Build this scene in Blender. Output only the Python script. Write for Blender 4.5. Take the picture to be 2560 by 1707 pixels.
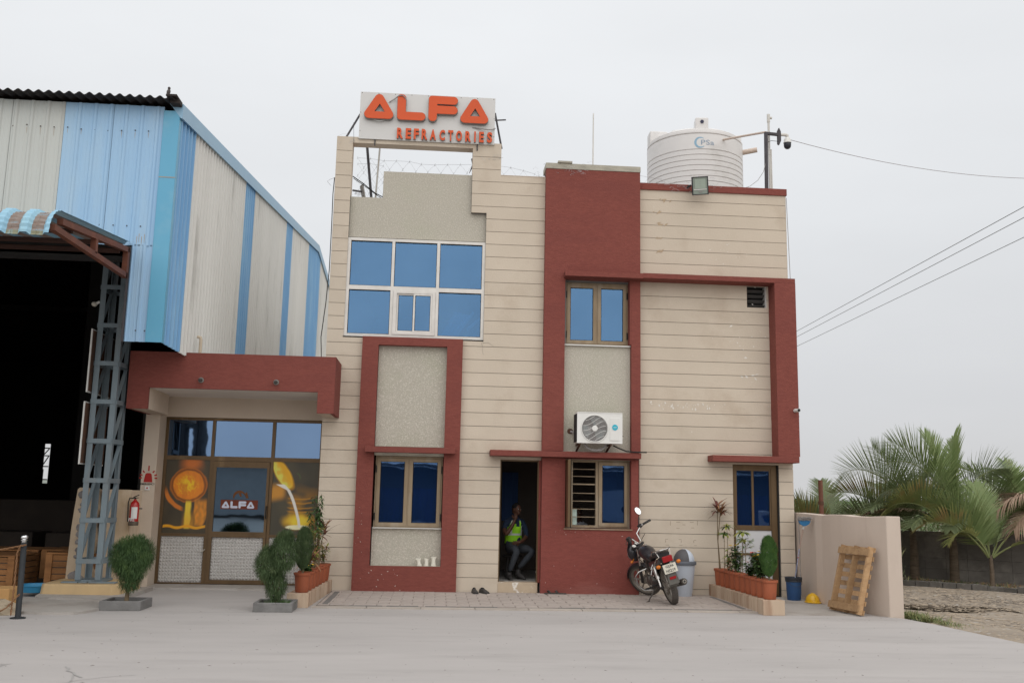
import bpy, bmesh, math, random
from math import sin, cos, pi, radians, sqrt, atan2
from mathutils import Vector, Matrix, noise
SC = bpy.context.scene
for _o in list(bpy.data.objects): bpy.data.objects.remove(_o)
# ------------------------------------------------------------ camera, sky, sun, exposure
cam = bpy.data.cameras.new('camera'); camo = bpy.data.objects.new('camera', cam)
SC.collection.objects.link(camo); SC.camera = camo
cam.sensor_width = 36.0; cam.lens = 33.469; cam.clip_end = 3000; cam.clip_start = .1
_R = Vector((0.99667665, -0.07893105, 0.02013803)); _U = Vector((-0.03262115, -0.16021191, 0.98654346)); _W = Vector((0.07464256, 0.98392176, 0.16225429))
camo.matrix_world = Matrix(((_R.x, _U.x, -_W.x, 0), (_R.y, _U.y, -_W.y, -16.589), (_R.z, _U.z, -_W.z, 1.6), (0, 0, 0, 1)))
SUN_EL, SUN_AZ = radians(38), radians(176)      # azimuth measured from +Y clockwise: behind the camera; a very wide, soft source as under thin cloud
w = bpy.data.worlds.new('World'); SC.world = w; w.use_nodes = True
nt = w.node_tree; nt.nodes.clear()
N = nt.nodes.new; L = nt.links.new
out = N('ShaderNodeOutputWorld'); bg = N('ShaderNodeBackground')
sky = N('ShaderNodeTexSky'); sky.sky_type = 'NISHITA'; sky.sun_disc = False; sky.sun_elevation = SUN_EL; sky.sun_rotation = SUN_AZ; sky.dust_density = 4
tc = N('ShaderNodeTexCoord'); sep = N('ShaderNodeSeparateXYZ'); L(tc.outputs['Generated'], sep.inputs[0])
cr = N('ShaderNodeValToRGB'); L(sep.outputs['Z'], cr.inputs[0])
e = cr.color_ramp.elements
e[0].position = 0.0; e[0].color = (.665, .665, .67, 1); e[1].position = 1.0; e[1].color = (1.22, 1.23, 1.25, 1)
x = e.new(.10); x.color = (.69, .70, .72, 1)
x = e.new(.28); x.color = (.815, .835, .86, 1); x = e.new(.5); x.color = (.90, .92, .945, 1)
mp = N('ShaderNodeMapping'); mp.inputs['Scale'].default_value = (1.3, 1.3, 4.0); L(tc.outputs['Generated'], mp.inputs[0])
nz = N('ShaderNodeTexNoise'); nz.inputs['Scale'].default_value = 1.6; nz.inputs['Detail'].default_value = 5; L(mp.outputs[0], nz.inputs[0])
mr = N('ShaderNodeMapRange'); mr.inputs[1].default_value = .3; mr.inputs[2].default_value = .7; mr.inputs[3].default_value = .955; mr.inputs[4].default_value = 1.035; L(nz.outputs[0], mr.inputs[0])
vm = N('ShaderNodeVectorMath'); vm.operation = 'SCALE'; L(cr.outputs[0], vm.inputs[0]); L(mr.outputs[0], vm.inputs['Scale'])
hs = N('ShaderNodeHueSaturation'); hs.inputs['Saturation'].default_value = .25; L(sky.outputs[0], hs.inputs['Color'])
sk = N('ShaderNodeVectorMath'); sk.operation = 'SCALE'; sk.inputs['Scale'].default_value = .1; L(hs.outputs[0], sk.inputs[0])
mx = N('ShaderNodeMix'); mx.data_type = 'RGBA'; mx.inputs[0].default_value = .93; L(sk.outputs[0], mx.inputs['A']); L(vm.outputs[0], mx.inputs['B'])
# Background strength 0.1 on a sky ten times as bright: the clouds carry the light
up = N('ShaderNodeVectorMath'); up.operation = 'SCALE'; up.inputs['Scale'].default_value = 10.0; L(mx.outputs['Result'], up.inputs[0])
L(up.outputs[0], bg.inputs[0]); bg.inputs[1].default_value = .1; L(bg.outputs[0], out.inputs[0])
sl = bpy.data.lights.new('sun', 'SUN'); slo = bpy.data.objects.new('sun', sl); SC.collection.objects.link(slo)
sl.energy = 1.5; sl.angle = radians(110); sl.color = (1, .965, .91)
_d = Vector((sin(SUN_AZ) * cos(SUN_EL), cos(SUN_AZ) * cos(SUN_EL), sin(SUN_EL)))
slo.rotation_euler = _d.to_track_quat('Z', 'Y').to_euler(); slo.location = (0, -10, 20)
vs = SC.view_settings; vs.view_transform = 'Standard'; vs.look = 'None'; vs.gamma = 1; vs.use_curve_mapping = False; vs.exposure = 0.0

# ------------------------------------------------------------ materials
MATS = {}
def pm(name, c1, c2=None, sc=3.0, rough=.85, bump=0.0, bsc=60.0, metal=0.0, stretch=(1, 1, 1), stain=None, stsc=1.2, stlo=.55, sthi=.75, speck=None, spsc=80, splo=.62, sphi=.66, spec=.3, detail=5, brick=None, rand=0.0, coat=0.0, trans=0.0):
    """procedural surface: two colours mixed by noise, optional stains, specks, bump, per-object variation"""
    m = bpy.data.materials.new(name); m.use_nodes = True; t = m.node_tree; n = t.nodes; l = t.links.new
    b = n['Principled BSDF']; b.inputs['Roughness'].default_value = rough; b.inputs['Metallic'].default_value = metal
    b.inputs['Specular IOR Level'].default_value = spec; b.inputs['Coat Weight'].default_value = coat
    tcn = n.new('ShaderNodeTexCoord'); mpn = n.new('ShaderNodeMapping'); mpn.inputs['Scale'].default_value = stretch; l(tcn.outputs['Object'], mpn.inputs[0])
    def col4(c): return (c[0], c[1], c[2], 1)
    def nse(scale, det=detail, mapped=True, w_=None):
        q = n.new('ShaderNodeTexNoise'); q.inputs['Scale'].default_value = scale; q.inputs['Detail'].default_value = det; q.inputs['Roughness'].default_value = .6
        l((mpn if mapped else tcn).outputs[0 if mapped else 'Object'], q.inputs[0]); return q
    def mixc(fac, a, bcol):
        q = n.new('ShaderNodeMix'); q.data_type = 'RGBA'; l(fac, q.inputs[0])
        if isinstance(a, tuple): q.inputs['A'].default_value = col4(a)
        else: l(a, q.inputs['A'])
        if isinstance(bcol, tuple): q.inputs['B'].default_value = col4(bcol)
        else: l(bcol, q.inputs['B'])
        return q.outputs['Result']
    def rng(src, lo, hi):
        q = n.new('ShaderNodeMapRange'); q.inputs[1].default_value = lo; q.inputs[2].default_value = hi; l(src, q.inputs[0]); return q.outputs[0]
    c2 = c2 or tuple(v * .88 for v in c1)
    cur = mixc(rng(nse(sc).outputs[0], .3, .7), tuple(c1), tuple(c2))
    if stain: cur = mixc(rng(nse(stsc, 8).outputs[0], stlo, sthi), cur, tuple(stain))
    if speck: cur = mixc(rng(nse(spsc, 2).outputs[0], splo, sphi), cur, tuple(speck))
    if rand:
        oi = n.new('ShaderNodeObjectInfo'); hv = n.new('ShaderNodeHueSaturation'); l(cur, hv.inputs['Color'])
        q = n.new('ShaderNodeMapRange'); q.inputs[3].default_value = 1 - rand; q.inputs[4].default_value = 1 + rand; l(oi.outputs['Random'], q.inputs[0]); l(q.outputs[0], hv.inputs['Value']); cur = hv.outputs[0]
    l(cur, b.inputs['Base Color'])
    if trans:
        tl = n.new('ShaderNodeBsdfTranslucent'); l(cur, tl.inputs[0]); ms_ = n.new('ShaderNodeMixShader'); ms_.inputs[0].default_value = trans; l(b.outputs[0], ms_.inputs[1]); l(tl.outputs[0], ms_.inputs[2]); l(ms_.outputs[0], n['Material Output'].inputs[0])
    if bump:
        bn = n.new('ShaderNodeBump'); bn.inputs['Strength'].default_value = bump; bn.inputs['Distance'].default_value = .01
        l(nse(bsc, 4).outputs[0], bn.inputs['Height']); l(bn.outputs[0], b.inputs['Normal'])
    MATS[name] = m; return m

beige = pm('beige_render', (.59, .508, .412), (.54, .463, .372), 1.3, bump=.25, bsc=35, stain=(.455, .37, .285), stsc=1.1, stlo=.53, sthi=.78, speck=(.68, .63, .56), spsc=9, splo=.74, sphi=.80, rand=.022)
plainbeige = pm('smooth_beige_render', (.62, .525, .43), (.56, .47, .38), 1.6, bump=.2, bsc=30, stain=(.38, .30, .23), stsc=1.1, stlo=.6, sthi=.85)
joint = pm('dark_joint', (.20, .19, .18), (.15, .145, .14))
red = pm('red_textured_paint', (.238, .069, .053), (.188, .052, .041), 26, bump=.8, bsc=60, stretch=(.45, 1, 1.6), stain=(.175, .050, .042), stsc=1.6, stlo=.50, sthi=.9, speck=(.36, .14, .11), spsc=30, splo=.72, sphi=.78, rand=.03)
redlow = pm('red_scuffed_paint', (.240, .066, .052), (.195, .052, .042), 22, bump=.7, bsc=60, stretch=(.45, 1, 1.6), stain=(.29, .12, .10), stsc=1.3, stlo=.58, sthi=.85, speck=(.55, .47, .42), spsc=8, splo=.755, sphi=.78)
pebble = pm('pebbledash', (.48, .44, .375), (.40, .375, .31), 45, bump=.7, bsc=55, stain=(.40, .40, .30), stsc=.9, stlo=.5, sthi=.85, speck=(.58, .545, .475), spsc=55, splo=.54, sphi=.64)
capstone = pm('weathered_capstone', (.46, .43, .35), (.32, .30, .25), 9, bump=.5, stretch=(.4, 1, 2))
concrete = pm('concrete', (.36, .34, .32), (.28, .265, .25), 3, bump=.4, bsc=25, stain=(.20, .185, .17), stlo=.55, sthi=.8)
whitewash = pm('white_paint', (.72, .71, .68), (.62, .61, .58), 3, rough=.5)
alwhite = pm('white_aluminium', (.72, .69, .65), (.62, .59, .55), 5, rough=.45)
brown = pm('bronze_aluminium', (.155, .098, .05), (.11, .07, .036), 4, rough=.42, metal=.35, stain=(.25, .17, .09), stsc=3, stlo=.6, sthi=.8, stretch=(1, 1, .3))
tan = pm('weathered_tan_frame', (.33, .255, .17), (.23, .165, .10), 6, rough=.55, metal=.1, stain=(.40, .35, .28), stsc=4, stlo=.5, sthi=.8, stretch=(1, 1, .25))
darkgap = pm('dark_gap', (.03, .028, .026), (.02, .02, .02))
interior = pm('interior_paint', (.16, .13, .11), (.12, .10, .085), 1)
def glassm(name, tint, trans, kt=.72, rough=.02, diff=(.01, .03, .08), kd=.12):
    m = bpy.data.materials.new(name); m.use_nodes = True; t = m.node_tree; n = t.nodes; n.clear(); l = t.links.new
    o = n.new('ShaderNodeOutputMaterial'); g = n.new('ShaderNodeBsdfGlossy'); g.inputs['Color'].default_value = (*tint, 1); g.inputs['Roughness'].default_value = rough
    tr = n.new('ShaderNodeBsdfTransparent'); tr.inputs[0].default_value = (*trans, 1)
    df = n.new('ShaderNodeBsdfDiffuse'); df.inputs[0].default_value = (*diff, 1)
    nz_ = n.new('ShaderNodeTexNoise'); nz_.inputs['Scale'].default_value = 1.7; bp = n.new('ShaderNodeBump'); bp.inputs['Strength'].default_value = .05; bp.inputs['Distance'].default_value = .02
    tcn = n.new('ShaderNodeTexCoord'); l(tcn.outputs['Object'], nz_.inputs[0]); l(nz_.outputs[0], bp.inputs['Height']); l(bp.outputs[0], g.inputs['Normal'])
    m1 = n.new('ShaderNodeMixShader'); m1.inputs[0].default_value = kd; l(tr.outputs[0], m1.inputs[1]); l(df.outputs[0], m1.inputs[2])
    m2 = n.new('ShaderNodeMixShader'); m2.inputs[0].default_value = kt; n2 = n.new('ShaderNodeTexNoise'); n2.inputs['Scale'].default_value = .9; n2.inputs['Detail'].default_value = 6; r2 = n.new('ShaderNodeMapRange'); r2.inputs[1].default_value = .3; r2.inputs[2].default_value = .7; r2.inputs[3].default_value = kt - .05; r2.inputs[4].default_value = kt + .05; l(tcn.outputs['Object'], n2.inputs[0]); l(n2.outputs[0], r2.inputs[0]); l(r2.outputs[0], m2.inputs[0]); l(m1.outputs[0], m2.inputs[1]); l(g.outputs[0], m2.inputs[2]); l(m2.outputs[0], o.inputs[0])
    return m
bglass = glassm('blue_reflective_glass', (.155, .285, .455), (.42, .68, .88), .46, .02, (.02, .06, .14))
dglass = glassm('dark_blue_glass', (.10, .175, .31), (.45, .62, .95), .50, .02, (.02, .07, .22), .30)
# ------------------------------------------------------------ mesh helpers
WM = {}
class MB:
    def __init__(s): s.v = []; s.f = []; s.m = []; s.cur = 0
    def add(s, vs, fs):
        o = len(s.v); s.v += [tuple(q) for q in vs]; s.f += [tuple(i + o for i in f) for f in fs]; s.m += [s.cur] * len(fs); return s
    def box(s, x0, x1, y0, y1, z0, z1):
        return s.add([(x0, y0, z0), (x1, y0, z0), (x1, y1, z0), (x0, y1, z0), (x0, y0, z1), (x1, y0, z1), (x1, y1, z1), (x0, y1, z1)],
                     [(0, 3, 2, 1), (4, 5, 6, 7), (0, 1, 5, 4), (1, 2, 6, 5), (2, 3, 7, 6), (3, 0, 4, 7)])
    def bar(s, p, q, w_, h, up=(0, 0, 1)):
        p = Vector(p); q = Vector(q); d = (q - p).normalized(); u = Vector(up)
        a = d.cross(u)
        if a.length < 1e-4: a = d.cross(Vector((0, 1, 0)))
        a.normalize(); b = a.cross(d).normalized(); a *= w_ / 2; b *= h / 2
        vs_ = [p - a - b, p + a - b, p + a + b, p - a + b, q - a - b, q + a - b, q + a + b, q - a + b]
        return s.add(vs_, [(0, 1, 2, 3), (7, 6, 5, 4), (0, 4, 5, 1), (1, 5, 6, 2), (2, 6, 7, 3), (3, 7, 4, 0)])
    def tube(s, pts, r, seg=6, closed=False, caps=True):
        pts = [Vector(p) for p in pts]; n = len(pts); rs = r if isinstance(r, (list, tuple)) else [r] * n
        rings = []; prev = None
        for i, p in enumerate(pts):
            if closed: d = pts[(i + 1) % n] - pts[i - 1]
            else: d = (pts[min(i + 1, n - 1)] - pts[max(i - 1, 0)])
            d = d.normalized() if d.length > 1e-9 else Vector((0, 0, 1))
            if prev is None:
                a = d.orthogonal().normalized()
            else:
                a = prev - d * prev.dot(d); a = a.normalized() if a.length > 1e-6 else d.orthogonal().normalized()
            prev = a; b = d.cross(a)
            rings.append([p + (a * cos(2 * pi * k / seg) + b * sin(2 * pi * k / seg)) * rs[i] for k in range(seg)])
        vs_ = [v for g in rings for v in g]; fs = []
        m = n if closed else n - 1
        for i in range(m):
            j = (i + 1) % n
            for k in range(seg):
                k2 = (k + 1) % seg; fs.append((i * seg + k, i * seg + k2, j * seg + k2, j * seg + k))
        if not closed and caps: fs.append(tuple(reversed(range(seg)))); fs.append(tuple((n - 1) * seg + k for k in range(seg)))
        return s.add(vs_, fs)
    def lathe(s, prof, c=(0, 0, 0), seg=24, axis='Z', rot=None, cap=True):
        vs_ = []; fs = []
        for (r, z) in prof:
            for k in range(seg):
                a = 2 * pi * k / seg; p = Vector((r * cos(a), r * sin(a), z))
                if axis == 'Y': p = Vector((p.x, p.z, p.y))
                if axis == 'X': p = Vector((p.z, p.x, p.y))
                if rot is not None: p = rot @ p
                vs_.append(p + Vector(c))
        for i in range(len(prof) - 1):
            for k in range(seg):
                k2 = (k + 1) % seg; fs.append((i * seg + k, i * seg + k2, (i + 1) * seg + k2, (i + 1) * seg + k))
        flat = max(p_[1] for p_ in prof) - min(p_[1] for p_ in prof) < 1e-7
        if cap and prof[0][0] > 1e-5 and not flat: fs.append(tuple(reversed(range(seg))))
        if cap and prof[-1][0] > 1e-5 and not flat: fs.append(tuple((len(prof) - 1) * seg + k for k in range(seg)))
        return s.add(vs_, fs)
    def prism(s, poly, y0, y1):     # polygon in XZ pushed along Y
        n = len(poly); vs_ = [(p[0], y0, p[1]) for p in poly] + [(p[0], y1, p[1]) for p in poly]
        fs = [tuple(range(n)), tuple(reversed(range(n, 2 * n)))] + [(i, i + n, (i + 1) % n + n, (i + 1) % n) for i in range(n)]
        return s.add(vs_, fs)
    def ell(s, c, r, seg=12, rings=8, rot=None):
        vs_ = []; fs = []
        for i in range(rings + 1):
            t = pi * i / rings
            for k in range(seg):
                a = 2 * pi * k / seg; p = Vector((r[0] * sin(t) * cos(a), r[1] * sin(t) * sin(a), r[2] * cos(t)))
                if rot is not None: p = rot @ p
                vs_.append(p + Vector(c))
        for i in range(rings):
            for k in range(seg): fs.append((i * seg + k, (i + 1) * seg + k, (i + 1) * seg + (k + 1) % seg, i * seg + (k + 1) % seg))
        return s.add(vs_, fs)
    def xf(s, M_): s.v = [tuple(M_ @ Vector(v)) for v in s.v]; return s
    def mesh(s, name, mat, smooth=False):
        me = bpy.data.meshes.new(name); me.from_pydata(s.v, [], s.f)
        for q in (mat if isinstance(mat, (list, tuple)) else [mat]): me.materials.append(q)
        if isinstance(mat, (list, tuple)): me.polygons.foreach_set('material_index', s.m)
        me.update()
        bm = bmesh.new(); bm.from_mesh(me); bmesh.ops.recalc_face_normals(bm, faces=bm.faces[:]); bm.to_mesh(me); bm.free()
        if smooth:
            me.polygons.foreach_set('use_smooth', [True] * len(me.polygons))
            try: me.set_sharp_from_angle(angle=radians(40))
            except Exception: pass
        return me
    def build(s, name, mat, parent=None, smooth=False, bevel=0, center=True):
        me = s.mesh(name, mat, smooth); o = link(name, me, parent)
        if parent is None and center and s.v:
            xs = [v[0] for v in s.v]; ys = [v[1] for v in s.v]; zs = [v[2] for v in s.v]
            c = Vector(((min(xs) + max(xs)) / 2, (min(ys) + max(ys)) / 2, min(zs)))
            me.transform(Matrix.Translation(-c)); o.location = c; WM[o.name] = Matrix.Translation(c)
        if bevel:
            b = o.modifiers.new('bevel', 'BEVEL'); b.width = bevel; b.segments = 2; b.limit_method = 'ANGLE'
        return o
def link(name, data, parent=None):
    o = bpy.data.objects.new(name, data); SC.collection.objects.link(o)
    if parent is not None:
        o.parent = parent; o.matrix_parent_inverse = WM.get(parent.name, Matrix.Identity(4)).inverted()
    WM[o.name] = Matrix.Identity(4); return o
def tag(o, label=None, cat=None, group=None, kind=None):
    if label: o['label'] = label
    if cat: o['category'] = cat
    if group: o['group'] = group
    if kind: o['kind'] = kind
    return o
def thing(name, loc, label, cat, group=None, rz=0):
    o = bpy.data.objects.new(name, None); SC.collection.objects.link(o); o.location = loc; o.empty_display_size = .1
    WM[o.name] = Matrix.Translation(loc); return tag(o, label, cat, group)
def place(o, loc, rz=0.0):     # move a thing that was modelled round the world origin
    o.location = loc; o.rotation_euler = (0, 0, rz); return o
def dup(root, loc, rz=0.0, label=None):
    r = root.copy(); SC.collection.objects.link(r); r.location = loc; r.rotation_euler = (0, 0, rz)
    if label: r['label'] = label
    for ch in list(root.children):
        c = ch.copy(); SC.collection.objects.link(c); c.parent = r
        for g in list(ch.children):
            d = g.copy(); SC.collection.objects.link(d); d.parent = c
    return r
def setting(o): o['kind'] = 'structure'; return o
def stuff(o): o['kind'] = 'stuff'; return o
def holes_boxes(x0, x1, z0, z1, holes):
    """cells of the rectangle left over by rectangular holes, merged in x"""
    zs = sorted({z0, z1} | {min(max(h[k], z0), z1) for h in holes for k in (2, 3)}); res = []
    for a, b in zip(zs, zs[1:]):
        if b - a < 1e-6: continue
        hs_ = sorted([(h[0], h[1]) for h in holes if h[2] < b - 1e-6 and h[3] > a + 1e-6]); c = x0
        for p, q in hs_:
            if p > c + 1e-6: res.append((c, min(p, x1), a, b))
            c = max(c, q)
        if c < x1 - 1e-6: res.append((c, x1, a, b))
    return res
def wall(name, x0, x1, z0, z1, holes, y0, y1, mat, parent):
    m = MB()
    for c in holes_boxes(x0, x1, z0, z1, holes): m.box(c[0], c[1], y0, y1, c[2], c[3])
    return m.build(name, mat, parent)
def textmesh(txt, size, depth, bold=0.0):
    c = bpy.data.curves.new('text', 'FONT'); c.body = txt; c.size = size; c.extrude = depth / 2; c.offset = bold; c.resolution_u = 3
    c.align_x = 'CENTER'; c.align_y = 'CENTER'
    o = bpy.data.objects.new('text', c); SC.collection.objects.link(o)
    me = bpy.data.meshes.new_from_object(o.evaluated_get(bpy.context.evaluated_depsgraph_get()))
    bpy.data.objects.remove(o); bpy.data.curves.remove(c); return me
def text(name, txt, loc, size, depth, mat, parent=None, bold=0.0, sx=1.0, M_=None, fit=None):
    me = textmesh(txt, size, depth, bold)
    if fit:
        xs = [v.co.x for v in me.vertices]; ys = [v.co.y for v in me.vertices]
        cx_, cy_ = (min(xs) + max(xs)) / 2, (min(ys) + max(ys)) / 2
        me.transform(Matrix.Translation((-cx_, -cy_, 0))); me.transform(Matrix.Diagonal((fit[0] / (max(xs) - min(xs)), fit[1] / (max(ys) - min(ys)), 1, 1)))
    me.transform(Matrix.Diagonal((sx, 1, 1, 1)))
    me.transform(M_ if M_ is not None else Matrix.Translation(loc) @ Matrix.Rotation(pi / 2, 4, 'X'))
    me.materials.clear(); me.materials.append(mat); return link(name, me, parent)
rnd = random.Random(7)
# ------------------------------------------------------------ ground
def sheet(name, poly, z, mat, cuts=0):
    me = bpy.data.meshes.new(name); me.from_pydata([(p[0], p[1], z) for p in poly], [], [tuple(range(len(poly)))]); me.materials.append(mat); me.update()
    o = link(name, me); return setting(o)
dirt = pm('dry_dirt', (.33, .275, .215), (.24, .195, .15), .9, bump=1.0, bsc=14, stain=(.17, .145, .12), stsc=.45, stlo=.55, sthi=.75, speck=(.42, .39, .35), spsc=9, splo=.6, sphi=.7)
yardm = pm('yard_concrete', (.430, .402, .385), (.385, .36, .345), .7, rough=.9, bump=.3, bsc=18, stretch=(.35, 1.6, 1), stain=(.335, .312, .298), stsc=1.3, stlo=.50, sthi=.80, speck=(.33, .31, .295), spsc=5, splo=.67, sphi=.80)
sheet('ground', [(-1500, -900), (1500, -900), (1500, 2000), (-1500, 2000)], -.07, dirt)
yard = [(-60, -60), (14, -60), (9.2, -16), (7.6, -9), (7.12, -5.3), (6.93, -3.5), (6.80, -2.86), (6.55, -2.6), (6.35, -.8), (6.33, 12), (-60, 12)]
m = MB(); n = len(yard); m.add([(p[0], p[1], -.2) for p in yard] + [(p[0], p[1], 0) for p in yard], [tuple(range(n, 2 * n))] + [(i, (i + 1) % n, (i + 1) % n + n, i + n) for i in range(n)])
setting(m.build('concrete_yard', yardm, center=False))
# expansion cracks and sweeping marks
stainm = pm('dark_tyre_mark', (.33, .315, .30), (.36, .345, .33), 9, rough=.9)
def ribbon(pts, wd, z=.004):
    m = MB(); vs_ = []; 
    for i, p in enumerate(pts):
        a = Vector(pts[max(i - 1, 0)]); b = Vector(pts[min(i + 1, len(pts) - 1)]); d = (b - a).normalized(); q = Vector((-d.y, d.x)) * wd * (.6 + .8 * rnd.random()) / 2
        vs_ += [(p[0] - q.x, p[1] - q.y, z), (p[0] + q.x, p[1] + q.y, z)]
    m.add(vs_, [(2 * i, 2 * i + 1, 2 * i + 3, 2 * i + 2) for i in range(len(pts) - 1)]); return m
mk = MB()
def jit(a, b, n, j): return [(a[0] + (b[0] - a[0]) * i / n + rnd.uniform(-j, j), a[1] + (b[1] - a[1]) * i / n + rnd.uniform(-j, j)) for i in range(n + 1)]
for pts, wd in ((jit((-3.1, -7.6), (-2.65, -9.6), 9, .03), .012), (jit((-3.35, -7.2), (-3.0, -7.75), 5, .03), .02), (jit((-3.9, -8.6), (-2.6, -7.6), 14, .03), .007), (jit((-9, -3.05), (7, -3.0), 60, .02), .008), (jit((1.5, -9.2), (5.2, -8.4), 30, .03), .009)):
    r_ = ribbon(pts, wd); mk.add(r_.v, r_.f)
for cx_, cy_, r0 in ((-3.95, -7.25, .12), (-3.35, -8.55, .16)):
    for k in range(6):
        r_ = ribbon([(cx_ + k * .035 - r0 * cos(t), cy_ + r0 * 1.6 * sin(t)) for t in [(-.9 + 1.8 * i / 8) for i in range(9)]], .009); mk.add(r_.v, r_.f)
stuff(mk.build('surface_cracks', stainm, center=False)); 
# paved apron
apr = pm('apron_mortar', (.23, .20, .18), (.17, .15, .13), 4)
pavm = pm('paver_stone', (.43, .37, .33), (.36, .315, .285), 2.2, bump=.4, bsc=30, stain=(.30, .25, .22), stsc=2, stlo=.5, sthi=.8, rand=.05)
ap = setting(MB().box(-1.68, 4.84, -2.3, -.0, .0, .012).build('paved_apron', apr, center=False))
def pavers():
    rows = 10; dy = 2.16 / rows; k = 0
    for j in range(rows):
        y0 = -.02 - (j + 1) * dy; x = -1.66 + (.17 if j % 2 else 0)
        if j % 2: yield (-1.66, x - .006, y0 + .006, y0 + dy)
        while x < 4.8:
            wd = .34; x1 = min(x + wd, 4.82)
            if x1 - x > .05: yield (x + .004, x1 - .004, y0 + .007, y0 + dy)
            x += wd
cache = {}
for (a, b, c, d) in pavers():
    z = .024 + rnd.uniform(-.003, .004); key = (round(b - a, 2), round(d - c, 2))
    if key not in cache:
        q = MB(); ch = .006; hx, hy = (b - a) / 2, (d - c) / 2
        q.add([(-hx, -hy, -.012), (hx, -hy, -.012), (hx, hy, -.012), (-hx, hy, -.012), (-hx, -hy, -ch), (hx, -hy, -ch), (hx, hy, -ch), (-hx, hy, -ch), (-hx + ch, -hy + ch, 0), (hx - ch, -hy + ch, 0), (hx - ch, hy - ch, 0), (-hx + ch, hy - ch, 0)],
              [(4, 5, 9, 8), (5, 6, 10, 9), (6, 7, 11, 10), (7, 4, 8, 11), (8, 9, 10, 11), (0, 1, 5, 4), (1, 2, 6, 5), (2, 3, 7, 6), (3, 0, 4, 7)])
        cache[key] = q.mesh('paver', pavm)
    o = link('paver', cache[key], ap); o.location = ((a + b) / 2, (c + d) / 2, z); o.rotation_euler = (rnd.uniform(-.008, .008), rnd.uniform(-.006, .006), 0)
# front edging of the apron with dark broken gaps
ek = pm('apron_edging', (.45, .40, .35), (.39, .34, .30), 3, bump=.4, rand=.06)
x = -1.72
while x < 5.0:
    x1 = min(x + .78, 5.0); MB().box(x + .006, x1 - .006, -2.43, -2.285, 0, .02).build('edging_strip', ek, ap); x = x1
gp = MB()
for a, b in ((-1.2, -.72), (-.66, -.2), (-.1, .35), (.42, .95), (1.85, 2.25), (2.32, 2.75), (2.8, 3.25), (3.3, 3.55), (3.65, 4.1), (4.15, 4.45)): gp.box(a, b, -2.272 - .01, -2.228, .021, .0275)
gp.build('open_joint', joint, ap)
# dark drain slots beside both planters
dr = MB(); dr.box(-1.60, -1.52, -2.1, -.3, .02, .03); dr.box(4.66, 4.72, -2.1, -.35, .02, .03); dr.build('drain_slot', joint, ap)
wornm = pm('worn_slab', (.42, .39, .36), (.36, .33, .30), 1.6, bump=.4, bsc=22, stain=(.27, .235, .205), stsc=1.5, stlo=.5, sthi=.75)
setting(MB().box(-4.75, -2.0, .0, .66, -.02, .03).build('entrance_step', wornm, center=False))
setting(MB().box(4.85, 6.3, -2.62, -.01, -.02, .008).build('side_floor_slab', wornm, center=False))
# low broken steps in front of the warehouse
m = MB(); pl = [(-7.6, -1.0), (-5.95, -1.02), (-5.80, -1.72), (-5.55, -1.9), (-4.70, -2.2), (-4.55, -2.0), (-4.55, -.2), (-7.6, -.2)]
n = len(pl); m.add([(p[0], p[1], -.05) for p in pl] + [(p[0], p[1], .055) for p in pl], [tuple(range(n, 2 * n))] + [(i, (i + 1) % n, (i + 1) % n + n, i + n) for i in range(n)])
setting(m.build('upper_step', wornm, center=False))
m = MB(); pl = [(-9, -3.2), (-5.3, -3.42), (-5.0, -3.5), (-4.62, -3.46), (-4.5, -3.2), (-4.42, -2.7), (-4.6, -2.2), (-5.55, -1.9), (-5.85, -1.7), (-9, -1.1)]
n = len(pl); m.add([(p[0], p[1], -.05) for p in pl] + [(p[0], p[1], .03) for p in pl], [tuple(range(n, 2 * n))] + [(i, (i + 1) % n, (i + 1) % n + n, i + n) for i in range(n)])
setting(m.build('lower_step', wornm, center=False))

# right side: dirt track with relief, puddle, hill
trk = MB(); gx, gy = 90, 70; X0, X1, Y0, Y1 = 6.0, 60.0, -16.0, 60.0
def tx(i): return X0 + (X1 - X0) * (i / gx) ** 1.9
def ty(j): return Y0 + (Y1 - Y0) * (j / gy)
vv = []
for j in range(gy + 1):
    for i in range(gx + 1):
        x_, y_ = tx(i), ty(j); near = max(0, 1 - max(0, x_ - 30) / 30)
        h = noise.noise((x_ * .9, y_ * .9, 0)) * .035 + noise.noise((x_ * 3.1, y_ * 3.1, 4)) * .018
        pd = ((x_ - 9.1) / 1.5) ** 2 + ((y_ + 1.1 + .35 * (x_ - 9.1)) / .55) ** 2
        h -= .085 * math.exp(-pd)
        vv.append((x_, y_, -.035 + h * near))
trk.add(vv, [(j * (gx + 1) + i, j * (gx + 1) + i + 1, (j + 1) * (gx + 1) + i + 1, (j + 1) * (gx + 1) + i) for j in range(gy) for i in range(gx)])
o = setting(trk.build('dirt_track', dirt, smooth=True, center=False))
wm = bpy.data.materials.new('muddy_water'); wm.use_nodes = True; b = wm.node_tree.nodes['Principled BSDF']; b.inputs['Base Color'].default_value = (.06, .045, .03, 1); b.inputs['Roughness'].default_value = .06
pud = MB(); pp = [(9.1 + 1.9 * cos(t) * (1 + .15 * sin(3 * t)), -1.1 - .35 * 1.9 * cos(t) + .62 * sin(t) * (1 + .2 * sin(2 * t + 1))) for t in [2 * pi * k / 40 for k in range(40)]]
pud.add([(a, b_, -.052) for a, b_ in pp], [tuple(range(40))]); setting(pud.build('puddle', wm, center=False))
hm = pm('hazed_distant_scrub', (.20, .225, .19), (.24, .25, .22), .02)  # distance haze mixed into the hill colour
h_ = MB(); hp = []
for i in range(121):
    x_ = -400 + 1400 * i / 120; z = 4.2 + 3.5 * noise.noise((x_ * .006, 3, 0)) + 1.2 * noise.noise((x_ * .05, 9, 0)); hp.append((x_, z))
vv = []
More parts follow.
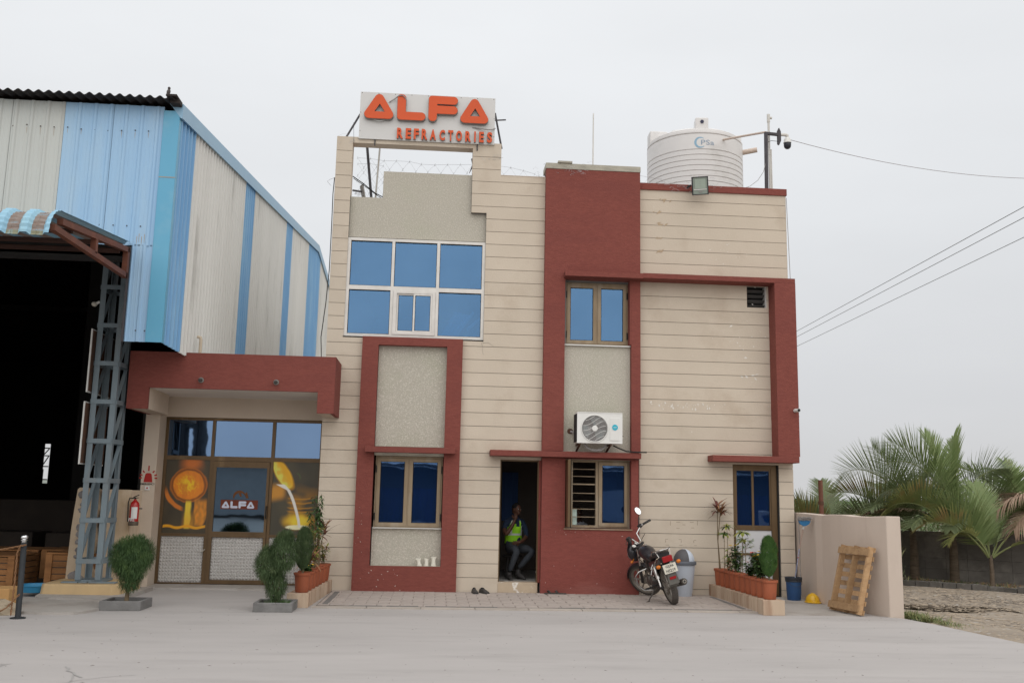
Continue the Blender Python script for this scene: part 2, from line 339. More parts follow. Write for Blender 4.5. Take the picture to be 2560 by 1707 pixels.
for x_, z in hp: vv += [(x_, 520, -1), (x_, 560, max(z, 1.0)), (x_, 640, max(z, 1.0) + 1.5), (x_, 760, -1)]
h_.add(vv, [(4 * i + k, 4 * i + 4 + k, 4 * i + 5 + k, 4 * i + 1 + k) for i in range(120) for k in range(3)]); setting(h_.build('hills', hm, smooth=True, center=False))
# straw, grit and stones on the track
def scatter(name, n, area, size, mat, seed, flat=.35, zf=-.03):
    r = random.Random(seed); m = MB()
    for _ in range(n):
        x_, y_ = area(r); s_ = size * r.uniform(.4, 1.6); a = r.uniform(0, pi); l_ = s_ * r.uniform(1, 3)
        dx, dy = cos(a) * l_, sin(a) * l_; ex, ey = -sin(a) * s_ * .5, cos(a) * s_ * .5; z = zf + (noise.noise((x_ * .9, y_ * .9, 0)) * .035 if zf < 0 else 0); t = s_ * flat
        m.add([(x_ - dx, y_ - dy, z), (x_ + ex, y_ + ey, z), (x_ + dx, y_ + dy, z), (x_ - ex, y_ - ey, z), (x_, y_, z + t)], [(0, 1, 4), (1, 2, 4), (2, 3, 4), (3, 0, 4)])
    return stuff(m.build(name, mat, center=False))
strw = pm('pale_straw', (.40, .33, .25), (.27, .215, .16), 5)
scatter('yard_grit', 900, lambda r: (r.uniform(-9, 7), r.uniform(-10, -2.6)), .006, pm('grit', (.24, .21, .19), (.16, .14, .12), 5), 9, zf=.002)
scatter('straw_litter', 5200, lambda r: (6.95 + abs(r.gauss(0, 2.6)) + .0, r.uniform(-9, 3)), .022, strw, 3)
scatter('dark_litter', 1100, lambda r: (9.6 + r.gauss(0, 1.2), .2 + r.gauss(0, .9)), .02, pm('dark_litter', (.12, .10, .08), (.18, .15, .12), 5), 4)
# ------------------------------------------------------------ office building
OB = thing('office_building', (2.16, 4, 0), 'two storey beige grooved office block with dark red tower, frames and canopies', 'office building')
XL, XR = -1.985, 6.305
G1 = [.26 + .2333 * k for k in range(34)]
G2 = [.116 + .2333 * k for k in range(23)] + [5.62 + .2385 * k for k in range(0, 8)]
HA = [(-1.70, .476, 6.67, 7.88), (-1.70, .75, 4.34, 6.67), (-1.36, .39, 0, 4.33), (1.10, 1.81, 0, 2.26), (.994, 1.82, 7.395, 8.1)]
HB = [(5.53, 5.895, 5.105, 5.495), (5.21, 6.045, .0, 2.27)]
def panels(x0, x1, zt, grooves, holes):
    gs = [0.0] + grooves + [zt + .0042]
    for a, b in zip(gs, gs[1:]):
        cells = holes_boxes(x0, x1, a + .0042, min(b - .0042, zt), holes)
        if not cells: continue
        groups = []
        for c in cells:
            hit = [g for g in groups if any(c[0] < d[1] - 1e-6 and c[1] > d[0] + 1e-6 for d in g)]
            ng = [c]
            for g in hit: ng += g; groups.remove(g)
            groups.append(ng)
        for g in groups:
            m = MB()
            for c in g: m.box(c[0], c[1], 0, .022, c[2], c[3])
            m.build('wall_panel', beige, OB)
panels(XL, 1.81, 7.99, G1[:33], HA)
panels(3.54, XR, 7.235, G2, HB)
# backing wall behind the panels (holes go right through)
wall('wall', XL + .006, 1.82, 0, 7.385, [h for h in HA if h[3] < 7.9 and h[2] < 6] + [(-1.70, .476, 6.67, 7.9), (1.10, 1.81, 0, 2.26)], .023, .24, joint, OB)
wall('wall', 1.82, XR - .006, 0, 7.23, [(2.22, 3.37, 1.115, 2.29), (2.22, 3.37, 4.3, 5.46)] + HB, .023, .24, joint, OB)
# free standing corner pillar, lintel and stepped pier round the roof opening
m = MB(); m.box(XL + .006, -1.702, .023, .235, 7.386, 7.88); m.box(.478, .99, .023, .235, 7.386, 7.88); m.box(XL + .006, .99, .023, .235, 7.882, 7.984)
m.build('lintel', plainbeige, OB)
m = MB(); m.box(-1.702, -1.698, .003, .235, 6.9, 7.88); m.box(.472, .478, .003, .235, 7.4, 7.88); m.build('reveal', plainbeige, OB)
m = MB(); m.box(XL - .012, XR + .006, .245, .45, 0, .0); 
# side walls, back wall, roof and floors
m = MB(); m.box(XL + .01, XL + .2, .242, 9, 0, 6.6); m.box(XR - .2, XR - .01, .242, 9, 0, 7.2); m.box(XL + .2, XR - .2, 8.8, 9, 0, 7.2); m.build('side_wall', plainbeige, OB)
m = MB(); m.box(XL + .2, XR - .2, .242, 8.8, 6.3, 6.45); m.build('roof', concrete, OB)
m = MB(); m.box(XL + .2, XR - .2, .242, 8.8, 3.3, 3.45); m.box(XL + .2, XR - .2, .242, 8.8, .05, .19); m.build('floor_slab', concrete, OB)
m = MB(); m.box(.98, 1.09, .242, 3.2, .19, 3.3); m.box(2.9, 3.7, 2.9, 3.0, .19, 3.3); m.box(1.09, 2.9, 2.9, 3.0, .19, 3.3); m.box(3.7, 3.8, .242, 3, .19, 3.3); m.build('partition', interior, OB)
m = MB(); m.box(.6, 6.1, 3.6, 3.7, 3.45, 6.3); m.build('partition', interior, OB)
# pebbledash panels
def box1(name, x0, x1, y0, y1, z0, z1, mat, parent=OB, bevel=0): return MB().box(x0, x1, y0, y1, z0, z1).build(name, mat, parent, bevel=bevel)
m = MB(); m.prism([(-1.698, 6.15), (.748, 6.15), (.748, 6.668), (.474, 6.668), (.474, 7.396), (-1.128, 7.396), (-1.128, 6.895), (-1.698, 6.895)], .09, .22); m.build('pebbledash_panel', pebble, OB)
box1('pebbledash_panel', -1.07, .118, .03, .06, 2.44, 4.19, pebble); box1('pebbledash_panel', -1.06, .115, .03, .06, .44, 1.055, pebble)
box1('pebbledash_panel', 2.182, 3.372, -.02, .02, 2.42, 4.29, pebble)
# red window frame on the left bay
wall('red_frame', -1.355, .39, 0.025, 4.33, [(-1.075, .118, .44, 4.19)], -.10, .028, red, OB)
m = MB(); m.box(-1.355, .39, -.098, .03, 0, .024); m.build('plinth', capstone, OB)
box1('ledge', -1.06, .116, -.085, .028, .432, .441, capstone)
box1('window_canopy', -1.22, .312, -.27, -.102, 2.325, 2.42, red, bevel=.006)
# tower
wall('red_frame', 1.81, 3.537, 2.425, 7.515, [(2.181, 3.374, 2.40, 5.49)], -.13, .02, red, OB)
box1('tower_cap', 1.80, 3.545, -.14, .30, 7.518, 7.625, capstone, bevel=.006)
box1('tower_core', 1.83, 3.52, .25, .7, 6.46, 7.51, red)
box1('loose_slab', 2.02, 2.28, -.17, .1, 7.627, 7.66, capstone)
wall('red_wall', 1.815, 3.503, 0, 2.305, [(2.22, 3.372, 1.115, 2.29)], -.12, .02, redlow, OB)
box1('door_jamb', 1.775, 1.812, .0, .24, .19, 2.26, redlow)
box1('door_canopy', .905, 3.512, -.30, -.004, 2.312, 2.41, red, bevel=.006)
m = MB(); m.box(2.152, 3.55, -.33, -.132, 5.492, 5.582); m.box(3.55, 6.312, -.33, -.002, 5.502, 5.59); m.build('long_canopy', red, OB)
box1('red_fin', 5.93, 6.314, -.33, -.002, 2.412, 5.50, red)
box1('window_canopy', 4.76, 6.30, -.335, -.003, 2.303, 2.41, red, bevel=.006)
box1('parapet_coping', 3.54, XR + .015, -.03, .30, 7.238, 7.365, red, bevel=.005)
box1('parapet_coping', .996, 1.808, -.006, .24, 7.388, 7.396, plainbeige)
# door step
m = MB(); m.box(1.098, 1.776, -.012, .25, 0, .19); m.build('door_step', pm('chipped_step', (.50, .40, .29), (.42, .33, .24), 4, bump=.4, stain=(.72, .68, .62), stsc=6, stlo=.56, sthi=.62), OB, bevel=.008)
box1('door_frame', 1.098, 1.118, .02, .10, .19, 2.255, brown); box1('door_frame', 1.755, 1.774, .02, .10, .19, 2.255, brown); box1('door_frame', 1.119, 1.754, .02, .10, 2.235, 2.255, brown)
# ventilation opening with tilted blades
box1('vent_recess', 5.53, 5.895, .16, .23, 5.105, 5.495, darkgap)
lm = pm('louvre_blade', (.10, .095, .09), (.07, .068, .065), 6)
for k in range(4):
    z = 5.135 + k * .095; MB().bar((5.54, .08, z), (5.885, .08, z), .07, .014, up=(0, .6, .8)).build('louvre', lm, OB)
m = MB(); m.box(5.876, 5.893, .0, .15, 5.105, 5.495); m.build('vent_reveal', whitewash, OB)
# --- windows
def pane_frame(par, x0, x1, z0, z1, y, fw, mat, gm, depth=.045, gname='pane', sash='sash'):
    f = wall(sash, x0, x1, z0, z1, [(x0 + fw, x1 - fw, z0 + fw, z1 - fw)], y, y + depth, mat, par)
    MB().box(x0 + fw - .003, x1 - fw + .003, y + depth * .45, y + depth * .45 + .006, z0 + fw - .003, z1 - fw + .003).build(gname, gm, f)
    q = MB(); t_ = .008; a, b, c, d = x0 + fw, x1 - fw, z0 + fw, z1 - fw
    for (p0, p1, p2, p3) in ((a, b, c, c + t_), (a, b, d - t_, d), (a, a + t_, c + t_, d - t_), (b - t_, b, c + t_, d - t_)): q.box(p0, p1, y + .004, y + depth * .44, p2, p3)
    q.build('gasket', darkgap, f); return f
# first floor six light window
F = wall('window_frame', -1.70, .748, 4.342, 6.125, [(-1.645, -.915, 4.395, 5.185), (-1.645, -.915, 5.26, 6.075), (-.865, -.115, 4.395, 5.185), (-.865, -.115, 5.26, 6.075), (-.062, .695, 4.395, 5.185), (-.062, .695, 5.26, 6.075)], .03, .085, alwhite, OB)
for a, b in ((-1.645, -.915), (-.865, -.115), (-.062, .695)):
    for c, d in ((5.26, 6.075), (4.395, 5.185)):
        if a == -.865 and c < 5: continue
        MB().box(a - .002, b + .002, .062, .068, c - .002, d + .002).build('pane', bglass, F)
        q = MB()
        for (p0, p1, p2, p3) in ((a, b, c, c + .008), (a, b, d - .012, d), (a, a + .008, c + .008, d - .012), (b - .008, b, c + .008, d - .012)): q.box(p0, p1, .04, .06, p2, p3)
        q.build('gasket', darkgap, F)
wall('sash_surround', -.862, -.118, 4.398, 5.182, [(-.80, -.17, 4.44, 5.14)], .018, .06, alwhite, F)
pane_frame(F, -.798, -.478, 4.442, 5.138, .045, .028, alwhite, bglass, .03); pane_frame(F, -.505, -.172, 4.442, 5.138, .022, .03, alwhite, bglass, .022)
box1('window_sill', -1.71, .755, .0, .028, 4.318, 4.340, capstone)
# pleated blue curtains behind the ground floor windows
curm = pm('blue_curtain', (.22, .42, .90), (.14, .28, .70), 9, stretch=(3, 1, .2))
def curtain(x0, x1, z0, z1, y, lb):
    t = thing('curtain', ((x0 + x1) / 2, y, z0), lb, 'curtain', 'blue curtains behind ground floor glass'); m = MB(); n = int((x1 - x0) / .012); V = []
    for i in range(n + 1): x_ = x0 + (x1 - x0) * i / n; yy = y + .014 * sin(i * .9) + .008 * sin(i * .37); V += [(x_, yy, z0), (x_, yy, z1)]
    m.add(V, [(2 * i, 2 * i + 2, 2 * i + 3, 2 * i + 1) for i in range(n)]); m.build('curtain_cloth', curm, t, smooth=True); MB().tube([(x0, y, z1 + .01), (x1, y, z1 + .01)], .008, 6).build('curtain_rod', curm, t)
curtain(-1.03, .09, 1.08, 1.72, .16, 'pleated blue half curtain behind the left ground floor window'); curtain(5.28, 5.9, 1.2, 1.72, .17, 'pleated blue half curtain behind the glazed door by the pots')
# storage tubes leaning behind the glass
tubem = pm('white_tube', (.88, .90, .92), (.82, .85, .88), 4)
TB = thing('tube_bundle', (.3, .5, 4.4), 'bundle of white tubes leaning inside behind the lower right first floor pane', 'tubes')
for k in range(6): MB().tube([(.02 + k * .05, .16, 4.42), (.26 + k * .05, .2, 4.86 - .01 * k)], .027, 8).build('tube', tubem, TB)
for a, b in (((.36, .16, 4.56), (.57, .18, 4.87)), ((.45, .16, 4.54), (.69, .18, 4.75))): MB().tube([a, b], .028, 8).build('tube', tubem, TB)
# tower window
def two_leaf(x0, x1, z0, z1, y, mat, gm, xm):
    f = wall('window_frame', x0, x1, z0, z1, [(x0 + .025, x1 - .025, z0 + .02, z1 - .03)], y, y + .1, mat, OB)
    pane_frame(f, x0 + .028, xm - .012, z0 + .022, z1 - .034, y - .01, .058, mat, gm); pane_frame(f, xm + .012, x1 - .028, z0 + .022, z1 - .034, y - .01, .058, mat, gm)
    MB().box(xm - .011, xm + .011, y + .0, y + .05, z0 + .022, z1 - .034).build('mullion', mat, f)
    for zz in (z0 + .12, z1 - .28):
        for xx in (x0 + .004, x1 - .022): MB().box(xx, xx + .018, y - .025, y - .001, zz, zz + .12).build('hinge', darkgap, f)
    return f
two_leaf(2.215, 3.345, 4.325, 5.455, .06, tan, bglass, 2.785)
box1('window_sill', 2.19, 3.37, -.07, .058, 4.292, 4.312, whitewash); box1('window_lining', 3.347, 3.374, -.125, .2, 4.325, 5.488, red)
two_leaf(-1.045, .105, 1.07, 2.275, .05, tan, dglass, -.475)
box1('window_sill', -1.055, .116, -.04, .048, 1.056, 1.068, whitewash)
box1('lintel', -1.07, .118, -.03, .2, 2.28, 2.43, capstone)
# guard room window: left casement swung open, bars behind
F = wall('window_frame', 2.225, 3.368, 1.125, 2.285, [(2.36, 2.775, 1.165, 2.245), (2.825, 3.345, 1.15, 2.26)], .03, .11, tan, OB)
pane_frame(F, 2.828, 3.335, 1.152, 2.256, .01, .058, tan, dglass)
for k, z in enumerate((1.30, 1.435, 1.57, 1.705, 1.855, 1.995, 2.12)):
    MB().box(2.36, 2.775, .06, .085, z, z + (.022 if k == 4 else .012)).build('bar', tan, F)
F2 = MB(); F2.box(2.232, 2.275, -.38, -.02, 1.14, 2.27); F2.build('open_sash', brown, F)
q = MB(); q.box(2.334, 2.358, -.06, .03, 1.13, 2.275); q.build('sash_edge', tan, F)
m = MB(); m.box(2.276, 2.282, -.33, -.06, 1.2, 2.2); m.build('pane', dglass, F)
box1('window_sill', 2.20, 3.39, -.14, -.122, 1.095, 1.113, tan); box1('lintel', 2.22, 3.37, -.08, .2, 2.2855, 2.308, capstone)
m = MB(); m.box(2.37, 2.46, .12, .16, 1.17, 1.44); m.build('pale_carton', pm('pale_carton', (.55, .68, .62)), OB)
# right hand glazed door behind the flower pots
F = wall('window_frame', 5.212, 6.02, .02, 2.265, [(5.27, 5.92, .10, 2.20)], .06, .13, brown, OB)
for a, b in ((5.275, 5.572), (5.602, 5.915)): MB().box(a, b, .09, .096, 1.215, 2.185).build('pane', dglass, F)
wall('sash', 5.272, 5.918, 1.13, 2.198, [(5.30, 5.568, 1.215, 2.165), (5.606, 5.89, 1.215, 2.165)], .07, .115, brown, F)
whp = pm('white_door_panel', (.60, .60, .61), (.52, .52, .53), 2, rough=.4)
MB().box(5.275, 5.915, .085, .10, .74, 1.125).build('door_panel', whp, F); MB().box(5.275, 5.915, .085, .10, .12, .70).build('door_panel', whp, F)
MB().box(5.272, 5.918, .07, .115, .702, .738).build('rail', brown, F)
MB().box(6.022, 6.043, .03, .22, .02, 2.265).build('dark_reveal', darkgap, F)
# faded adhesive marks and plaster scuffs on the right wall
am = pm('faded_adhesive', (.42, .34, .27)); q = MB()
for (x_, z_, a, b) in ((4.08, 1.19, .012, .075), (4.19, 1.245, .07, .012), (4.19, 1.14, .06, .01), (4.30, 1.20, .05, .012), (4.43, 1.245, .07, .012), (4.45, 1.15, .06, .01), (4.56, 1.20, .012, .075), (3.99, .95, .05, .01), (4.0, .85, .06, .01), (3.99, .90, .015, .04), (4.23, .95, .05, .01), (4.24, .85, .06, .01), (4.27, .90, .012, .04), (4.5, .94, .04, .01), (4.5, .85, .05, .01), (4.49, .9, .012, .04)):
    q.box(x_, x_ + a, -.0015, .001, z_, z_ + b)
stuff(q.build('adhesive_mark', am, OB))
sm = pm('bare_plaster_fleck', (.74, .70, .64)); q = MB(); r = random.Random(5)
FK = [0]
def flecks(cx_, cz_, sx_, sz_, n, l0, y=-.0015, ang=(-1.2, .6)):
    for _ in range(n):
        a = r.uniform(*ang); l_ = l0 * r.uniform(.3, 1.2); x_, z_ = cx_ + r.gauss(0, sx_), cz_ + r.gauss(0, sz_); t_ = l_ * r.uniform(.12, .4)
        pts = [(x_ - cos(a) * l_ / 2, z_ - sin(a) * l_ / 2), (x_ + sin(a) * t_, z_ - cos(a) * t_ * .6), (x_ + cos(a) * l_ / 2, z_ + sin(a) * l_ / 2), (x_ - sin(a) * t_ * .7, z_ + cos(a) * t_)]
        FK[0] += 1; q.add([(p[0], y - .00012 * (FK[0] % 40), p[1]) for p in pts], [(0, 1, 2, 3)])
flecks(5.35, 4.45, .2, .12, 12, .07); flecks(5.4, 3.85, .12, .05, 6, .08); flecks(5.3, 6.1, .4, .15, 14, .03); flecks(4.4, 3.26, .35, .04, 26, .05, ang=(1.2, 1.9)); flecks(4.8, 6.0, .6, .4, 16, .02)
flecks(4.55, 3.3, .6, .02, 20, .04, ang=(-.1, .1)); flecks(5.8, 4.9, .3, .4, 7, .03)
flecks(2.9, .35, .5, .2, 16, .018, y=-.1215); flecks(2.3, 1.02, .15, .05, 12, .013, y=-.1215); flecks(-.9, .2, .2, .12, 18, .022, y=-.1015); flecks(-1.25, 1.2, .03, .25, 12, .02, y=-.1015)
stuff(q.build('plaster_scuff', sm, OB))
om = pm('ochre_wash_stain', (.45, .34, .235)); q = MB()
for (cx_, cz_, s_) in ((3.95, 6.6, .05), (3.93, 6.82, .04), (3.88, 6.33, .03), (3.93, 6.1, .04), (4.0, 7.05, .04)):
    for _ in range(5):
        a = r.uniform(.2, 1.0); l_ = s_ * r.uniform(.6, 1.5); x_, z_ = cx_ + r.gauss(0, .04), cz_ + r.gauss(0, .015); t_ = l_ * .25
        FK[0] += 1; yk = -.0015 - .00012 * (FK[0] % 40); q.add([(x_ - cos(a) * l_, yk, z_ - sin(a) * l_), (x_ + t_, yk, z_ - t_), (x_ + cos(a) * l_, yk, z_ + sin(a) * l_), (x_ - t_, yk, z_ + t_)], [(0, 1, 2, 3)])
stuff(q.build('wall_stain', om, OB))
# hairline cracks below the big window
q = MB()
for pts in ([(.745, 4.33), (.72, 4.28), (.745, 4.22), (.735, 4.16), (.76, 4.08)], [(.74, 4.29), (.84, 4.30), (.93, 4.24)]):
    for a, b in zip(pts, pts[1:]): q.bar((a[0], -.001, a[1]), (b[0], -.001, b[1]), .002, .006, up=(0, 1, 0))
q.build('wall_crack', joint, OB)
# ------------------------------------------------------------ glazed entrance block
EB = thing('entrance_block', (-3.4, 2, 0), 'low glazed entrance block with deep dark red fascia between shed and office', 'entrance building')
fy, by = -.9, .3
m = MB(); m.box(-5.0, -1.705, fy, fy + .06, 3.245, 3.83); m.box(-1.985 + .01, -1.705, fy, fy + .06, 2.9, 3.245); m.box(-5.0, -4.665, fy, fy + .06, 2.9, 3.245); m.box(-1.765, -1.705, fy + .06, -.004, 2.9, 3.83); m.box(-5.0, -4.94, fy + .06, by, 2.9, 3.83)
m.build('red_fascia', red, EB)
m = MB(); m.box(-4.94, -1.99, fy + .06, .64, 3.25, 3.40); m.build('soffit', pm('white_soffit', (.78, .73, .68), (.72, .67, .62), 2), EB)
m = MB(); m.box(-4.94, -4.667, fy + .06, by - .002, 2.902, 3.248); m.build('drop_return', plainbeige, EB); m = MB(); m.box(-1.972, -1.766, fy + .06, -.004, 2.902, 3.248); m.build('drop_return', plainbeige, EB)
m = MB(); m.box(-5.0, -1.99, by, 7, 3.402, 3.82); m.box(-4.94, -1.99, fy + .06, by - .002, 3.402, 3.82); m.build('roof', concrete, EB)
m = MB(); m.box(-5.03, -2.0, .64, .9, 2.90, 3.40); m.build('lintel', plainbeige, EB)
m = MB(); m.box(-5.03, -4.79, by, .9, 0, 3.24); m.build('pillar', plainbeige, EB)
m = MB(); m.box(-5.03, -4.84, .9, 7, 0, 3.40); m.box(-2.2, -2.0, .9, 7, 0, 3.4); m.box(-4.84, -2.2, 6.8, 7, 0, 3.4); m.box(-4.84, -2.2, .9, 6.8, -.05, .03); m.build('wall', interior, EB)
# glazing
gy = .70
cols = [(-4.785, -4.785 + .0)]
holes = [(-4.735, -3.985, 2.225, 2.85), (-3.93, -2.935, 2.225, 2.85), (-2.875, -2.085, 2.225, 2.85),
         (-4.735, -3.985, .885, 2.155), (-2.885, -2.085, .885, 2.155), (-4.735, -4.0, .055, .835), (-2.885, -2.085, .055, .835), (-3.93, -2.935, .0, 2.145)]
F = wall('glazing_frame', -4.795, -2.0, 0.03, 2.90, holes, gy, gy + .07, brown, EB)
tg = glassm('transom_glass', (.125, .195, .315), (.2, .3, .5), .84)
for a, b in ((-4.735, -3.985), (-3.93, -2.935), (-2.875, -2.085)): MB().box(a, b, gy + .03, gy + .036, 2.225, 2.85).build('pane', tg, F)
# painted scenes of molten metal on the two side panes
def poster(name, x0, x1, z0, z1, fn, y=gy + .02, nx=150, nz=230):
    me = bpy.data.meshes.new(name); vs_ = [(x0 + (x1 - x0) * i / nx, y, z0 + (z1 - z0) * j / nz) for j in range(nz + 1) for i in range(nx + 1)]
    me.from_pydata(vs_, [], [(j * (nx + 1) + i, j * (nx + 1) + i + 1, (j + 1) * (nx + 1) + i + 1, (j + 1) * (nx + 1) + i) for j in range(nz) for i in range(nx)])
    ca = me.color_attributes.new('paint', 'FLOAT_COLOR', 'POINT'); buf = []
    for j in range(nz + 1):
        for i in range(nx + 1):
            c = fn(i / nx, j / nz); buf += [c[0], c[1], c[2], 1]
    ca.data.foreach_set('color', buf)
    mt = bpy.data.materials.new(name); mt.use_nodes = True; t = mt.node_tree; b = t.nodes['Principled BSDF']; a = t.nodes.new('ShaderNodeVertexColor'); a.layer_name = 'paint'; t.links.new(a.outputs[0], b.inputs['Base Color']); b.inputs['Roughness'].default_value = .35; b.inputs['Specular IOR Level'].default_value = .35
    me.materials.append(mt); return link(name, me, F)
def sm(a, b, x): t = max(0, min(1, (x - a) / (b - a))) if a != b else 0; return t * t * (3 - 2 * t)
def mixv(a, b, t): return tuple(a[k] + (b[k] - a[k]) * t for k in range(3))
def nf(x, y, s=1, o=0): return noise.noise((x * s, y * s, o))
def melt_a(u, v):
    u = u + .02 * nf(u, v, 8); c = mixv((.05, .042, .03), (.09, .07, .04), .5 + .5 * nf(u, v, 5, 2))
    fl = sm(.35, .0, abs(u - .58 + .05 * nf(u, v, 6))) * sm(.78, .95, v); c = mixv(c, (.62, .17, .03), min(1, fl * 1.1))
    dx, dy = (u - .54) / .40, (v - .655) / .225; d = sqrt(dx * dx + dy * dy) + .03 * nf(u, v, 12, 1)
    c = mixv(c, (.55, .16, .02), sm(1.12, .98, d)); c = mixv(c, (.16, .055, .015), sm(1.02, .97, d) * .75); 
    hot = mixv((.82, .25, .02), (.93, .60, .02), sm(.95, .25, d - .55 * (.55 - u) + .3 * (v - .6) + .8 * abs(nf(u, v, 13, 3)) + .5 * abs(nf(u, v, 30, 5)))); hot = mixv(hot, (.70, .20, .02), sm(.1, .5, nf(u + .1 * nf(u, v, 5, 8), v, 8, 7) + .35 * sm(.5, .95, d)) * .7); c = mixv(c, hot, sm(.93, .84, d))
    # ladle lip at the lower left, stream and base
    e_ = abs(sqrt(((u - .58) / .60) ** 2 + ((v - .66) / .36) ** 2) - .95); lip = sm(.10, .05, e_) * sm(.66, .5, v) * sm(.48, .38, u)
    c = mixv(c, (.66, .20, .03), lip)
    e2 = sm(.16, .10, abs(u - .84 + .1 * nf(u, v, 6))) * sm(.50, .40, v) * sm(.08, .12, v); c = mixv(c, (.75, .28, .03), e2 * (.5 + .5 * nf(u, v, 14, 7) + .3))
    st = sm(.085 + .02 * nf(u, v, 10), .045, abs(u - .565 - .02 * (v - .4))) * sm(.46, .40, v) * sm(.05, .08, v); c = mixv(c, (.86, .62, .05), st)
    gl = sm(.2, .05, abs(u - .60)) * sm(.38, .1, v) * sm(.05, .09, v) * .6; c = mixv(c, (.75, .34, .03), gl)
    c = mixv(c, (.80, .36, .02), sm(.024, .012, abs(v - .085 - .012 * sin(u * 14))) * (1 if .02 < u < .98 else 0))
    return c
def melt_b(u, v):
    c = mixv((.055, .05, .04), (.10, .085, .05), .5 + .5 * nf(u, v, 4, 1))
    c = mixv(c, (.34, .17, .03), sm(.05, .5, nf(u + .3, v * 2.4, 3, 5) + .25) * sm(.12, .4, v) * sm(.75, .45, v) * sm(.2, .6, u))
    b_ = sm(.16, .04, abs(v - .57 - .12 * u)) * sm(.36, .2, u); c = mixv(c, (.62, .28, .04), b_)
    # glowing ladle, upper left, leaning down to the right
    X_, Y_ = (u - .22) * 420, (v - .83) * 640; a = .60; p, q_ = X_ * cos(a) + Y_ * sin(a), -X_ * sin(a) + Y_ * cos(a); d = sqrt((p / 60) ** 2 + (q_ / 150) ** 2) + .06 * nf(u, v, 11)
    c = mixv(c, (.50, .24, .02), sm(1.22, 1.0, d)); c = mixv(c, mixv((.86, .46, .02), (.80, .74, .12), sm(30, -35, p + 18 * nf(u, v, 14, 3))), sm(1.04, .92, d)); c = mixv(c, (.80, .42, .02), sm(.1, .5, nf(u, v, 10, 6)) * sm(1, .8, d) * .7)
    # pool and its halo
    d = sqrt(((u - .62) / .40) ** 2 + ((v - .19) / .13) ** 2) + .10 * nf(u, v, 9, 9); c = mixv(c, (.66, .38, .03), sm(1.15, .5, d)); c = mixv(c, (.88, .66, .05), sm(.75, .25, d))
    for k, vv_ in enumerate((.31, .36, .43, .49)): c = mixv(c, (.58, .27, .03), sm(.016, .004, abs(v - vv_ - .05 * (u - .6) ** 2 * 4 - .008 * nf(u, v, 10))) * sm(.32, .42, u) * sm(1.0, .8, u) * .75)
    c = mixv(c, (.04, .035, .02), sm(.012, .004, abs(v - .335)) * sm(.55, .65, u) * .7)
    d = sqrt(((u - .60) / .27) ** 2 + ((v - .105) / .032) ** 2) + .08 * nf(u, v, 20); c = mixv(c, (.90, .86, .55), sm(1.1, .85, d))
    if .10 < v < .69:
        pts = ((.69, .17), (.66, .24), (.61, .36), (.53, .43), (.45, .485), (.31, .56), (.20, .61), (.10, .64)); xs = .6
        for (v0, u0), (v1, u1) in zip(pts, pts[1:]):
            if v1 <= v <= v0: xs = u0 + (u1 - u0) * (v0 - v) / (v0 - v1)
        wd_ = .036 - .010 * (.69 - v) / .6 + .05 * sm(.60, .69, v); c = mixv(c, (.86, .83, .76), sm(wd_ * 1.25, wd_ * .8, abs(u - xs)))
    gr = nf(u, v, 6, 4); c = mixv(c, (.10, .16, .05), sm(.03, .0, abs(sqrt((u - .50) ** 2 + (v - .78) ** 2 * 2.3) - .10)) * sm(.5, .56, u) * sm(.74, .80, v) * .5)
    return c
poster('molten_metal_picture', -4.735, -3.985, .885, 2.155, melt_a); poster('molten_metal_picture', -2.885, -2.085, .885, 2.155, melt_b)
# embossed silver panels
silv = pm('embossed_silver_panel', (.60, .58, .56), (.54, .52, .50), 2, rough=.38, metal=.25)
def emboss(x0, x1, z0, z1, nx, nz, parent):
    m = MB(); px, pz = (x1 - x0) / nx, (z1 - z0) / nz
    m.box(x0, x1, gy + .03, gy + .04, z0, z1)
    for i in range(nx):
        for j in range(nz):
            a, b = x0 + i * px, z0 + j * pz; g = .10 * px; h = .024
            m.add([(a + g, gy + .0295, b + g), (a + px - g, gy + .0295, b + g), (a + px - g, gy + .0295, b + pz - g), (a + g, gy + .0295, b + pz - g),
                   (a + px * .38, gy + .03 - h, b + pz * .38), (a + px * .62, gy + .03 - h, b + pz * .38), (a + px * .62, gy + .03 - h, b + pz * .62), (a + px * .38, gy + .03 - h, b + pz * .62)],
                  [(0, 1, 5, 4), (1, 2, 6, 5), (2, 3, 7, 6), (3, 0, 4, 7), (4, 5, 6, 7)])
    return stuff(m.build('embossed_panel', silv, parent))
emboss(-4.735, -4.0, .055, .835, 14, 14, F); emboss(-2.885, -2.085, .055, .835, 15, 14, F)
# entrance door
D = wall('entrance_door', -3.925, -2.94, .035, 2.14, [(-3.865, -2.985, .925, 2.035), (-3.865, -2.985, .105, .83)], gy - .02, gy + .04, brown, EB)
MB().box(-3.865, -2.985, gy + .008, gy + .014, .925, 2.035).build('door_pane', glassm('door_glass', (.20, .28, .36), (.15, .22, .32), .85), D)
emboss(-3.865, -2.985, .105, .83, 16, 13, D)
m = MB(); m.tube([(-2.955, gy - .02, 1.16), (-2.955, gy - .07, 1.17), (-2.955, gy - .07, 1.36), (-2.955, gy - .02, 1.37)], .011, 8); m.build('door_handle', darkgap, D)
m = MB(); m.box(-4.03, -3.99, gy - .045, gy - .001, .58, .60); m.tube([(-4.0, gy - .04, .59), (-3.96, gy - .05, .62)], .009, 6); m.build('latch', pm('pale_latch', (.5, .46, .4)), EB)
lred = pm('dark_red_sticker', (.17, .045, .028), (.15, .04, .025)); lwh = pm('pale_sticker_letter', (.62, .66, .78))
MB().box(-3.755, -3.115, gy + .002, gy + .0065, 1.314, 1.474).build('logo_strip', lred, D)
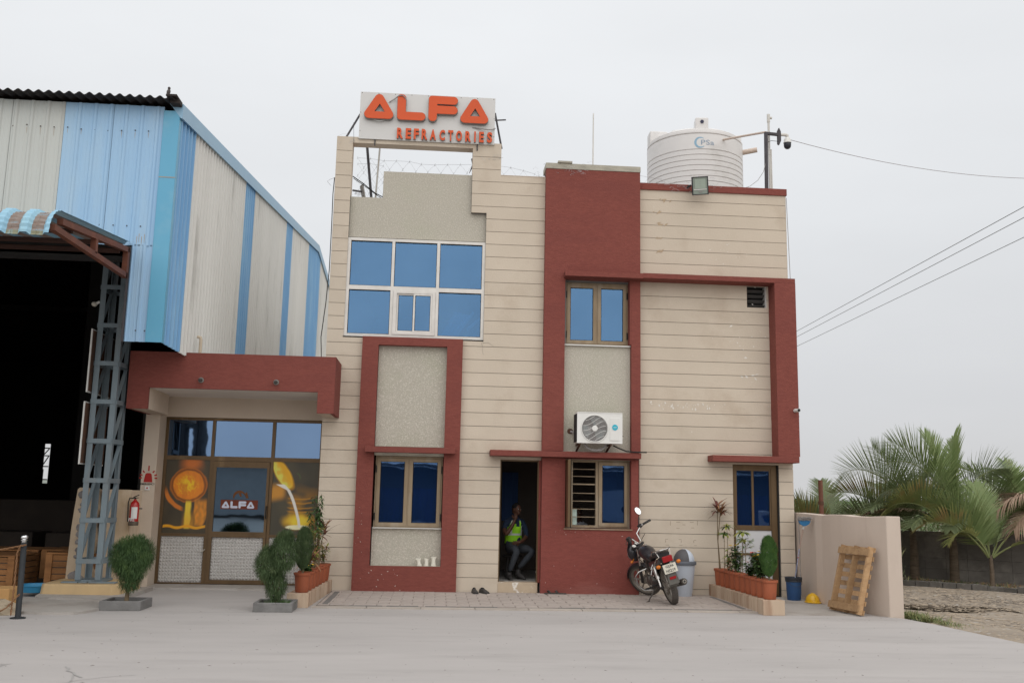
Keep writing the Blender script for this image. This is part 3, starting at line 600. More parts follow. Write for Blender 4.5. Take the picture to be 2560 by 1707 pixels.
# big round A / L / F outlines, used on the sign and the door
def rounded(poly, rads, seg=7):
    o = []; n = len(poly)
    for i in range(n):
        p = Vector(poly[i]); a = (Vector(poly[i - 1]) - p); b = (Vector(poly[(i + 1) % n]) - p); rr = rads[i]
        if rr <= 0: o.append(tuple(p)); continue
        an, bn = a.normalized(), b.normalized(); half = an.angle(bn) / 2; dist = min(rr / math.tan(half), a.length * .499, b.length * .499); rr = dist * math.tan(half)
        c = p + (an + bn).normalized() * (rr / sin(half)); s_, e_ = p + an * dist - c, p + bn * dist - c
        t0 = atan2(s_.y, s_.x); dt = atan2(e_.y, e_.x) - t0
        while dt > pi: dt -= 2 * pi
        while dt < -pi: dt += 2 * pi
        for k in range(seg + 1): o.append((c.x + rr * cos(t0 + dt * k / seg), c.y + rr * sin(t0 + dt * k / seg)))
    return o
def letterA(m, x0, x1, z0, z1, y0, y1):
    w_, h_ = x1 - x0, z1 - z0; T = lambda p: (x0 + p[0] * w_, z0 + p[1] * h_)
    outer = rounded([T((-.045, .0)), T((1.045, .0)), T((.5, 1.12))], [w_ * .14] * 3, 9); n = len(outer); cx_, cz_ = T((.52, .40)); tri = [T((.36, .27)), T((.68, .27)), T((.52, .585))]
    inner = []
    for p in outer:      # ray from the centroid to the inner triangle
        d = Vector((p[0] - cx_, p[1] - cz_)); best = 9
        for i in range(3):
            a, b = Vector(tri[i]) - Vector((cx_, cz_)), Vector(tri[(i + 1) % 3]) - Vector((cx_, cz_)); e_ = b - a; den = d.x * e_.y - d.y * e_.x
            if abs(den) < 1e-12: continue
            t = (a.x * e_.y - a.y * e_.x) / den; s_ = (a.x * d.y - a.y * d.x) / den
            if t > 0 and -.001 <= s_ <= 1.001: best = min(best, t)
        inner.append((cx_ + d.x * best, cz_ + d.y * best))
    for v in tri:   # snap nearest ray to the corners
        k = min(range(n), key=lambda i: (inner[i][0] - v[0]) ** 2 + (inner[i][1] - v[1]) ** 2); inner[k] = v
    V = [(p[0], y0, p[1]) for p in outer] + [(p[0], y0, p[1]) for p in inner] + [(p[0], y1, p[1]) for p in outer] + [(p[0], y1, p[1]) for p in inner]
    fs = []
    for i in range(n):
        j = (i + 1) % n; fs += [(i, j, j + n, i + n), (2 * n + i, 3 * n + i, 3 * n + j, 2 * n + j), (i, 2 * n + i, 2 * n + j, j), (n + i, n + j, 3 * n + j, 3 * n + i)]
    m.add(V, fs)
def letterL(m, x0, x1, z0, z1, y0, y1, t):
    r_ = t / 2; P = rounded([(x0, z0), (x1, z0), (x1, z0 + t), (x0 + t, z0 + t), (x0 + t, z1), (x0, z1)], [r_ * .8, r_, r_, 0, r_, r_ * .8]); m.prism(P, y0, y1)
def letterF(m, x0, x1, z0, z1, y0, y1, t, zm):
    r_ = t / 2; P = rounded([(x0, z0), (x0 + t, z0), (x0 + t, zm - t), (x1, zm - t), (x1, zm), (x0 + t, zm), (x0 + t, z1 - t), (x1, z1 - t), (x1, z1), (x0, z1)], [r_, r_, 0, r_, r_, 0, 0, r_, r_, r_ * .8]); m.prism(P, y0, y1)
def alfa(X0, X1, Z0, Z1, y0, y1, mat, parent, name='letter', backs=None):
    W_, H_ = X1 - X0, Z1 - Z0; X = lambda u: X0 + u * W_; out_ = []
    for kind, a, b in (('A', 0, .257), ('L', .271, .492), ('F', .515, .743), ('A', .752, 1.0)):
        m = MB()
        def mk(mm, ya, yb, g=0):
            if kind == 'A': letterA(mm, X(a) - g, X(b) + g, Z0 - g, Z1 + g, ya, yb)
            if kind == 'L': letterL(mm, X(a) - g, X(b) + g, Z0 - g, Z1 + g, ya, yb, W_ * .066 + 2 * g)
            if kind == 'F': letterF(mm, X(a) - g, X(b) + g, Z0 - g, Z1 + g, ya, yb, W_ * .066 + 2 * g, Z0 + H_ * .62 + g)
        mk(m, y0, y1); o = m.build(name, mat, parent)
        if backs:
            m2 = MB(); mk(m2, y1 + .0005, y1 + .069, .006); m2.build('letter_return', backs, o)
    return out_
alfa(-3.742, -3.165, 1.33, 1.452, gy - .001, gy + .0015, lwh, D, 'logo_letter')
m = MB()
def arc_band(c, r0, r1, a0, a1, sx=1.0, seg=14):
    vs_ = []; 
    for k in range(seg + 1):
        a = a0 + (a1 - a0) * k / seg; vs_ += [(c[0] + r0(k / seg) * cos(a) * sx, gy + .004, c[1] + r0(k / seg) * sin(a)), (c[0] + r1(k / seg) * cos(a) * sx, gy + .004, c[1] + r1(k / seg) * sin(a))]
    m.add(vs_, [(2 * k, 2 * k + 1, 2 * k + 3, 2 * k + 2) for k in range(seg)])
arc_band((-3.43, 1.50), lambda t: .095, lambda t: .095 + .045 * sin(pi * min(1, t * .9 + .1)), pi, pi * .12, 1.05); 
m.add([(-3.345, gy + .004, 1.59), (-3.315, gy + .004, 1.615), (-3.28, gy + .004, 1.505), (-3.33, gy + .004, 1.505)], [(0, 1, 2, 3)]); m.add([(-3.46, gy + .004, 1.585), (-3.42, gy + .004, 1.60), (-3.40, gy + .004, 1.535), (-3.425, gy + .004, 1.53)], [(0, 1, 2, 3)])
m.build('logo_emblem', pm('brown_sticker', (.17, .07, .03)), D)
# two fascia spot lamps (bulbs without shades), emergency marking, call point
lampb = pm('dark_lamp_body', (.06, .055, .05)); 
for x_, lb in ((-3.85, 'small dark bullet lamp near the middle of the entrance fascia'), (-2.65, 'small dark bullet lamp on the office side of the entrance fascia')):
    t = thing('spot_lamp', (x_, -.9, 3.38), lb, 'lamp', 'lamps on the red fascia')
    MB().lathe([(.045, -.9), (.045, -.885)], (x_, 0, 3.385), 16, 'Y').xf(Matrix.Translation((0, -.02, 0))).build('base_plate', pm('grey_lamp_base', (.25, .23, .21)) if 'grey_lamp_base' not in MATS else MATS['grey_lamp_base'], t)
    MB().tube([(x_, -.92, 3.385), (x_, -.985, 3.378), (x_ + .005, -1.02, 3.36)], [.026, .03, .02], 10).build('lamp_head', lampb, t)
rp = pm('red_sign_paint', (.42, .03, .025)); bk = pm('black_lettering', (.03, .03, .03)); y_ = by - .003
ES = thing('emergency_sign', (-4.91, by, 1.85), 'red painted emergency siren symbol with lettering on the entrance pillar', 'sign')
EX = -4.91
q = MB(); q.prism(rounded([(EX - .075, 1.745), (EX + .075, 1.745), (EX + .05, 1.90), (EX - .05, 1.90)], [.004, .004, .035, .035]), y_ - .001, y_); q.build('siren_symbol', rp, ES)
q = MB()
for k, a in enumerate((90, 50, 20, -4, 130, 160, 184)):
    a = radians(a); l0, l1 = (.11, .20) if k == 0 else (.105, .150); cx_, cz_ = EX, 1.825
    q.bar((cx_ + cos(a) * l0, y_, cz_ + sin(a) * l0), (cx_ + cos(a) * l1, y_, cz_ + sin(a) * l1), .002, .022, up=(sin(a) + 1e-4, 0, -cos(a)))
q.build('siren_rays', rp, ES)
text('lettering', 'EMERGENCY', (EX, y_ - .001, 1.715), .05, .002, bk, ES, .0008, fit=(.235, .033))
CP = thing('call_point', (-4.905, by, 1.62), 'small white call point switch with red button under the emergency sign', 'switch')
MB().box(-4.945, -4.865, by - .035, by - .001, 1.61, 1.685).build('housing', whitewash, CP, bevel=.004); MB().lathe([(.014, by - .045), (.014, by - .036)], (-4.905, 0, 1.648), 12, 'Y').build('button', rp, CP)
# ------------------------------------------------------------ office sign on the roof lintel
SG = thing('roof_sign', (-.37, .1, 7.96), 'white roof sign board with orange raised letters above the open lintel', 'sign')
sb = pm('sign_board_white', (.62, .61, .59), (.585, .575, .56), .8, rough=.4); org = pm('orange_letter', (.63, .088, .018), (.58, .08, .017), 2, rough=.35)
MB().box(-1.598, .860, -.035, -.005, 7.952, 8.845).build('board', sb, SG)
def rail_(x0, x1, z0, z1): return MB().box(x0, x1, .0, .035, z0, z1)
side = pm('grey_letter_side', (.26, .25, .24), rough=.4)
alfa(-1.548, .765, 8.315, 8.80, -.12, -.105, org, SG, 'letter', side)
for k, (ch, u0, u1) in enumerate(zip('REFRACTORIES', (0, .09, .174, .256, .343, .442, .532, .615, .712, .806, .857, .939), (.066, .151, .231, .320, .410, .504, .590, .682, .776, .826, .911, 1.0))):
    x0, x1 = -.915 + u0 * 1.735, -.915 + u1 * 1.735
    for d_, mt_, nm in ((-.085, org, 'small_letter'), (-.04, side, 'letter_return')):
        o = text(nm, ch, ((x0 + x1) / 2, d_, 8.068), .2, .012 if nm == 'small_letter' else .07, mt_, SG if nm == 'small_letter' else last_, .008, fit=(x1 - x0 - .006, .20))
        if nm == 'small_letter': last_ = o
q = MB()
for i in range(9): q.lathe([(.007, -.012), (.0, -.02)], (-1.57 + i * .3, -.025, 8.825), 8, 'Y')
for z in (8.1, 8.45): q.lathe([(.007, -.012), (.0, -.02)], (-1.58, -.025, z), 8, 'Y'); q.lathe([(.007, -.012), (.0, -.02)], (.845, -.025, z), 8, 'Y')
q.build('screw', darkgap, SG)
rust = pm('rusty_steel', (.07, .04, .03), (.12, .055, .03), 8, rough=.8); steel = pm('dark_steel', (.075, .07, .075), (.05, .045, .05), 6, rough=.6)
MB().bar((-1.6, .1, 8.47), (-1.87, .18, 7.99), .02, .03).build('brace', steel, SG); MB().bar((.865, .1, 8.62), (1.01, .2, 7.97), .02, .03).build('brace', steel, SG); MB().bar((.86, .06, 8.46), (1.08, .35, 8.60), .015, .025).build('brace', steel, SG)
for x_ in (-1.305, .548): MB().bar((x_, -.012, 7.835), (x_, -.012, 7.998), .02, .02).build('bracket', steel, SG)
cabm = pm('grey_cable', (.33, .31, .30)); 
MB().tube([(-1.08, -.05, 8.66), (-.98, -.07, 8.72), (-.9, -.13, 8.765), (-.83, -.14, 8.77), (-.775, -.125, 8.72), (-.765, -.06, 8.6)], .010, 6).build('cable', cabm, SG)
MB().tube([(.45, -.04, 8.26), (.6, -.07, 8.235), (.72, -.1, 8.21), (.8, -.09, 8.215), (.87, -.03, 8.27)], .010, 6).build('cable', cabm, SG)
MB().tube([(-1.34, -.06, 8.31), (-1.24, -.09, 8.275), (-1.15, -.06, 8.31)], .006, 6).build('cable', whitewash, SG)
# ------------------------------------------------------------ warehouse
WH = thing('warehouse', (-12, 12, 0), 'tall blue and off-white corrugated metal warehouse with dark open bay', 'warehouse')
cblue = pm('blue_sheet_metal', (.165, .36, .60), (.20, .405, .63), 1.2, rough=.42, stretch=(1, 1, .2), stain=(.30, .50, .66), stsc=2.6, stlo=.5, sthi=.78, rand=.04)
cwhite = pm('offwhite_sheet_metal', (.70, .69, .655), (.65, .64, .605), 1.2, rough=.45, stretch=(1, 1, .15), stain=(.33, .32, .29), stsc=3.2, stlo=.56, sthi=.84, rand=.03)
cteal = pm('blue_flashing', (.115, .36, .53), (.13, .38, .55), 1, rough=.35, stain=(.20, .42, .56), stsc=1.5)
fblue = pm('front_blue_sheet', (.29, .47, .67), (.335, .505, .68), .8, rough=.42, stretch=(.9, 1, .12), stain=(.42, .55, .64), stsc=1.8, stlo=.48, sthi=.78)
fwhite = pm('front_white_sheet', (.54, .55, .515), (.50, .51, .48), .8, rough=.45, stretch=(.9, 1, .12), stain=(.40, .37, .33), stsc=2.4, stlo=.58, sthi=.8)
XS, YS = -4.138, -2.32
def ribbed(a0, a1, zb, zt, mat, side, pitch, h, first=0.0, name='cladding_sheet', parent=WH):
    """one trapezoidal ribbed sheet. side=False: along X facing -Y at YS; side=True: along Y facing +X at XS. zb, zt are functions of the position."""
    prof = []; p = a0
    k0 = math.floor((a0 - first) / pitch)
    pts = []
    k = k0
    while first + k * pitch < a1 + pitch:
        c = first + k * pitch
        for du, dh in ((-.034, 0), (-.016, h), (.016, h), (.034, 0), (pitch * .30 , 0), (pitch * .33, h * .16), (pitch * .36, h * .16), (pitch * .39, 0), (pitch * .61, 0), (pitch * .64, h * .16), (pitch * .67, h * .16), (pitch * .70, 0)):
            u = c + du
            if a0 < u < a1: pts.append((u, dh))
        k += 1
    pts = [(a0, 0)] + sorted(pts) + [(a1, 0)]; m = MB(); vs_ = []
    for u, dh in pts:
        if side: vs_ += [(XS + dh, u, zb(u)), (XS + dh, u, zt(u))]
        else: vs_ += [(u, YS - dh, zb(u)), (u, YS - dh, zt(u))]
    n = len(pts); m.add(vs_, [(2 * i, 2 * i + 2, 2 * i + 3, 2 * i + 1) for i in range(n - 1)])
    o = m.build(name, mat, parent); s_ = o.modifiers.new('thickness', 'SOLIDIFY'); s_.thickness = .0015; return o
def roofz(y): return 7.40 + (y - YS) * (9.56 - 7.40) / (14.1 - YS) if y < 14.1 else 9.56 - (y - 14.1) * (9.56 - 9.04) / (18.1 - 14.1)
# front, from the corner leftwards
ribbed(-4.665, -4.345, lambda u: 3.765, lambda u: 5.235, fblue, False, .19, .016, -4.66)
for a, b, mt in ((-5.10, -4.345, fblue), (-5.82, -5.09, fblue), (-6.60, -5.82, fwhite), (-7.38, -6.59, fwhite), (-8.2, -7.37, fblue), (-12, -8.19, fwhite), (-16, -11.99, fblue), (-20, -15.99, fwhite)):
    ribbed(a, b - .004, lambda u: 5.22, lambda u: 7.43, mt, False, .233, .017, -4.44)
q = MB()
for i in range(14):
    x_ = -4.56 - i * .2; zz = 7.02 + rnd.uniform(-.02, .02)
    q.lathe([(.011, -.012), (.0, -.02)], (x_, YS, zz), 8, 'Y')
    if x_ > -5.75: q.lathe([(.011, -.012), (.0, -.02)], (x_, YS, 5.52), 8, 'Y')
q.lathe([(.011, -.012), (.0, -.02)], (-4.5, YS - .01, 3.93), 8, 'Y'); q.lathe([(.011, -.012), (.0, -.02)], (-4.37, YS - .01, 3.93), 8, 'Y')
stuff(q.build('sheet_screw', pm('rusty_screw', (.06, .035, .025)), WH))
sr = pm('rust_run', (.36, .25, .17), (.42, .36, .28), 6); q = MB(); r = random.Random(12)
def run(x_, z0, l_, w_, y=YS - .0035): q.add([(x_ - w_, y, z0), (x_ + w_, y, z0), (x_ + w_ * .3, y, z0 - l_), (x_ - w_ * .3, y, z0 - l_)], [(0, 1, 2, 3)])
for i in range(14): run(-4.56 - i * .2, 7.0, r.uniform(.04, .14), .004)
for x_ in (-4.6, -4.57, -4.53, -4.49, -4.42): run(x_, 5.36 + r.uniform(0, .05), .13, .005)
stuff(q.build('rust_streak', sr, WH))
# corner flashing in two lengths
for z0, z1 in ((3.762, 6.30), (6.303, 7.36)):
    m = MB(); m.box(-4.343, XS + .032, YS - .035, YS - .031, z0, z1); m.box(XS + .029, XS + .033, YS - .031, YS + .075, z0, z1); m.box(-4.347, -4.342, YS - .035, YS + .0, z0, z1); m.build('corner_flashing', cteal, WH)
m = MB(); m.box(-4.346, XS + .036, YS - .039, YS - .036, 6.29, 6.303); m.build('flashing_seam', sr, WH)
# gable side in stripes
bounds = [(-2.25, -1.34, cblue), (-1.34, 2.66, cwhite), (2.66, 3.61, cblue), (3.61, 7.87, cwhite), (7.87, 8.94, cblue), (8.94, 12.17, cwhite), (12.17, 14.98, cblue), (14.98, 19.0, cwhite), (19, 20, cblue), (20, 24, cwhite), (24, 25, cblue), (25, 30.5, cwhite)]
def zb_(y): return 3.765
for a, b, mt in bounds:
    nn = max(1, round((b - a) / 1.0)); st = (b - a) / nn
    for k in range(nn):
        y0, y1 = a + k * st, a + (k + 1) * st
        ribbed(y0, y1 - .003, (lambda y: 3.77) , lambda y: roofz(y) - .02, mt, True, .2, .042, -2.2)
# verge flashing along the gable
seams = [-2.36, 1.6, 5.2, 9.2, 14.1, 18.2, 24, 30.5]
for a, b in zip(seams, seams[1:]):
    m = MB(); za, zc = roofz(a), roofz(b); x0, x1 = XS + .05, XS + .075
    m.add([(x0, a + .002, za - .15), (x1, a + .002, za - .15), (x1, a + .002, za + .08), (x0 - .18, a + .002, za + .08), (x0, b - .002, zc - .15), (x1, b - .002, zc - .15), (x1, b - .002, zc + .08), (x0 - .18, b - .002, zc + .08)],
          [(0, 1, 2, 3), (7, 6, 5, 4), (0, 4, 5, 1), (1, 5, 6, 2), (2, 6, 7, 3), (3, 7, 4, 0)])
    m.build('verge_flashing', pm('pale_blue_flashing', (.25, .42, .57), (.28, .45, .59), 2, rough=.4) if 'pale_blue_flashing' not in MATS else MATS['pale_blue_flashing'], WH)
m = MB()
for y_ in [YS + .05 + .2 * k for k in range(160)]:
    pass
m.box(XS - .02, XS + .049, -2.3, 30, 0, 0)
# corrugated cement roof: two slopes
roofm = pm('stained_cement_roof', (.045, .035, .032), (.03, .024, .022), 3, rough=.95)
def wavy(name, ya, za, yb, zb2, x0, x1, pitch, amp, th):
    m = MB(); n = int((x1 - x0) / pitch * 8); vs_ = []
    for i in range(n + 1):
        x_ = x0 + (x1 - x0) * i / n; o_ = amp * sin(2 * pi * (x_ - x0) / pitch)
        vs_ += [(x_, ya, za + o_ - th), (x_, ya, za + o_), (x_, yb, zb2 + o_), (x_, yb, zb2 + o_ - th)]
    fs = []
    for i in range(n):
        a = 4 * i; b = a + 4
        for k in range(4): fs.append((a + k, b + k, b + (k + 1) % 4, a + (k + 1) % 4))
    fs += [(0, 1, 2, 3), (4 * n + 3, 4 * n + 2, 4 * n + 1, 4 * n)]
    m.add(vs_, fs); return m.build(name, roofm, WH, smooth=True)
wavy('roof', -2.60, 7.475, 14.1, 9.62, -22, XS + .0, .148, .022, .009); wavy('roof', 14.1, 9.62, 30.6, 7.45, -22, XS + .0, .148, .022, .009)
m = MB(); m.box(-4.26, -4.10, -2.62, -2.4, 7.49, 7.52); m.box(-4.22, XS + .06, -2.52, -2.36, 7.42, 7.49); m.build('eave_end_cap', roofm, WH)
m = MB(); m.box(-22, XS - .06, YS + .03, YS + .12, 7.20, 7.38); m.build('eave_beam', steel, WH)
# body of the warehouse, bay gloom put into its dark colours: far walls, left wall, floor, truss lines
dw = pm('gloom_dark_sheet', (.03, .028, .026), (.022, .02, .02), 2)
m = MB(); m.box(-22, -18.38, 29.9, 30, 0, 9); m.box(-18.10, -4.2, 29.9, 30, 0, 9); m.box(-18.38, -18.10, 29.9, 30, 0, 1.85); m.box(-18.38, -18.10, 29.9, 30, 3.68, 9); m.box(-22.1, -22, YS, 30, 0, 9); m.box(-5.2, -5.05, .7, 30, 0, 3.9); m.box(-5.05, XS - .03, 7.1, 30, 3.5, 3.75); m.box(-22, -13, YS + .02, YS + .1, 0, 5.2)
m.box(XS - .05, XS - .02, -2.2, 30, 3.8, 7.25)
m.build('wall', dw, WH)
m = MB()
for z in (2.0, 2.6, 3.1, 3.45): m.box(-18.38, -18.10, 29.8, 29.88, z, z + .05)
m.bar((-18.38, 29.8, 2.6), (-18.1, 29.8, 3.1), .04, .04); m.bar((-18.38, 29.8, 3.1), (-18.1, 29.8, 3.45), .04, .04); m.box(-18.38, -18.3, 29.8, 29.88, 1.85, 2.5); m.build('window_grille', dw, WH)
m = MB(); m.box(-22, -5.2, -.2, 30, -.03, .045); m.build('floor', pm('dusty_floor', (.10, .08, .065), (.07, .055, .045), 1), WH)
q = MB()
for x_ in (-9, -13, -17):
    q.box(x_, x_ + .3, 8, 8.3, .045, 8.2)
for y_ in (2, 8, 14, 20):
    q.bar((-22, y_, roofz(y_) - .5), (-4.3, y_, roofz(y_) - .5), .12, .2)
q.build('truss', dw, WH)
# canopy over the bay: bent ribbed sheet with brown steel bracket frames
def canopy_path():
    P = [(-2.36, 5.225), (-3.3, 5.115), (-4.2, 5.01), (-4.85, 4.93)]
    for k in range(1, 15):
        a = radians(86 - k * 6.3); P.append((-4.88 - .33 * cos(a) , 4.60 + .33 * sin(a)))
    P.append((-5.225, 4.57)); return P
CPa = canopy_path()
canm = pm('canopy_blue_sheet', (.25, .47, .62), (.30, .50, .62), 2, rough=.5, stretch=(3, 1, .4), stain=(.30, .50, .60), stsc=1.5, stlo=.50, sthi=.60)
xs = []; pit = .33
x_ = -4.68; pit = .285
while x_ > -13:
    for du, dh in ((0, .04), (.045, .04), (.08, 0), (.15, .0), (.16, .006), (.17, 0), (.22, .0), (.255, .04)): xs.append((x_ - du, dh))
    x_ -= pit
def canopy_sheet(name, xs, mat):
    m = MB(); vs_ = []
    for x_, dh in xs:
        for i, (y_, z_) in enumerate(CPa):
            a = Vector(CPa[max(i - 1, 0)]); b = Vector(CPa[min(i + 1, len(CPa) - 1)]); d = (b - a).normalized(); nrm = Vector((d.y, -d.x)); 
            crimp = .012 * (i % 2) if 5 <= i <= 15 else 0
            vs_.append((x_, y_ + nrm.x * (dh - crimp) * 1.0, z_ + nrm.y * (dh - crimp)))
    n = len(CPa)
    for i in range(len(xs) - 1):
        for j in range(n - 1):
            m.f.append((i * n + j, (i + 1) * n + j, (i + 1) * n + j + 1, i * n + j + 1)); m.m.append(0 if xs[i][1] > .02 or xs[i + 1][1] > .02 else (2 if j >= 16 else 1))
    m.v = vs_; o = m.build(name, mat, WH); s_ = o.modifiers.new('thickness', 'SOLIDIFY'); s_.thickness = .002; return o
# nrm must point outwards; path runs outward and down so (d.y,-d.x) points up
nrm_fix = list(xs); cst = pm('grimy_brown_valley', (.20, .13, .10), (.30, .27, .25), 9, stretch=(1, 5, 5), stain=(.25, .36, .42), stsc=3, stlo=.6, sthi=.7); cgr = pm('grimy_green_valley', (.22, .20, .12), (.28, .30, .22), 14, stretch=(3, .5, .5), stain=(.25, .42, .52), stsc=4, stlo=.55, sthi=.7)
for k in range(0, len(xs) - 1, 24):
    seg_ = nrm_fix[k:k + 25]
    if len(seg_) > 1: canopy_sheet('canopy_sheet', seg_, [canm, cst, cgr])
# brown steel frames under it
dbr = pm('shaded_brown_steel', (.07, .032, .022), (.05, .024, .018), 4, rough=.7)  # shade under the canopy put into a darker brown
brn = pm('brown_primer_steel', (.155, .058, .035), (.12, .045, .028), 4, rough=.6, stain=(.24, .08, .04), stsc=3, stlo=.5, sthi=.8)
for x_ in (-4.70, -7.6, -10.5):
    for p, q_ in (((x_, -2.40, 5.13), (x_, -4.9, 4.83)), ((x_, -5.12, 4.70), (x_, -2.40, 4.74)), ((x_, -3.72, 4.74), (x_, -3.72, 4.93)), ((x_, -2.42, 4.70), (x_, -2.42, 5.16))):
        MB().bar(p, q_, .075, .075).build('bracket_bar', brn, WH)
for y_, z_ in ((-2.6, 5.06), (-3.5, 4.95), (-4.4, 4.85), (-5.05, 4.72)): MB().bar((-4.74, y_, z_), (-13, y_, z_), .05, .06).build('purlin', dbr, WH)
MB().box(-13, -4.73, -2.27, -2.18, 5.065, 5.19).build('door_head_beam', dbr, WH)
MB().box(-4.70, -4.668, YS - .02, YS + .05, 3.76, 5.2).build('edge_trim', steel, WH)
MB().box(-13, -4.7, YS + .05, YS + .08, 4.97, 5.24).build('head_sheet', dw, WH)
# lattice column
lc = pm('grey_blue_column', (.195, .24, .265), (.15, .19, .215), 3, rough=.55, stretch=(1, 1, .3), stain=(.22, .21, .19), stsc=3, stlo=.55, sthi=.8)
LC = MB(); CX0, CX1, CY0, CY1 = -5.44, -5.06, -1.22, -.72
for x_ in (CX0, CX1):
    for y_, sgn in ((CY0, 1), (CY1, -1)): pass
for x_, sx_ in ((CX0, 1), (CX1, -1)):
    for y_, sy_ in ((CY0, 1), (CY1, -1)):
        LC.box(min(x_, x_ + sx_ * .01) - .0, max(x_, x_ + sx_ * .01), min(y_, y_ + sy_ * .08), max(y_, y_ + sy_ * .08), .24, 7.1)
        LC.box(min(x_ + sx_ * .01, x_ + sx_ * .085), max(x_ + sx_ * .01, x_ + sx_ * .085), min(y_, y_ + sy_ * .01), max(y_, y_ + sy_ * .01), .24, 7.1)
LCO = LC.build('lattice_column', lc, WH)
zs_ = [.52, 1.134, 1.744, 2.352, 2.967, 3.572, 4.18, 4.8, 5.4, 6.0]
for z in zs_:
    q = MB(); q.box(CX0 + .012, CX1 - .012, CY0 - .014, CY0 - .002, z - .035, z + .035); q.build('batten', lc, LCO); q = MB(); q.box(CX1 + .002, CX1 + .014, CY0 + .01, CY1 - .01, z - .035, z + .035); q.box(CX0 - .014, CX0 - .002, CY0 + .01, CY1 - .01, z - .035, z + .035); q.box(CX0 + .012, CX1 - .012, CY1 + .002, CY1 + .014, z - .035, z + .035); q.build('batten', lc, LCO)
for k, (a, b) in enumerate(zip(zs_, zs_[1:])):
    y0, y1 = (CY0 + .06, CY1 - .06)
    for x_ in (CX0 + .02, CX1 - .02): MB().bar((x_, y0, a), (x_, y1, b), .012, .055, up=(1, 0, 0)).build('diagonal_brace', lc, LCO)
q = MB()
for x0, x1 in ((-5.60, -5.36), (-5.34, -5.22), (-5.20, -4.98), (-4.98, -4.80)): q.box(x0, x1, -1.33, -1.20, .205, .222)
q.box(-5.44, -5.04, -1.20, -.70, .205, .24); q.build('base_plate', lc, LCO)
m = MB()
for k in range(8):
    pass
PD = thing('column_pedestal', (-5.25, -1.2, 0), 'chipped ochre plastered plinth under the lattice column', 'plinth')
m = MB(); pl = [(-5.80, -1.50), (-4.76, -1.55), (-4.68, -1.45), (-4.66, -.5), (-5.9, -.45), (-5.86, -1.42)]; n = len(pl)
top = [(x_ + (.02 if x_ < -5.2 else -.02), y_ + .015) for x_, y_ in pl]
m.add([(a, b, .05 - .06) for a, b in pl] + [(a, b, .20) for a, b in top], [tuple(range(n, 2 * n))] + [(i, (i + 1) % n, (i + 1) % n + n, i + n) for i in range(n)])
m.build('plinth_block', pm('ochre_plaster', (.60, .43, .23), (.50, .36, .20), 3, bump=.6, bsc=14, stain=(.32, .17, .08), stsc=2.2, stlo=.55, sthi=.8, stretch=(1, 1, .5)), PD, bevel=.012)
# sign boards seen edge-on, and a bulb, on the column
for z0, z1, x_ in ((1.985, 2.955, -5.475), (3.10, 4.10, -5.46)):
    lb = 'pale sign board seen edge-on on the column, ' + ('the lower one' if z0 < 2.5 else 'the upper one')
    t = thing('edge_on_sign', (x_ - .02, -1.3, z0), lb, 'sign', 'sign boards on the lattice column')
    MB().box(x_ - .03, x_ - .008, -1.34, -.30, z0, z1).build('board', whitewash, t); MB().box(x_ - .006, x_ + .002, -1.32, -.32, z0 + .02, z1 - .02).build('backing', rust, t)
t = thing('light_bulb', (-5.5, -1.2, 4.08), 'round white light bulb on the inner side of the lattice column', 'light bulb')
MB().ell((-5.53, -1.2, 4.52 - .0), (.045, .045, .04), 14, 8, Matrix.Rotation(.3, 3, 'Y')).build('bulb', pm('milky_bulb', (.6, .57, .5), rough=.3), t, smooth=True); MB().tube([(-5.5, -1.2, 4.535), (-5.45, -1.2, 4.56)], .022, 8).build('socket', whitewash, t)
# low broken compound wall beside the column
bw = pm('cream_wall_plaster', (.68, .555, .42), (.61, .49, .365), 1.3, bump=.3, stain=(.42, .29, .16), stsc=2.0, stlo=.52, sthi=.75, stretch=(1, 1, .35))
LW = thing('low_wall', (-5.3, -.2, 0), 'low cream compound wall with broken stone end behind the lattice column', 'wall')
m = MB(); m.box(-5.40, -5.035, -.28, -.10, 0, 1.61); m.box(-5.035, -4.99, -.28, .296, 0, 1.605); m.build('plaster_wall', bw, LW)
m = MB(); prof = [(-5.80, .05), (-5.79, .5), (-5.775, 1.0), (-5.75, 1.35), (-5.73, 1.6), (-5.70, 1.63), (-5.56, 1.625), (-5.50, 1.60), (-5.46, 1.3), (-5.51, 1.1), (-5.45, .8), (-5.50, .5), (-5.44, .3), (-5.46, .05)]
m.prism(prof, -.62, -.12); m.build('broken_end', pm('broken_plaster', (.50, .395, .285), (.40, .31, .22), 3, bump=.8, bsc=12, stain=(.20, .18, .16), stsc=3, stlo=.6, sthi=.75), LW)
r = random.Random(8); stm = pm('grey_rubble_stone', (.17, .16, .16), (.24, .22, .21), 9, bump=.8, bsc=20, rand=.2)
m0 = MB()
for (x_, z_, a, b) in ((-5.62, 1.52, .06, .05), (-5.60, 1.36, .055, .03), (-5.61, 1.28, .06, .04), (-5.62, 1.0, .06, .05), (-5.60, .9, .07, .06), (-5.61, .77, .06, .04), (-5.60, .64, .055, .05), (-5.62, .55, .05, .03), (-5.64, .25, .09, .07), (-5.53, .2, .05, .05), (-5.63, .12, .06, .03)):
    q = MB(); q.ell((x_ - .025, -.62, z_), (a * 1.05, .035, b * 1.1), 9, 6); q.v = [(v[0] + r.uniform(-.012, .012), v[1], v[2] + r.uniform(-.012, .012)) for v in q.v]; q.build('stone', stm, LW)
m = MB(); m.box(-5.99, -5.60, -.5, .3, .05, .08)
# rusty joint between column and wall
m = MB(); m.box(-5.43, -5.40, -.30, -.281, .4, 1.6); m.build('rust_line', sr, LW)
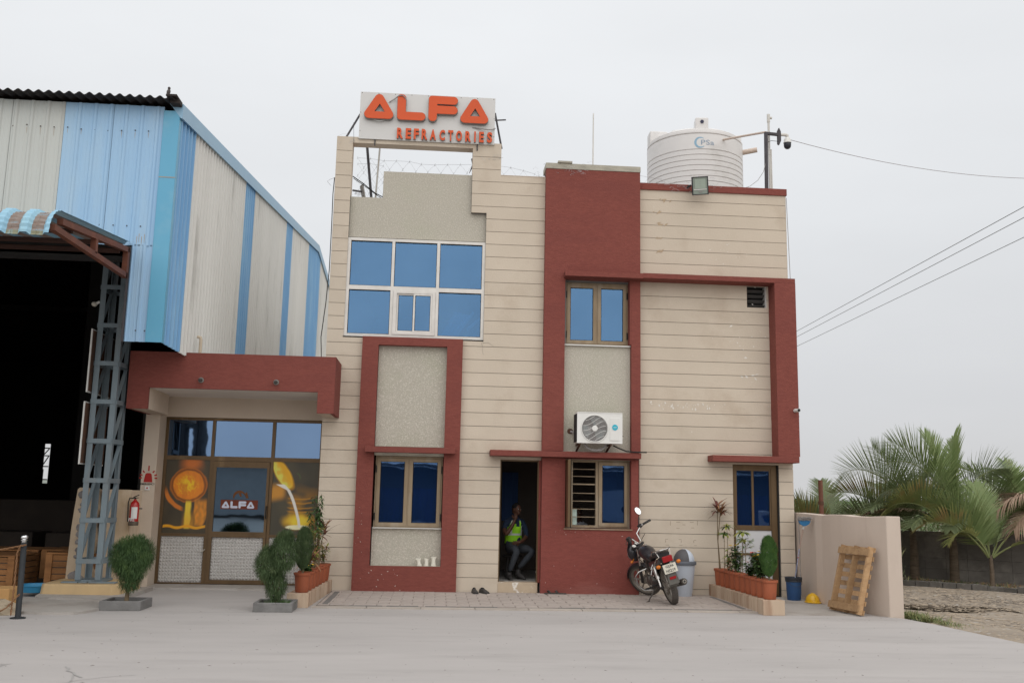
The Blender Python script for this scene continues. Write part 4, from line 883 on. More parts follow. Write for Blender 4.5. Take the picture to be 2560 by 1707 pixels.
# fire extinguisher
FE = thing('fire_extinguisher', (-4.88, -.42, 1.04), 'red fire extinguisher hanging on the cream wall left of the glazed entrance', 'fire extinguisher')
fr = pm('extinguisher_red', (.42, .02, .018), (.36, .018, .015), 3, rough=.25, coat=.5); c = (-4.885, -.40, 0)
MB().lathe([(.0, 1.06), (.055, 1.065), (.072, 1.08), (.074, 1.13), (.074, 1.36), (.066, 1.40), (.035, 1.435), (.024, 1.44), (.024, 1.46)], c, 24).build('cylinder', fr, FE, smooth=True)
MB().lathe([(.0, 1.038), (.07, 1.04), (.078, 1.05), (.078, 1.10), (.0745, 1.105)], c, 24).build('base_skirt', pm('dirty_black_rubber', (.05, .045, .04), (.14, .11, .08), 12), FE, smooth=True)
m = MB(); m.tube([(c[0], c[1], 1.455), (c[0], c[1], 1.49)], .016, 8); m.bar((c[0] - .03, c[1], 1.49), (c[0] + .06, c[1] - .02, 1.53), .018, .012); m.bar((c[0] - .02, c[1], 1.475), (c[0] + .055, c[1] - .02, 1.485), .016, .01); m.build('valve_handle', darkgap, FE)
MB().tube([(c[0] - .02, c[1] - .01, 1.475), (c[0] - .085, c[1] - .01, 1.48), (c[0] - .10, c[1] - .02, 1.40), (c[0] - .085, c[1] - .04, 1.2), (c[0] - .08, c[1] - .04, 1.1)], .010, 8).build('hose', darkgap, FE)
m = MB(); seg = 10; vs_ = []
for k in range(seg + 1):
    a = -pi / 2 - .35 + 1.3 * k / seg; vs_ += [(c[0] + .0755 * cos(a), c[1] + .0755 * sin(a), 1.15), (c[0] + .0755 * cos(a), c[1] + .0755 * sin(a), 1.335)]
m.add(vs_, [(2 * i, 2 * i + 2, 2 * i + 3, 2 * i + 1) for i in range(seg)]); m.build('label_sheet', whitewash, FE)
text('lettering', 'FIRE', (c[0] - .01, c[1] - .0785, 1.135), .06, .002, whitewash, FE, .001, fit=(.095, .05))
MB().box(c[0] - .09, c[0] + .09, -.30, -.281, 1.3, 1.32).build('wall_hook', steel, FE)
# bird on the roof corner
BD = thing('bird', (-4.26, -2.5, 7.54), 'small dark bird perched on the warehouse roof corner', 'bird')
m = MB(); R_ = Matrix.Rotation(radians(-35), 3, 'X'); m.ell((-4.26, -2.5, 7.60), (.028, .034, .062), 12, 8, R_); m.ell((-4.26, -2.485, 7.665), (.022, .024, .024), 10, 6); m.tube([(-4.26, -2.46, 7.668), (-4.26, -2.435, 7.662)], [.007, .001], 6); m.add([(-4.275, -2.53, 7.565), (-4.245, -2.53, 7.565), (-4.25, -2.60, 7.50), (-4.27, -2.60, 7.50), (-4.26, -2.53, 7.575)], [(0, 1, 2, 3), (0, 4, 1), (1, 4, 2), (2, 4, 3), (3, 4, 0)]); m.tube([(-4.27, -2.5, 7.56), (-4.27, -2.5, 7.54)], .004, 5); m.tube([(-4.25, -2.5, 7.56), (-4.25, -2.5, 7.54)], .004, 5); m.build('bird_body', pm('dark_feather', (.06, .05, .05), (.1, .085, .08), 20), BD, smooth=True)
# vent pipe stub at the fascia
t = thing('pipe_stub', (-3.98, -.7, 3.83), 'short cream vent pipe standing where the shed side meets the fascia', 'pipe'); MB().tube([(-3.99, -.55, 3.83), (-3.99, -.55, 4.10), (-4.0, -.55, 4.14), (-4.05, -.55, 4.15)], .026, 10).build('pipe_body', pm('cream_pipe', (.6, .5, .38)), t, smooth=True)
# timber crates and dark stacks inside the bay
wood = pm('crate_wood', (.33, .155, .06), (.24, .11, .042), 3, bump=.4, stretch=(.4, 1, 3), stain=(.15, .07, .03), stsc=3, stlo=.5, sthi=.8, rand=.12)
def crate(x0, x1, y0, y1, z0, z1, lb):
    t = thing('timber_crate', ((x0 + x1) / 2, (y0 + y1) / 2, z0), lb, 'crate', 'timber crates in the warehouse bay'); n = 5; h = (z1 - z0) / n
    for k in range(n): MB().box(x0 + .10, x1 - .10, y0 + .005, y0 + .025, z0 + k * h + .006, z0 + (k + 1) * h - .01).build('plank', wood, t)
    for k in range(n): MB().box(x1 - .025, x1 - .005, y0 + .03, y1, z0 + k * h + .006, z0 + (k + 1) * h - .01).build('plank', wood, t)
    for a, b in ((x0, x0 + .10), (x1 - .10, x1)): MB().box(a, b, y0 - .02, y0 + .03, z0, z1).build('corner_post', wood, t)
    MB().box(x0, x1, y0 - .0, y1, z1 + .002, z1 + .025).build('lid', wood, t); MB().box(x0 + .03, x1 - .03, y0 + .03, y1 - .03, z0, z1 - .01).build('lining', interior, t); return t
crate(-7.45, -6.62, -.55, .4, .05, .52, 'timber crate in the bay entrance at the left, next to the chain post'); crate(-6.22, -5.45, -.35, .6, .05, .56, 'timber crate tucked behind the pedestal and the broken wall end')
crate(-8.6, -7.0, 1.3, 2.3, .05, .50, 'wide timber crate in the shadow behind the front crates'); crate(-6.9, -5.9, 1.2, 2.2, .05, .52, 'shadowed timber crate behind the gap between the front crates')
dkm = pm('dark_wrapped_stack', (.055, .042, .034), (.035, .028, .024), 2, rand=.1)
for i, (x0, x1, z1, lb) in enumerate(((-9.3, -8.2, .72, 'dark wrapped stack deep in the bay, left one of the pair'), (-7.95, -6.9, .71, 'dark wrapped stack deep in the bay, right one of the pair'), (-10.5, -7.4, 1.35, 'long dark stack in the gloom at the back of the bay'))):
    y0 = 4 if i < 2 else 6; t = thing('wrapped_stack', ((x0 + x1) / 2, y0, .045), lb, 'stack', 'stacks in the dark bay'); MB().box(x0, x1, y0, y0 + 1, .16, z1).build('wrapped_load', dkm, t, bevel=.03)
    for a in (x0 + .05, (x0 + x1) / 2 - .05, x1 - .15): MB().box(a, a + .1, y0, y0 + 1, .045, .155).build('skid', dkm, t)
BA = thing('blue_basin', (-6.0, -1.25, .055), 'round blue plastic basin on the step left of the pedestal', 'basin')
MB().lathe([(.0, .06), (.20, .06), (.235, .15), (.25, .155), (.25, .17), (.225, .165), (.19, .075), (.0, .075)], (-6.0, -1.22, 0), 28).build('basin_body', pm('blue_plastic', (.03, .19, .36), (.04, .23, .40), 4, rough=.4), BA, smooth=True)
# chain post, chain, rock, ochre block
post_m = pm('dark_bollard_paint', (.045, .05, .055), (.03, .033, .036), 4, rough=.5); chm = pm('rusty_chain', (.28, .15, .075), (.20, .10, .05), 20)
BO = thing('chain_post', (-5.15, -3.88, 0), 'slim dark steel post with polished ball top and rusty chain', 'post')
MB().tube([(-5.14, -3.88, 0), (-5.155, -3.88, .93)], .035, 16).build('post_tube', post_m, BO, smooth=True); MB().lathe([(.09, 0), (.09, .012), (.05, .02)], (-5.14, -3.88, 0), 18).build('foot_flange', post_m, BO)
chrome = pm('polished_steel', (.75, .75, .75), rough=.12, metal=1.0)
MB().lathe([(.028, .93), (.028, .945), (.042, .95), (.042, .958), (.026, .963), (.040, .975), (.045, .99), (.039, 1.008), (.02, 1.022), (.0, 1.025)], (-5.157, -3.88, 0), 18).build('ball_finial', chrome, BO, smooth=True)
def chain(name, pts, r0=.011):
    m = MB(); P = [Vector(p) for p in pts]; d = [(b - a).length for a, b in zip(P, P[1:])]; tot = sum(d); n = int(tot / .036); 
    def at(s_):
        for a, b, l_ in zip(P, P[1:], d):
            if s_ <= l_: return a.lerp(b, s_ / l_), (b - a).normalized()
            s_ -= l_
        return P[-1], (P[-1] - P[-2]).normalized()
    for i in range(n):
        p, t_ = at((i + .5) * tot / n); u = t_.orthogonal().normalized(); 
        if i % 2: u = t_.cross(u)
        m.tube([p + t_ * (.024 * cos(a)) + u * (.009 * sin(a)) for a in [2 * pi * k / 6 for k in range(6)]], .0055, 4, closed=True)
    return m
ch1 = [(-5.11, -3.93, .90)] + [(-5.11 - 2.4 * t, -3.93 + .3 * t, .90 - .45 * t * (1 - t) - .10 * t) for t in [k / 10 for k in range(1, 11)]]
stuff(chain('c', ch1).build('chain', chm, BO)); stuff(chain('c', [(-5.12, -3.94, .90), (-5.17, -3.95, .88), (-5.205, -3.93, .8), (-5.20, -3.93, .4), (-5.20, -3.95, .05)]).build('chain', chm, BO))
stuff(chain('c', [(-5.12, -3.95, .30), (-5.25, -3.97, .14), (-5.42, -4.0, .03), (-5.55, -4.02, .02), (-5.3, -4.08, .015), (-5.5, -4.14, .015), (-5.75, -4.1, .02), (-5.5, -4.2, .015)]).build('chain', chm, BO))
OBk = thing('ochre_block', (-5.85, -3.1, 0), 'ochre painted concrete block behind the chain post', 'block'); MB().box(-6.35, -5.62, -3.05, -2.6, .0, .275).build('block_body', pm('ochre_paint', (.52, .30, .12), (.44, .25, .10), 3, bump=.4, stain=(.3, .2, .12)), OBk, bevel=.012)
RK = thing('mortar_lump', (-5.55, -3.45, 0), 'rough lump of broken mortar at the foot of the chain post', 'rubble'); q = MB(); q.ell((-5.62, -3.5, .03), (.36, .16, .15), 14, 8); r = random.Random(2); q.v = [(v[0] + r.uniform(-.03, .03), v[1] + r.uniform(-.03, .03), max(0, v[2] + r.uniform(-.025, .025))) for v in q.v]; q.build('lump', pm('mortar_rubble', (.40, .33, .24), (.30, .24, .17), 6, bump=.8, bsc=15), RK)
# ------------------------------------------------------------ on the walls and roof
AC = thing('air_conditioner', (2.75, -.45, 2.55), 'white outdoor air conditioner unit mounted above the guard room window', 'air conditioner')
acw = pm('ac_white', (.74, .73, .70), (.70, .69, .66), 3, rough=.4)
AX0, AX1, AY0, AY1, AZ0, AZ1 = 2.362, 3.143, -.50, -.22, 2.55, 3.065; fcx, fcz, fr_ = 2.665, 2.80, .228
m = MB(); seg = 40
# front face with round hole
vs_ = []; fs = []
def sq(a):
    dx, dz = cos(a), sin(a); ks = []
    if dx > 0: ks.append((AX1 - fcx) / dx)
    if dx < 0: ks.append((AX0 - fcx) / dx)
    if dz > 0: ks.append((AZ1 - fcz) / dz)
    if dz < 0: ks.append((AZ0 - fcz) / dz)
    k = min(ks); return (fcx + dx * k, fcz + dz * k)
angs = sorted([2 * pi * k / seg for k in range(seg)] + [atan2(z - fcz, x - fcx) % (2 * pi) for x in (AX0, AX1) for z in (AZ0, AZ1)])
n = len(angs)
for a in angs: p = sq(a); vs_ += [(p[0], AY0, p[1]), (fcx + fr_ * cos(a), AY0, fcz + fr_ * sin(a)), (fcx + fr_ * .96 * cos(a), AY0 + .05, fcz + fr_ * .96 * sin(a)), (p[0], AY1, p[1])]
for i in range(n): j = (i + 1) % n; fs += [(4 * i, 4 * i + 1, 4 * j + 1, 4 * j), (4 * i + 1, 4 * i + 2, 4 * j + 2, 4 * j + 1), (4 * i, 4 * j, 4 * j + 3, 4 * i + 3)]
fs.append(tuple(4 * i + 3 for i in range(n))); m.add(vs_, fs); m.build('housing', acw, AC)
MB().box(AX0 - .018, AX0 - .004, AY0 + .01, AY1, AZ0 + .02, AZ1 - .02).build('coil_side', darkgap, AC); MB().box(AX0 + .002, AX1 - .002, AY0 - .006, AY1, AZ1 + .001, AZ1 + .012).build('top_cover', acw, AC)
MB().lathe([(fr_ * .955, AY0 + .055), (0, AY0 + .055)], (fcx, 0, fcz), 32, 'Y').build('dark_well', pm('ac_dark_well', (.12, .10, .10)), AC)
q = MB()
for k, cc in enumerate(((.20, .13, .12), (.10, .13, .17), (.13, .17, .12))):
    pass
fb = pm('fan_blade', (.22, .19, .18), (.12, .16, .17), 8, rough=.3)
for k in range(3):
    a0 = 2 * pi * k / 3 + .5; vs_ = []
    for i in range(7):
        a = a0 + 1.25 * i / 6; vs_ += [(fcx + .05 * cos(a), AY0 + .045 - .015 * i / 6, fcz + .05 * sin(a)), (fcx + .205 * cos(a + .25), AY0 + .048 - .02 * i / 6, fcz + .205 * sin(a + .25))]
    MB().add(vs_, [(2 * i, 2 * i + 1, 2 * i + 3, 2 * i + 2) for i in range(6)]).build('fan_blade', fb, AC)
q = MB()
for i in range(-16, 17):
    x_ = i * .0135; h_ = sqrt(max(0, fr_ ** 2 - x_ ** 2)); q.bar((fcx + x_, AY0 - .003, fcz - h_), (fcx + x_, AY0 - .003, fcz + h_), .0022, .0022)
q.build('fan_grille', acw, AC)
q = MB()
for k in range(-3, 5):
    pts = []
    for i in range(15):
        x_ = -fr_ + 2 * fr_ * i / 14; z = k * .085 - .04 + x_ * .35 + .03 * sin(x_ * 13)
        if x_ * x_ + z * z < fr_ ** 2: pts.append((fcx + x_, AY0 - .007, fcz + z))
    if len(pts) > 2: q.tube(pts, .0032, 5)
q.tube([(fcx + fr_ * cos(a), AY0 - .006, fcz + fr_ * sin(a)) for a in [2 * pi * k / 40 for k in range(40)]], .008, 6, closed=True)
q.build('guard_wire', acw, AC)
MB().lathe([(.05, AY0 - .012), (.045, AY0 - .018), (0, AY0 - .02)], (fcx, 0, fcz), 24, 'Y').build('hub_disc', acw, AC)
MB().box(2.925, 3.10, AY0 - .008, AY0 + .002, 2.60, 2.99).build('front_plate', acw, AC, bevel=.006)
MB().lathe([(.05, AY0 - .014), (0, AY0 - .014)], (3.012, 0, 2.825), 24, 'Y').build('blue_badge', pm('cyan_badge', (.02, .36, .50), (.03, .45, .58), 9, rough=.4), AC)
MB().box(2.985, 3.04, AY0 - .016, AY0 - .0145, 2.819, 2.829).build('badge_print', whitewash, AC)
for x_ in (2.42, 2.95): MB().bar((x_, AY0 + .02, 2.535), (x_, -.02, 2.535), .03, .03).build('bracket_arm', rust, AC); MB().bar((x_, AY0 + .10, 2.52), (x_, -.02, 2.435), .03, .02).build('bracket_strut', rust, AC); 
q = MB(); q.tube([(2.50, -.36, 2.54), (2.56, -.36, 2.47), (2.68, -.36, 2.43), (2.80, -.36, 2.44), (2.88, -.36, 2.50), (2.90, -.34, 2.54)], .011, 8); q.tube([(2.52, -.34, 2.54), (2.60, -.34, 2.46), (2.72, -.34, 2.445), (2.84, -.34, 2.48), (2.88, -.34, 2.54)], .011, 8); q.build('refrigerant_hose', cabm, AC)
MB().tube([(3.02, -.30, 2.53), (3.08, -.31, 2.50), (3.25, -.31, 2.435), (3.4, -.32, 2.425), (3.60, -.33, 2.424)], .0115, 8).build('drain_pipe', darkgap, AC)
q = MB(); q.ell((2.31, -.02, 2.775), (.055, .012, .05), 12, 6); q.build('chipped_hole', rust, AC); MB().tube([(2.32, -.02, 2.77), (2.36, -.2, 2.74)], .02, 8).build('pipe_sleeve', cabm, AC)
q = MB(); q.box(3.146, 3.17, -.45, -.42, 2.68, 2.69); q.box(3.146, 3.165, -.40, -.37, 2.62, 2.632); q.build('valve', darkgap, AC)
# floodlight on the parapet
FL = thing('floodlight', (4.6, -.2, 7.2), 'square led floodlight with black rim fixed on the red parapet', 'floodlight')
T_ = Matrix.Translation((4.607, -.30, 7.262)) @ Matrix.Rotation(radians(-6), 4, 'Y') @ Matrix.Rotation(radians(14), 4, 'X')
m = MB(); hw, hh = .150, .165; m.box(-hw, hw, 0, .04, -hh, -hh + .014); m.box(-hw, hw, 0, .04, hh - .014, hh); m.box(-hw, -hw + .014, 0, .04, -hh + .014, hh - .014); m.box(hw - .014, hw, 0, .04, -hh + .014, hh - .014); m.box(-hw + .02, hw - .02, .04, .065, -hh + .02, hh - .02)
m.xf(T_).build('black_rim', pm('black_lamp_metal', (.035, .035, .04), rough=.5), FL)
gl = pm('floodlight_glass', (.30, .34, .30), (.26, .30, .26), 3, rough=.15); MB().box(-hw + .015, hw - .015, .012, .018, -hh + .015, hh - .015).xf(T_).build('glass', gl, FL)
m = MB(); m.box(-.10, .10, .006, .0115, -.05, .12); m.xf(T_).build('led_panel', pm('led_panel', (.36, .42, .36), rough=.3), FL); m = MB(); m.box(-.12, .12, .005, .0115, -.075, -.06); m.xf(T_).build('reflector_edge', whitewash, FL)
q = MB()
for z in (.075, .03, -.01): q.box(-.012, .012, .003, .0055, z, z + .004)
q.box(-.03, .035, .003, .0055, -.115, -.095); q.xf(T_).build('panel_print', cabm, FL)
m = MB(); m.bar((4.44, -.25, 7.27), (4.44, -.02, 7.32), .02, .04); m.bar((4.76, -.25, 7.25), (4.76, -.02, 7.30), .012, .03); m.build('mounting_arm', darkgap, FL)
# water tank
TK = thing('water_tank', (5.2, 2.6, 6.45), 'big white ribbed plastic water tank with blue swirl logo on the roof', 'water tank')
tkm = pm('tank_plastic', (.72, .70, .685), (.68, .66, .645), 1.0, rough=.38, stain=(.55, .53, .50), stsc=1.4); TC = (5.32, 2.65, 0); TR = 1.01
prof = [(0, 6.6), (TR, 6.6)]
z = 7.0
bands = [7.66, 7.82, 7.98, 8.14, 8.30, 8.46]
z0 = 6.6
zz = 6.75
marks = []
zz = 8.70 - .112 * 17
while zz < 8.74: marks.append(zz); zz += .112
for mz in marks: prof += [(TR, mz - .055), (TR + .003, mz - .02), (TR + .003, mz + .008), (TR - .020, mz + .016), (TR - .020, mz + .026), (TR, mz + .034)]
prof += [(TR + .004, 9.02), (TR + .004, 9.05), (TR - .028, 9.06), (TR - .028, 9.072), (TR, 9.082), (TR, 9.12), (TR - .03, 9.135), (TR - .03, 9.15), (TR - .03, 9.17), (TR - .06, 9.19), (TR - .16, 9.245), (TR - .35, 9.30), (TR - .6, 9.335), (.30, 9.35), (0, 9.35)]
MB().lathe(prof, TC, 72).build('tank_body', tkm, TK, smooth=True)
# moulded lifting lugs on the shoulder
def lug(ang, wd, z0, z1, rin, rout):
    R_ = Matrix.Translation(TC) @ Matrix.Rotation(ang, 4, 'Z'); m = MB(); w2 = wd / 2
    m.add([(-w2, -rout, z0), (w2, -rout, z0), (w2, -rout, z1), (-w2, -rout, z1), (-w2 * .9, -rin, z0), (w2 * .9, -rin, z0), (w2 * .9, -rin, z1), (-w2 * .9, -rin, z1), (-w2 * .7, -rin + .22, z0), (w2 * .7, -rin + .22, z0)],
          [(0, 1, 2, 3), (3, 2, 6, 7), (0, 3, 7, 4), (1, 5, 6, 2), (4, 7, 8), (5, 9, 6), (7, 6, 9, 8), (0, 4, 8, 9, 5, 1)]); return m.xf(R_).build('shoulder_lug', tkm, TK, bevel=.018)
lug(-.10, .27, 9.12, 9.43, .70, .95); lug(1.58, .34, 9.06, 9.40, .62, .99); lug(-1.62, .34, 9.06, 9.42, .62, .99); lug(pi, .27, 9.12, 9.40, .72, .95)
MB().lathe([(.038, 0), (.038, .006), (0, .006)], (0, 0, 0), 18, 'Y').xf(Matrix.Translation((TC[0] + .0 - .095, TC[1] - .955, 9.335)) @ Matrix.Rotation(-.1, 4, 'Z') @ Matrix.Rotation(pi, 4, 'Z')).build('round_badge', pm('dark_badge', (.06, .06, .10)), TK)
m = MB(); m.lathe([(.14, 9.33), (.14, 9.40), (.10, 9.42), (0, 9.42)], (4.9, 2.5, 0), 18); m.build('lid', tkm, TK, smooth=True)
def wrap(me, a0, zc, R0):     # bend flat lettering onto the tank wall
    for v in me.vertices:
        a = a0 + v.co.x / R0; z = v.co.y; off = R0 + .004 + v.co.z; v.co = (TC[0] + off * sin(a), TC[1] - off * cos(a), zc + z)
lgm = pm('logo_grey_blue', (.25, .33, .42), (.30, .36, .44)); lgb = pm('logo_blue', (.28, .45, .58))
me = textmesh('PSa', .20, .003, .0); xs_ = [v.co.x for v in me.vertices]; ys_ = [v.co.y for v in me.vertices]; me.transform(Matrix.Translation((-(min(xs_) + max(xs_)) / 2 + .035, 0, 0))); me.transform(Matrix.Diagonal((1.05, .75, 1, 1))); wrap(me, -.035, 8.86, TR); me.materials.clear(); me.materials.append(lgm); link('logo_lettering', me, TK)
m = MB(); vs_ = []
for k in range(31):
    a = radians(50 + 265 * k / 30); w_ = .004 + .018 * sin(pi * k / 30); r0 = .105
    vs_ += [((r0 - w_) * cos(a) - .11, (r0 - w_) * sin(a) * 1.0, 0), ((r0 + w_) * cos(a) - .11, (r0 + w_) * sin(a), 0)]
m.add(vs_, [(2 * k, 2 * k + 1, 2 * k + 3, 2 * k + 2) for k in range(30)]); me = m.mesh('logo_swirl', lgb); wrap(me, -.035, 8.865, TR); link('logo_swirl', me, TK)
MB().box(4.4, 6.25, 1.7, 3.6, 6.45, 6.60).build('stand', concrete, TK)
# overflow and feed pipes, camera post, tall pipe
pvc = pm('cream_pvc_pipe', (.62, .50, .42), (.56, .46, .39), 5, rough=.5); pvw = pm('white_pvc_pipe', (.64, .62, .58), (.56, .54, .50), 3, rough=.5)
t = thing('feed_pipe', (5.5, .9, 8.7), 'cream plastic pipe running from tank shoulder to camera post', 'pipe'); MB().tube([(5.62, 1.9, 9.02), (5.85, 1.0, 8.78), (6.06, .34, 8.61), (6.16, .33, 8.59)], .022, 8).build('pipe_run', pvc, t)
t = thing('overflow_pipe', (6.0, 1.5, 8.5), 'short thick cream overflow pipe sticking out of tank side', 'pipe'); MB().tube([(6.20, 2.35, 8.94), (6.55, 2.2, 8.98)], .055, 14).build('pipe_run', pvc, t); 
CPo = thing('camera_post', (6.05, .3, 7.37), 'dark steel post with arm holding the dome camera on the parapet', 'post')
MB().bar((6.04, .27, 7.0), (6.055, .27, 8.57), .055, .055, up=(0, 1, 0)).build('upright', steel, CPo); MB().bar((6.03, .27, 8.56), (6.30, .27, 8.545), .05, .05).build('arm', steel, CPo)
MB().add([(6.28, .25, 8.36), (6.31, .25, 8.34), (6.345, .25, 8.42), (6.345, .25, 8.60), (6.31, .25, 8.68), (6.28, .25, 8.62), (6.28, .30, 8.36), (6.31, .30, 8.34), (6.345, .30, 8.42), (6.345, .30, 8.60), (6.31, .30, 8.68), (6.28, .30, 8.62)], [tuple(range(6)), tuple(reversed(range(6, 12)))] + [(i, i + 6, (i + 1) % 6 + 6, (i + 1) % 6) for i in range(6)]).build('mounting_plate', steel, CPo)
MB().tube([(6.07, .25, 8.37), (6.15, .25, 8.41), (6.29, .25, 8.40)], .005, 5).build('cable', darkgap, CPo)
DC = thing('dome_camera', (6.45, .27, 8.27), 'white and black dome security camera hanging from roof post arm', 'security camera')
m = MB(); m.tube([(6.345, .27, 8.545), (6.40, .27, 8.55), (6.45, .27, 8.545), (6.472, .27, 8.53), (6.476, .27, 8.49)], [.03, .03, .034, .034, .024], 12); m.build('bracket_arm', pvw, DC, smooth=True)
MB().lathe([(.028, 8.50), (.045, 8.485), (.06, 8.46), (.068, 8.41), (.075, 8.395), (.075, 8.385), (0, 8.385)], (6.472, .27, 0), 24).build('camera_hood', whitewash, DC, smooth=True)
MB().lathe([(.068, 8.384), (.070, 8.34), (.062, 8.30), (.035, 8.272), (0, 8.265)], (6.472, .27, 0), 24).build('smoked_dome', pm('smoked_dome', (.03, .032, .04), rough=.12), DC, smooth=True)
VP = thing('vent_pipe', (6.14, .4, 7.37), 'tall thin white plastic pipe with tee fitting beside the camera post', 'pipe')
MB().tube([(6.16, .4, 7.0), (6.16, .4, 8.88)], .022, 10).build('pipe_run', pvw, VP); m = MB(); m.tube([(6.16, .4, 8.84), (6.16, .4, 9.0)], .03, 10); m.tube([(6.16, .4, 8.93), (6.225, .4, 8.93)], .026, 10); m.build('tee_fitting', pvw, VP); MB().tube([(6.205, .42, 7.0), (6.20, .42, 8.3)], .017, 8).build('second_pipe', pvw, VP)
t = thing('antenna_mast', (2.76, .5, 7.6), 'thin pale mast standing behind the capped red tower', 'mast'); MB().tube([(2.76, .5, 6.45), (2.768, .5, 8.88)], [.016, .011], 8).build('mast_tube', pvw, t)
t = thing('dark_pole', (-1.4, .6, 6.45), 'dark leaning steel pole behind the open lintel', 'pole'); MB().tube([(-1.335, .6, 6.46), (-1.375, .6, 7.06), (-1.50, .6, 8.1), (-1.505, .35, 8.2)], .025, 8).build('pole_tube', steel, t)
t = thing('pale_pole', (-1.28, .6, 6.45), 'pale thin pipe next to the dark pole behind the lintel', 'pole'); MB().tube([(-1.32, .62, 6.46), (-1.255, .62, 8.1)], .017, 8).build('pole_tube', pvw, t)
# small antenna panel behind the left pillar
PA = thing('panel_antenna', (-1.6, .35, 6.95), 'small grey flat panel antenna behind the corner pillar', 'antenna')
MB().box(-.012, .012, -.06, .06, -.14, .14).xf(Matrix.Translation((-1.52, .45, 7.1)) @ Matrix.Rotation(radians(-12), 4, 'Y') @ Matrix.Rotation(.5, 4, 'Z')).build('panel', pm('antenna_grey', (.33, .31, .29)), PA, bevel=.004)
MB().bar((-1.69, .3, 7.08), (-1.54, .42, 7.10), .025, .03).build('bracket', steel, PA)
# cables at the pillar
bc = thing('cable_loop', (-1.5, .5, 6.9), 'black cables sagging from the corner pillar across the roof gap', 'cable'); MB().tube([(-1.695, .25, 7.33), (-1.5, .4, 7.24), (-1.3, .5, 7.11), (-1.1, .55, 7.03), (-.9, .6, 6.98)], .009, 6).build('cable_run', darkgap, bc); MB().tube([(-1.69, .3, 7.31), (-1.45, .4, 7.18), (-1.25, .5, 7.06), (-1.05, .55, 6.96)], .006, 6).build('cable_run', darkgap, bc)
bc = thing('hanging_cable', (-2.0, -.02, 5), 'thin black cable hanging down the left edge of the office', 'cable'); MB().tube([(-1.98, .3, 7.3), (-2.0, .05, 7.22), (-2.005, -.02, 6.9), (-2.0, -.015, 6.3), (-2.0, -.015, 5.5), (-2.03, -.02, 4.9), (-2.08, -.03, 4.3), (-2.05, -.02, 3.84)], .008, 6).build('cable_run', darkgap, bc); MB().tube([(-2.0, 0, 7.2), (-2.07, 0, 7.17), (-2.12, 0, 7.13), (-2.05, 0, 7.05)], .003, 5).build('cable_run', cabm, bc)
bc = thing('tank_wire', (5.9, .5, 7.6), 'thin wire looping from camera post down to the parapet', 'wire'); MB().tube([(6.04, .25, 8.0), (5.98, .24, 7.78), (5.86, .22, 7.6), (5.7, .2, 7.47), (5.55, .15, 7.40), (5.2, .1, 7.37)], .005, 5).build('wire_run', cabm, bc)
bc = thing('edge_wire', (6.33, 0, 5.8), 'thin wire running down the right edge of the upper wall', 'wire'); MB().tube([(6.31, -.02, 7.2), (6.33, -.02, 6.3), (6.345, -.02, 5.6)], .006, 5).build('wire_run', cabm, bc)
# wall camera at the red fin
WC = thing('bullet_camera', (6.3, -.2, 3.2), 'small white bullet security camera on the outer side of the red fin', 'security camera')
MB().box(6.315, 6.33, -.27, -.18, 3.16, 3.26).build('mounting_box', whitewash, WC); MB().tube([(6.33, -.22, 3.215), (6.345, -.36, 3.21)], .032, 14).xf(Matrix.Translation((-.09, -.12, 0))).build('camera_body', whitewash, WC, smooth=True); MB().tube([(6.251, -.49, 3.21), (6.2525, -.50, 3.21)], .026, 14).build('lens', darkgap, WC)
MB().tube([(6.325, -.2, 3.2), (6.34, -.18, 3.5), (6.33, -.15, 3.8), (6.32, -.12, 4.4)], .006, 5).build('cable', darkgap, WC); MB().tube([(6.33, -.25, 3.17), (6.345, -.25, 3.12), (6.33, -.24, 3.08), (6.318, -.2, 3.1)], .006, 5).build('cable', darkgap, WC)
# barbed netting on the roof edge: diamonds of thin wire
nwm = pm('galvanised_wire', (.45, .45, .46), rough=.5); NT = thing('wire_netting', (0, .4, 6.9), 'thin barbed wire netting strung along the roof edge', 'wire netting'); r = random.Random(3)
def netting(x0, x1, zt, zb, y):
    m = MB(); pitch = .24; hgt = .17; n = int((x1 - x0) / pitch)
    rows = int((zt(x0) - zb) / hgt) + 1
    P = {}
    for i in range(2 * n + 2):
        for j in range(rows + 1):
            if (i + j) % 2 == 0: x_ = x0 + i * pitch / 2; P[i, j] = Vector((x_ + r.uniform(-.015, .015), y + r.uniform(-.04, .04), zt(x_) - j * hgt + r.uniform(-.012, .012)))
    for (i, j), p in P.items():
        for di in (-1, 1):
            q_ = P.get((i + di, j + 1))
            if q_: md = (p + q_) / 2 + Vector((di * .012, 0, -.012)); m.tube([p, md, q_], .0017, 3, caps=False)
        m.tube([p + Vector((-.006, 0, -.03)), p + Vector((.006, 0, .03))], .003, 3)
    tops = [P[i, 0] for i in range(0, 2 * n + 2, 2)]; m.tube(tops, .0025, 3)
    return m
m = netting(-1.66, 1.80, lambda x_: 7.78 + .05 * abs(x_ + .2) - .17 * max(0, x_ - .9) / .8, 7.3, .7); stuff(m.build('netting', nwm, NT)); stuff(netting(-1.7, -1.2, lambda x_: 7.9, 7.0, 1.2).build('netting', nwm, NT)); stuff(netting(3.5, 4.2, lambda x_: 7.55 - .2 * (x_ - 3.5), 7.3, .05).build('netting', nwm, NT))
m = MB()
def tangle(cx_, cy_, cz_, n, s_, sx_=1.0):
    for _ in range(n):
        p = Vector((cx_ + r.gauss(0, s_ * sx_), cy_ + r.gauss(0, .03), cz_ + r.gauss(0, s_ * .3))); pts = [p]
        for k in range(4): p = p + Vector((r.uniform(-.06, .06), r.uniform(-.02, .02), r.uniform(-.03, .03))); pts.append(p)
        m.tube(pts, .0018, 3, caps=False)
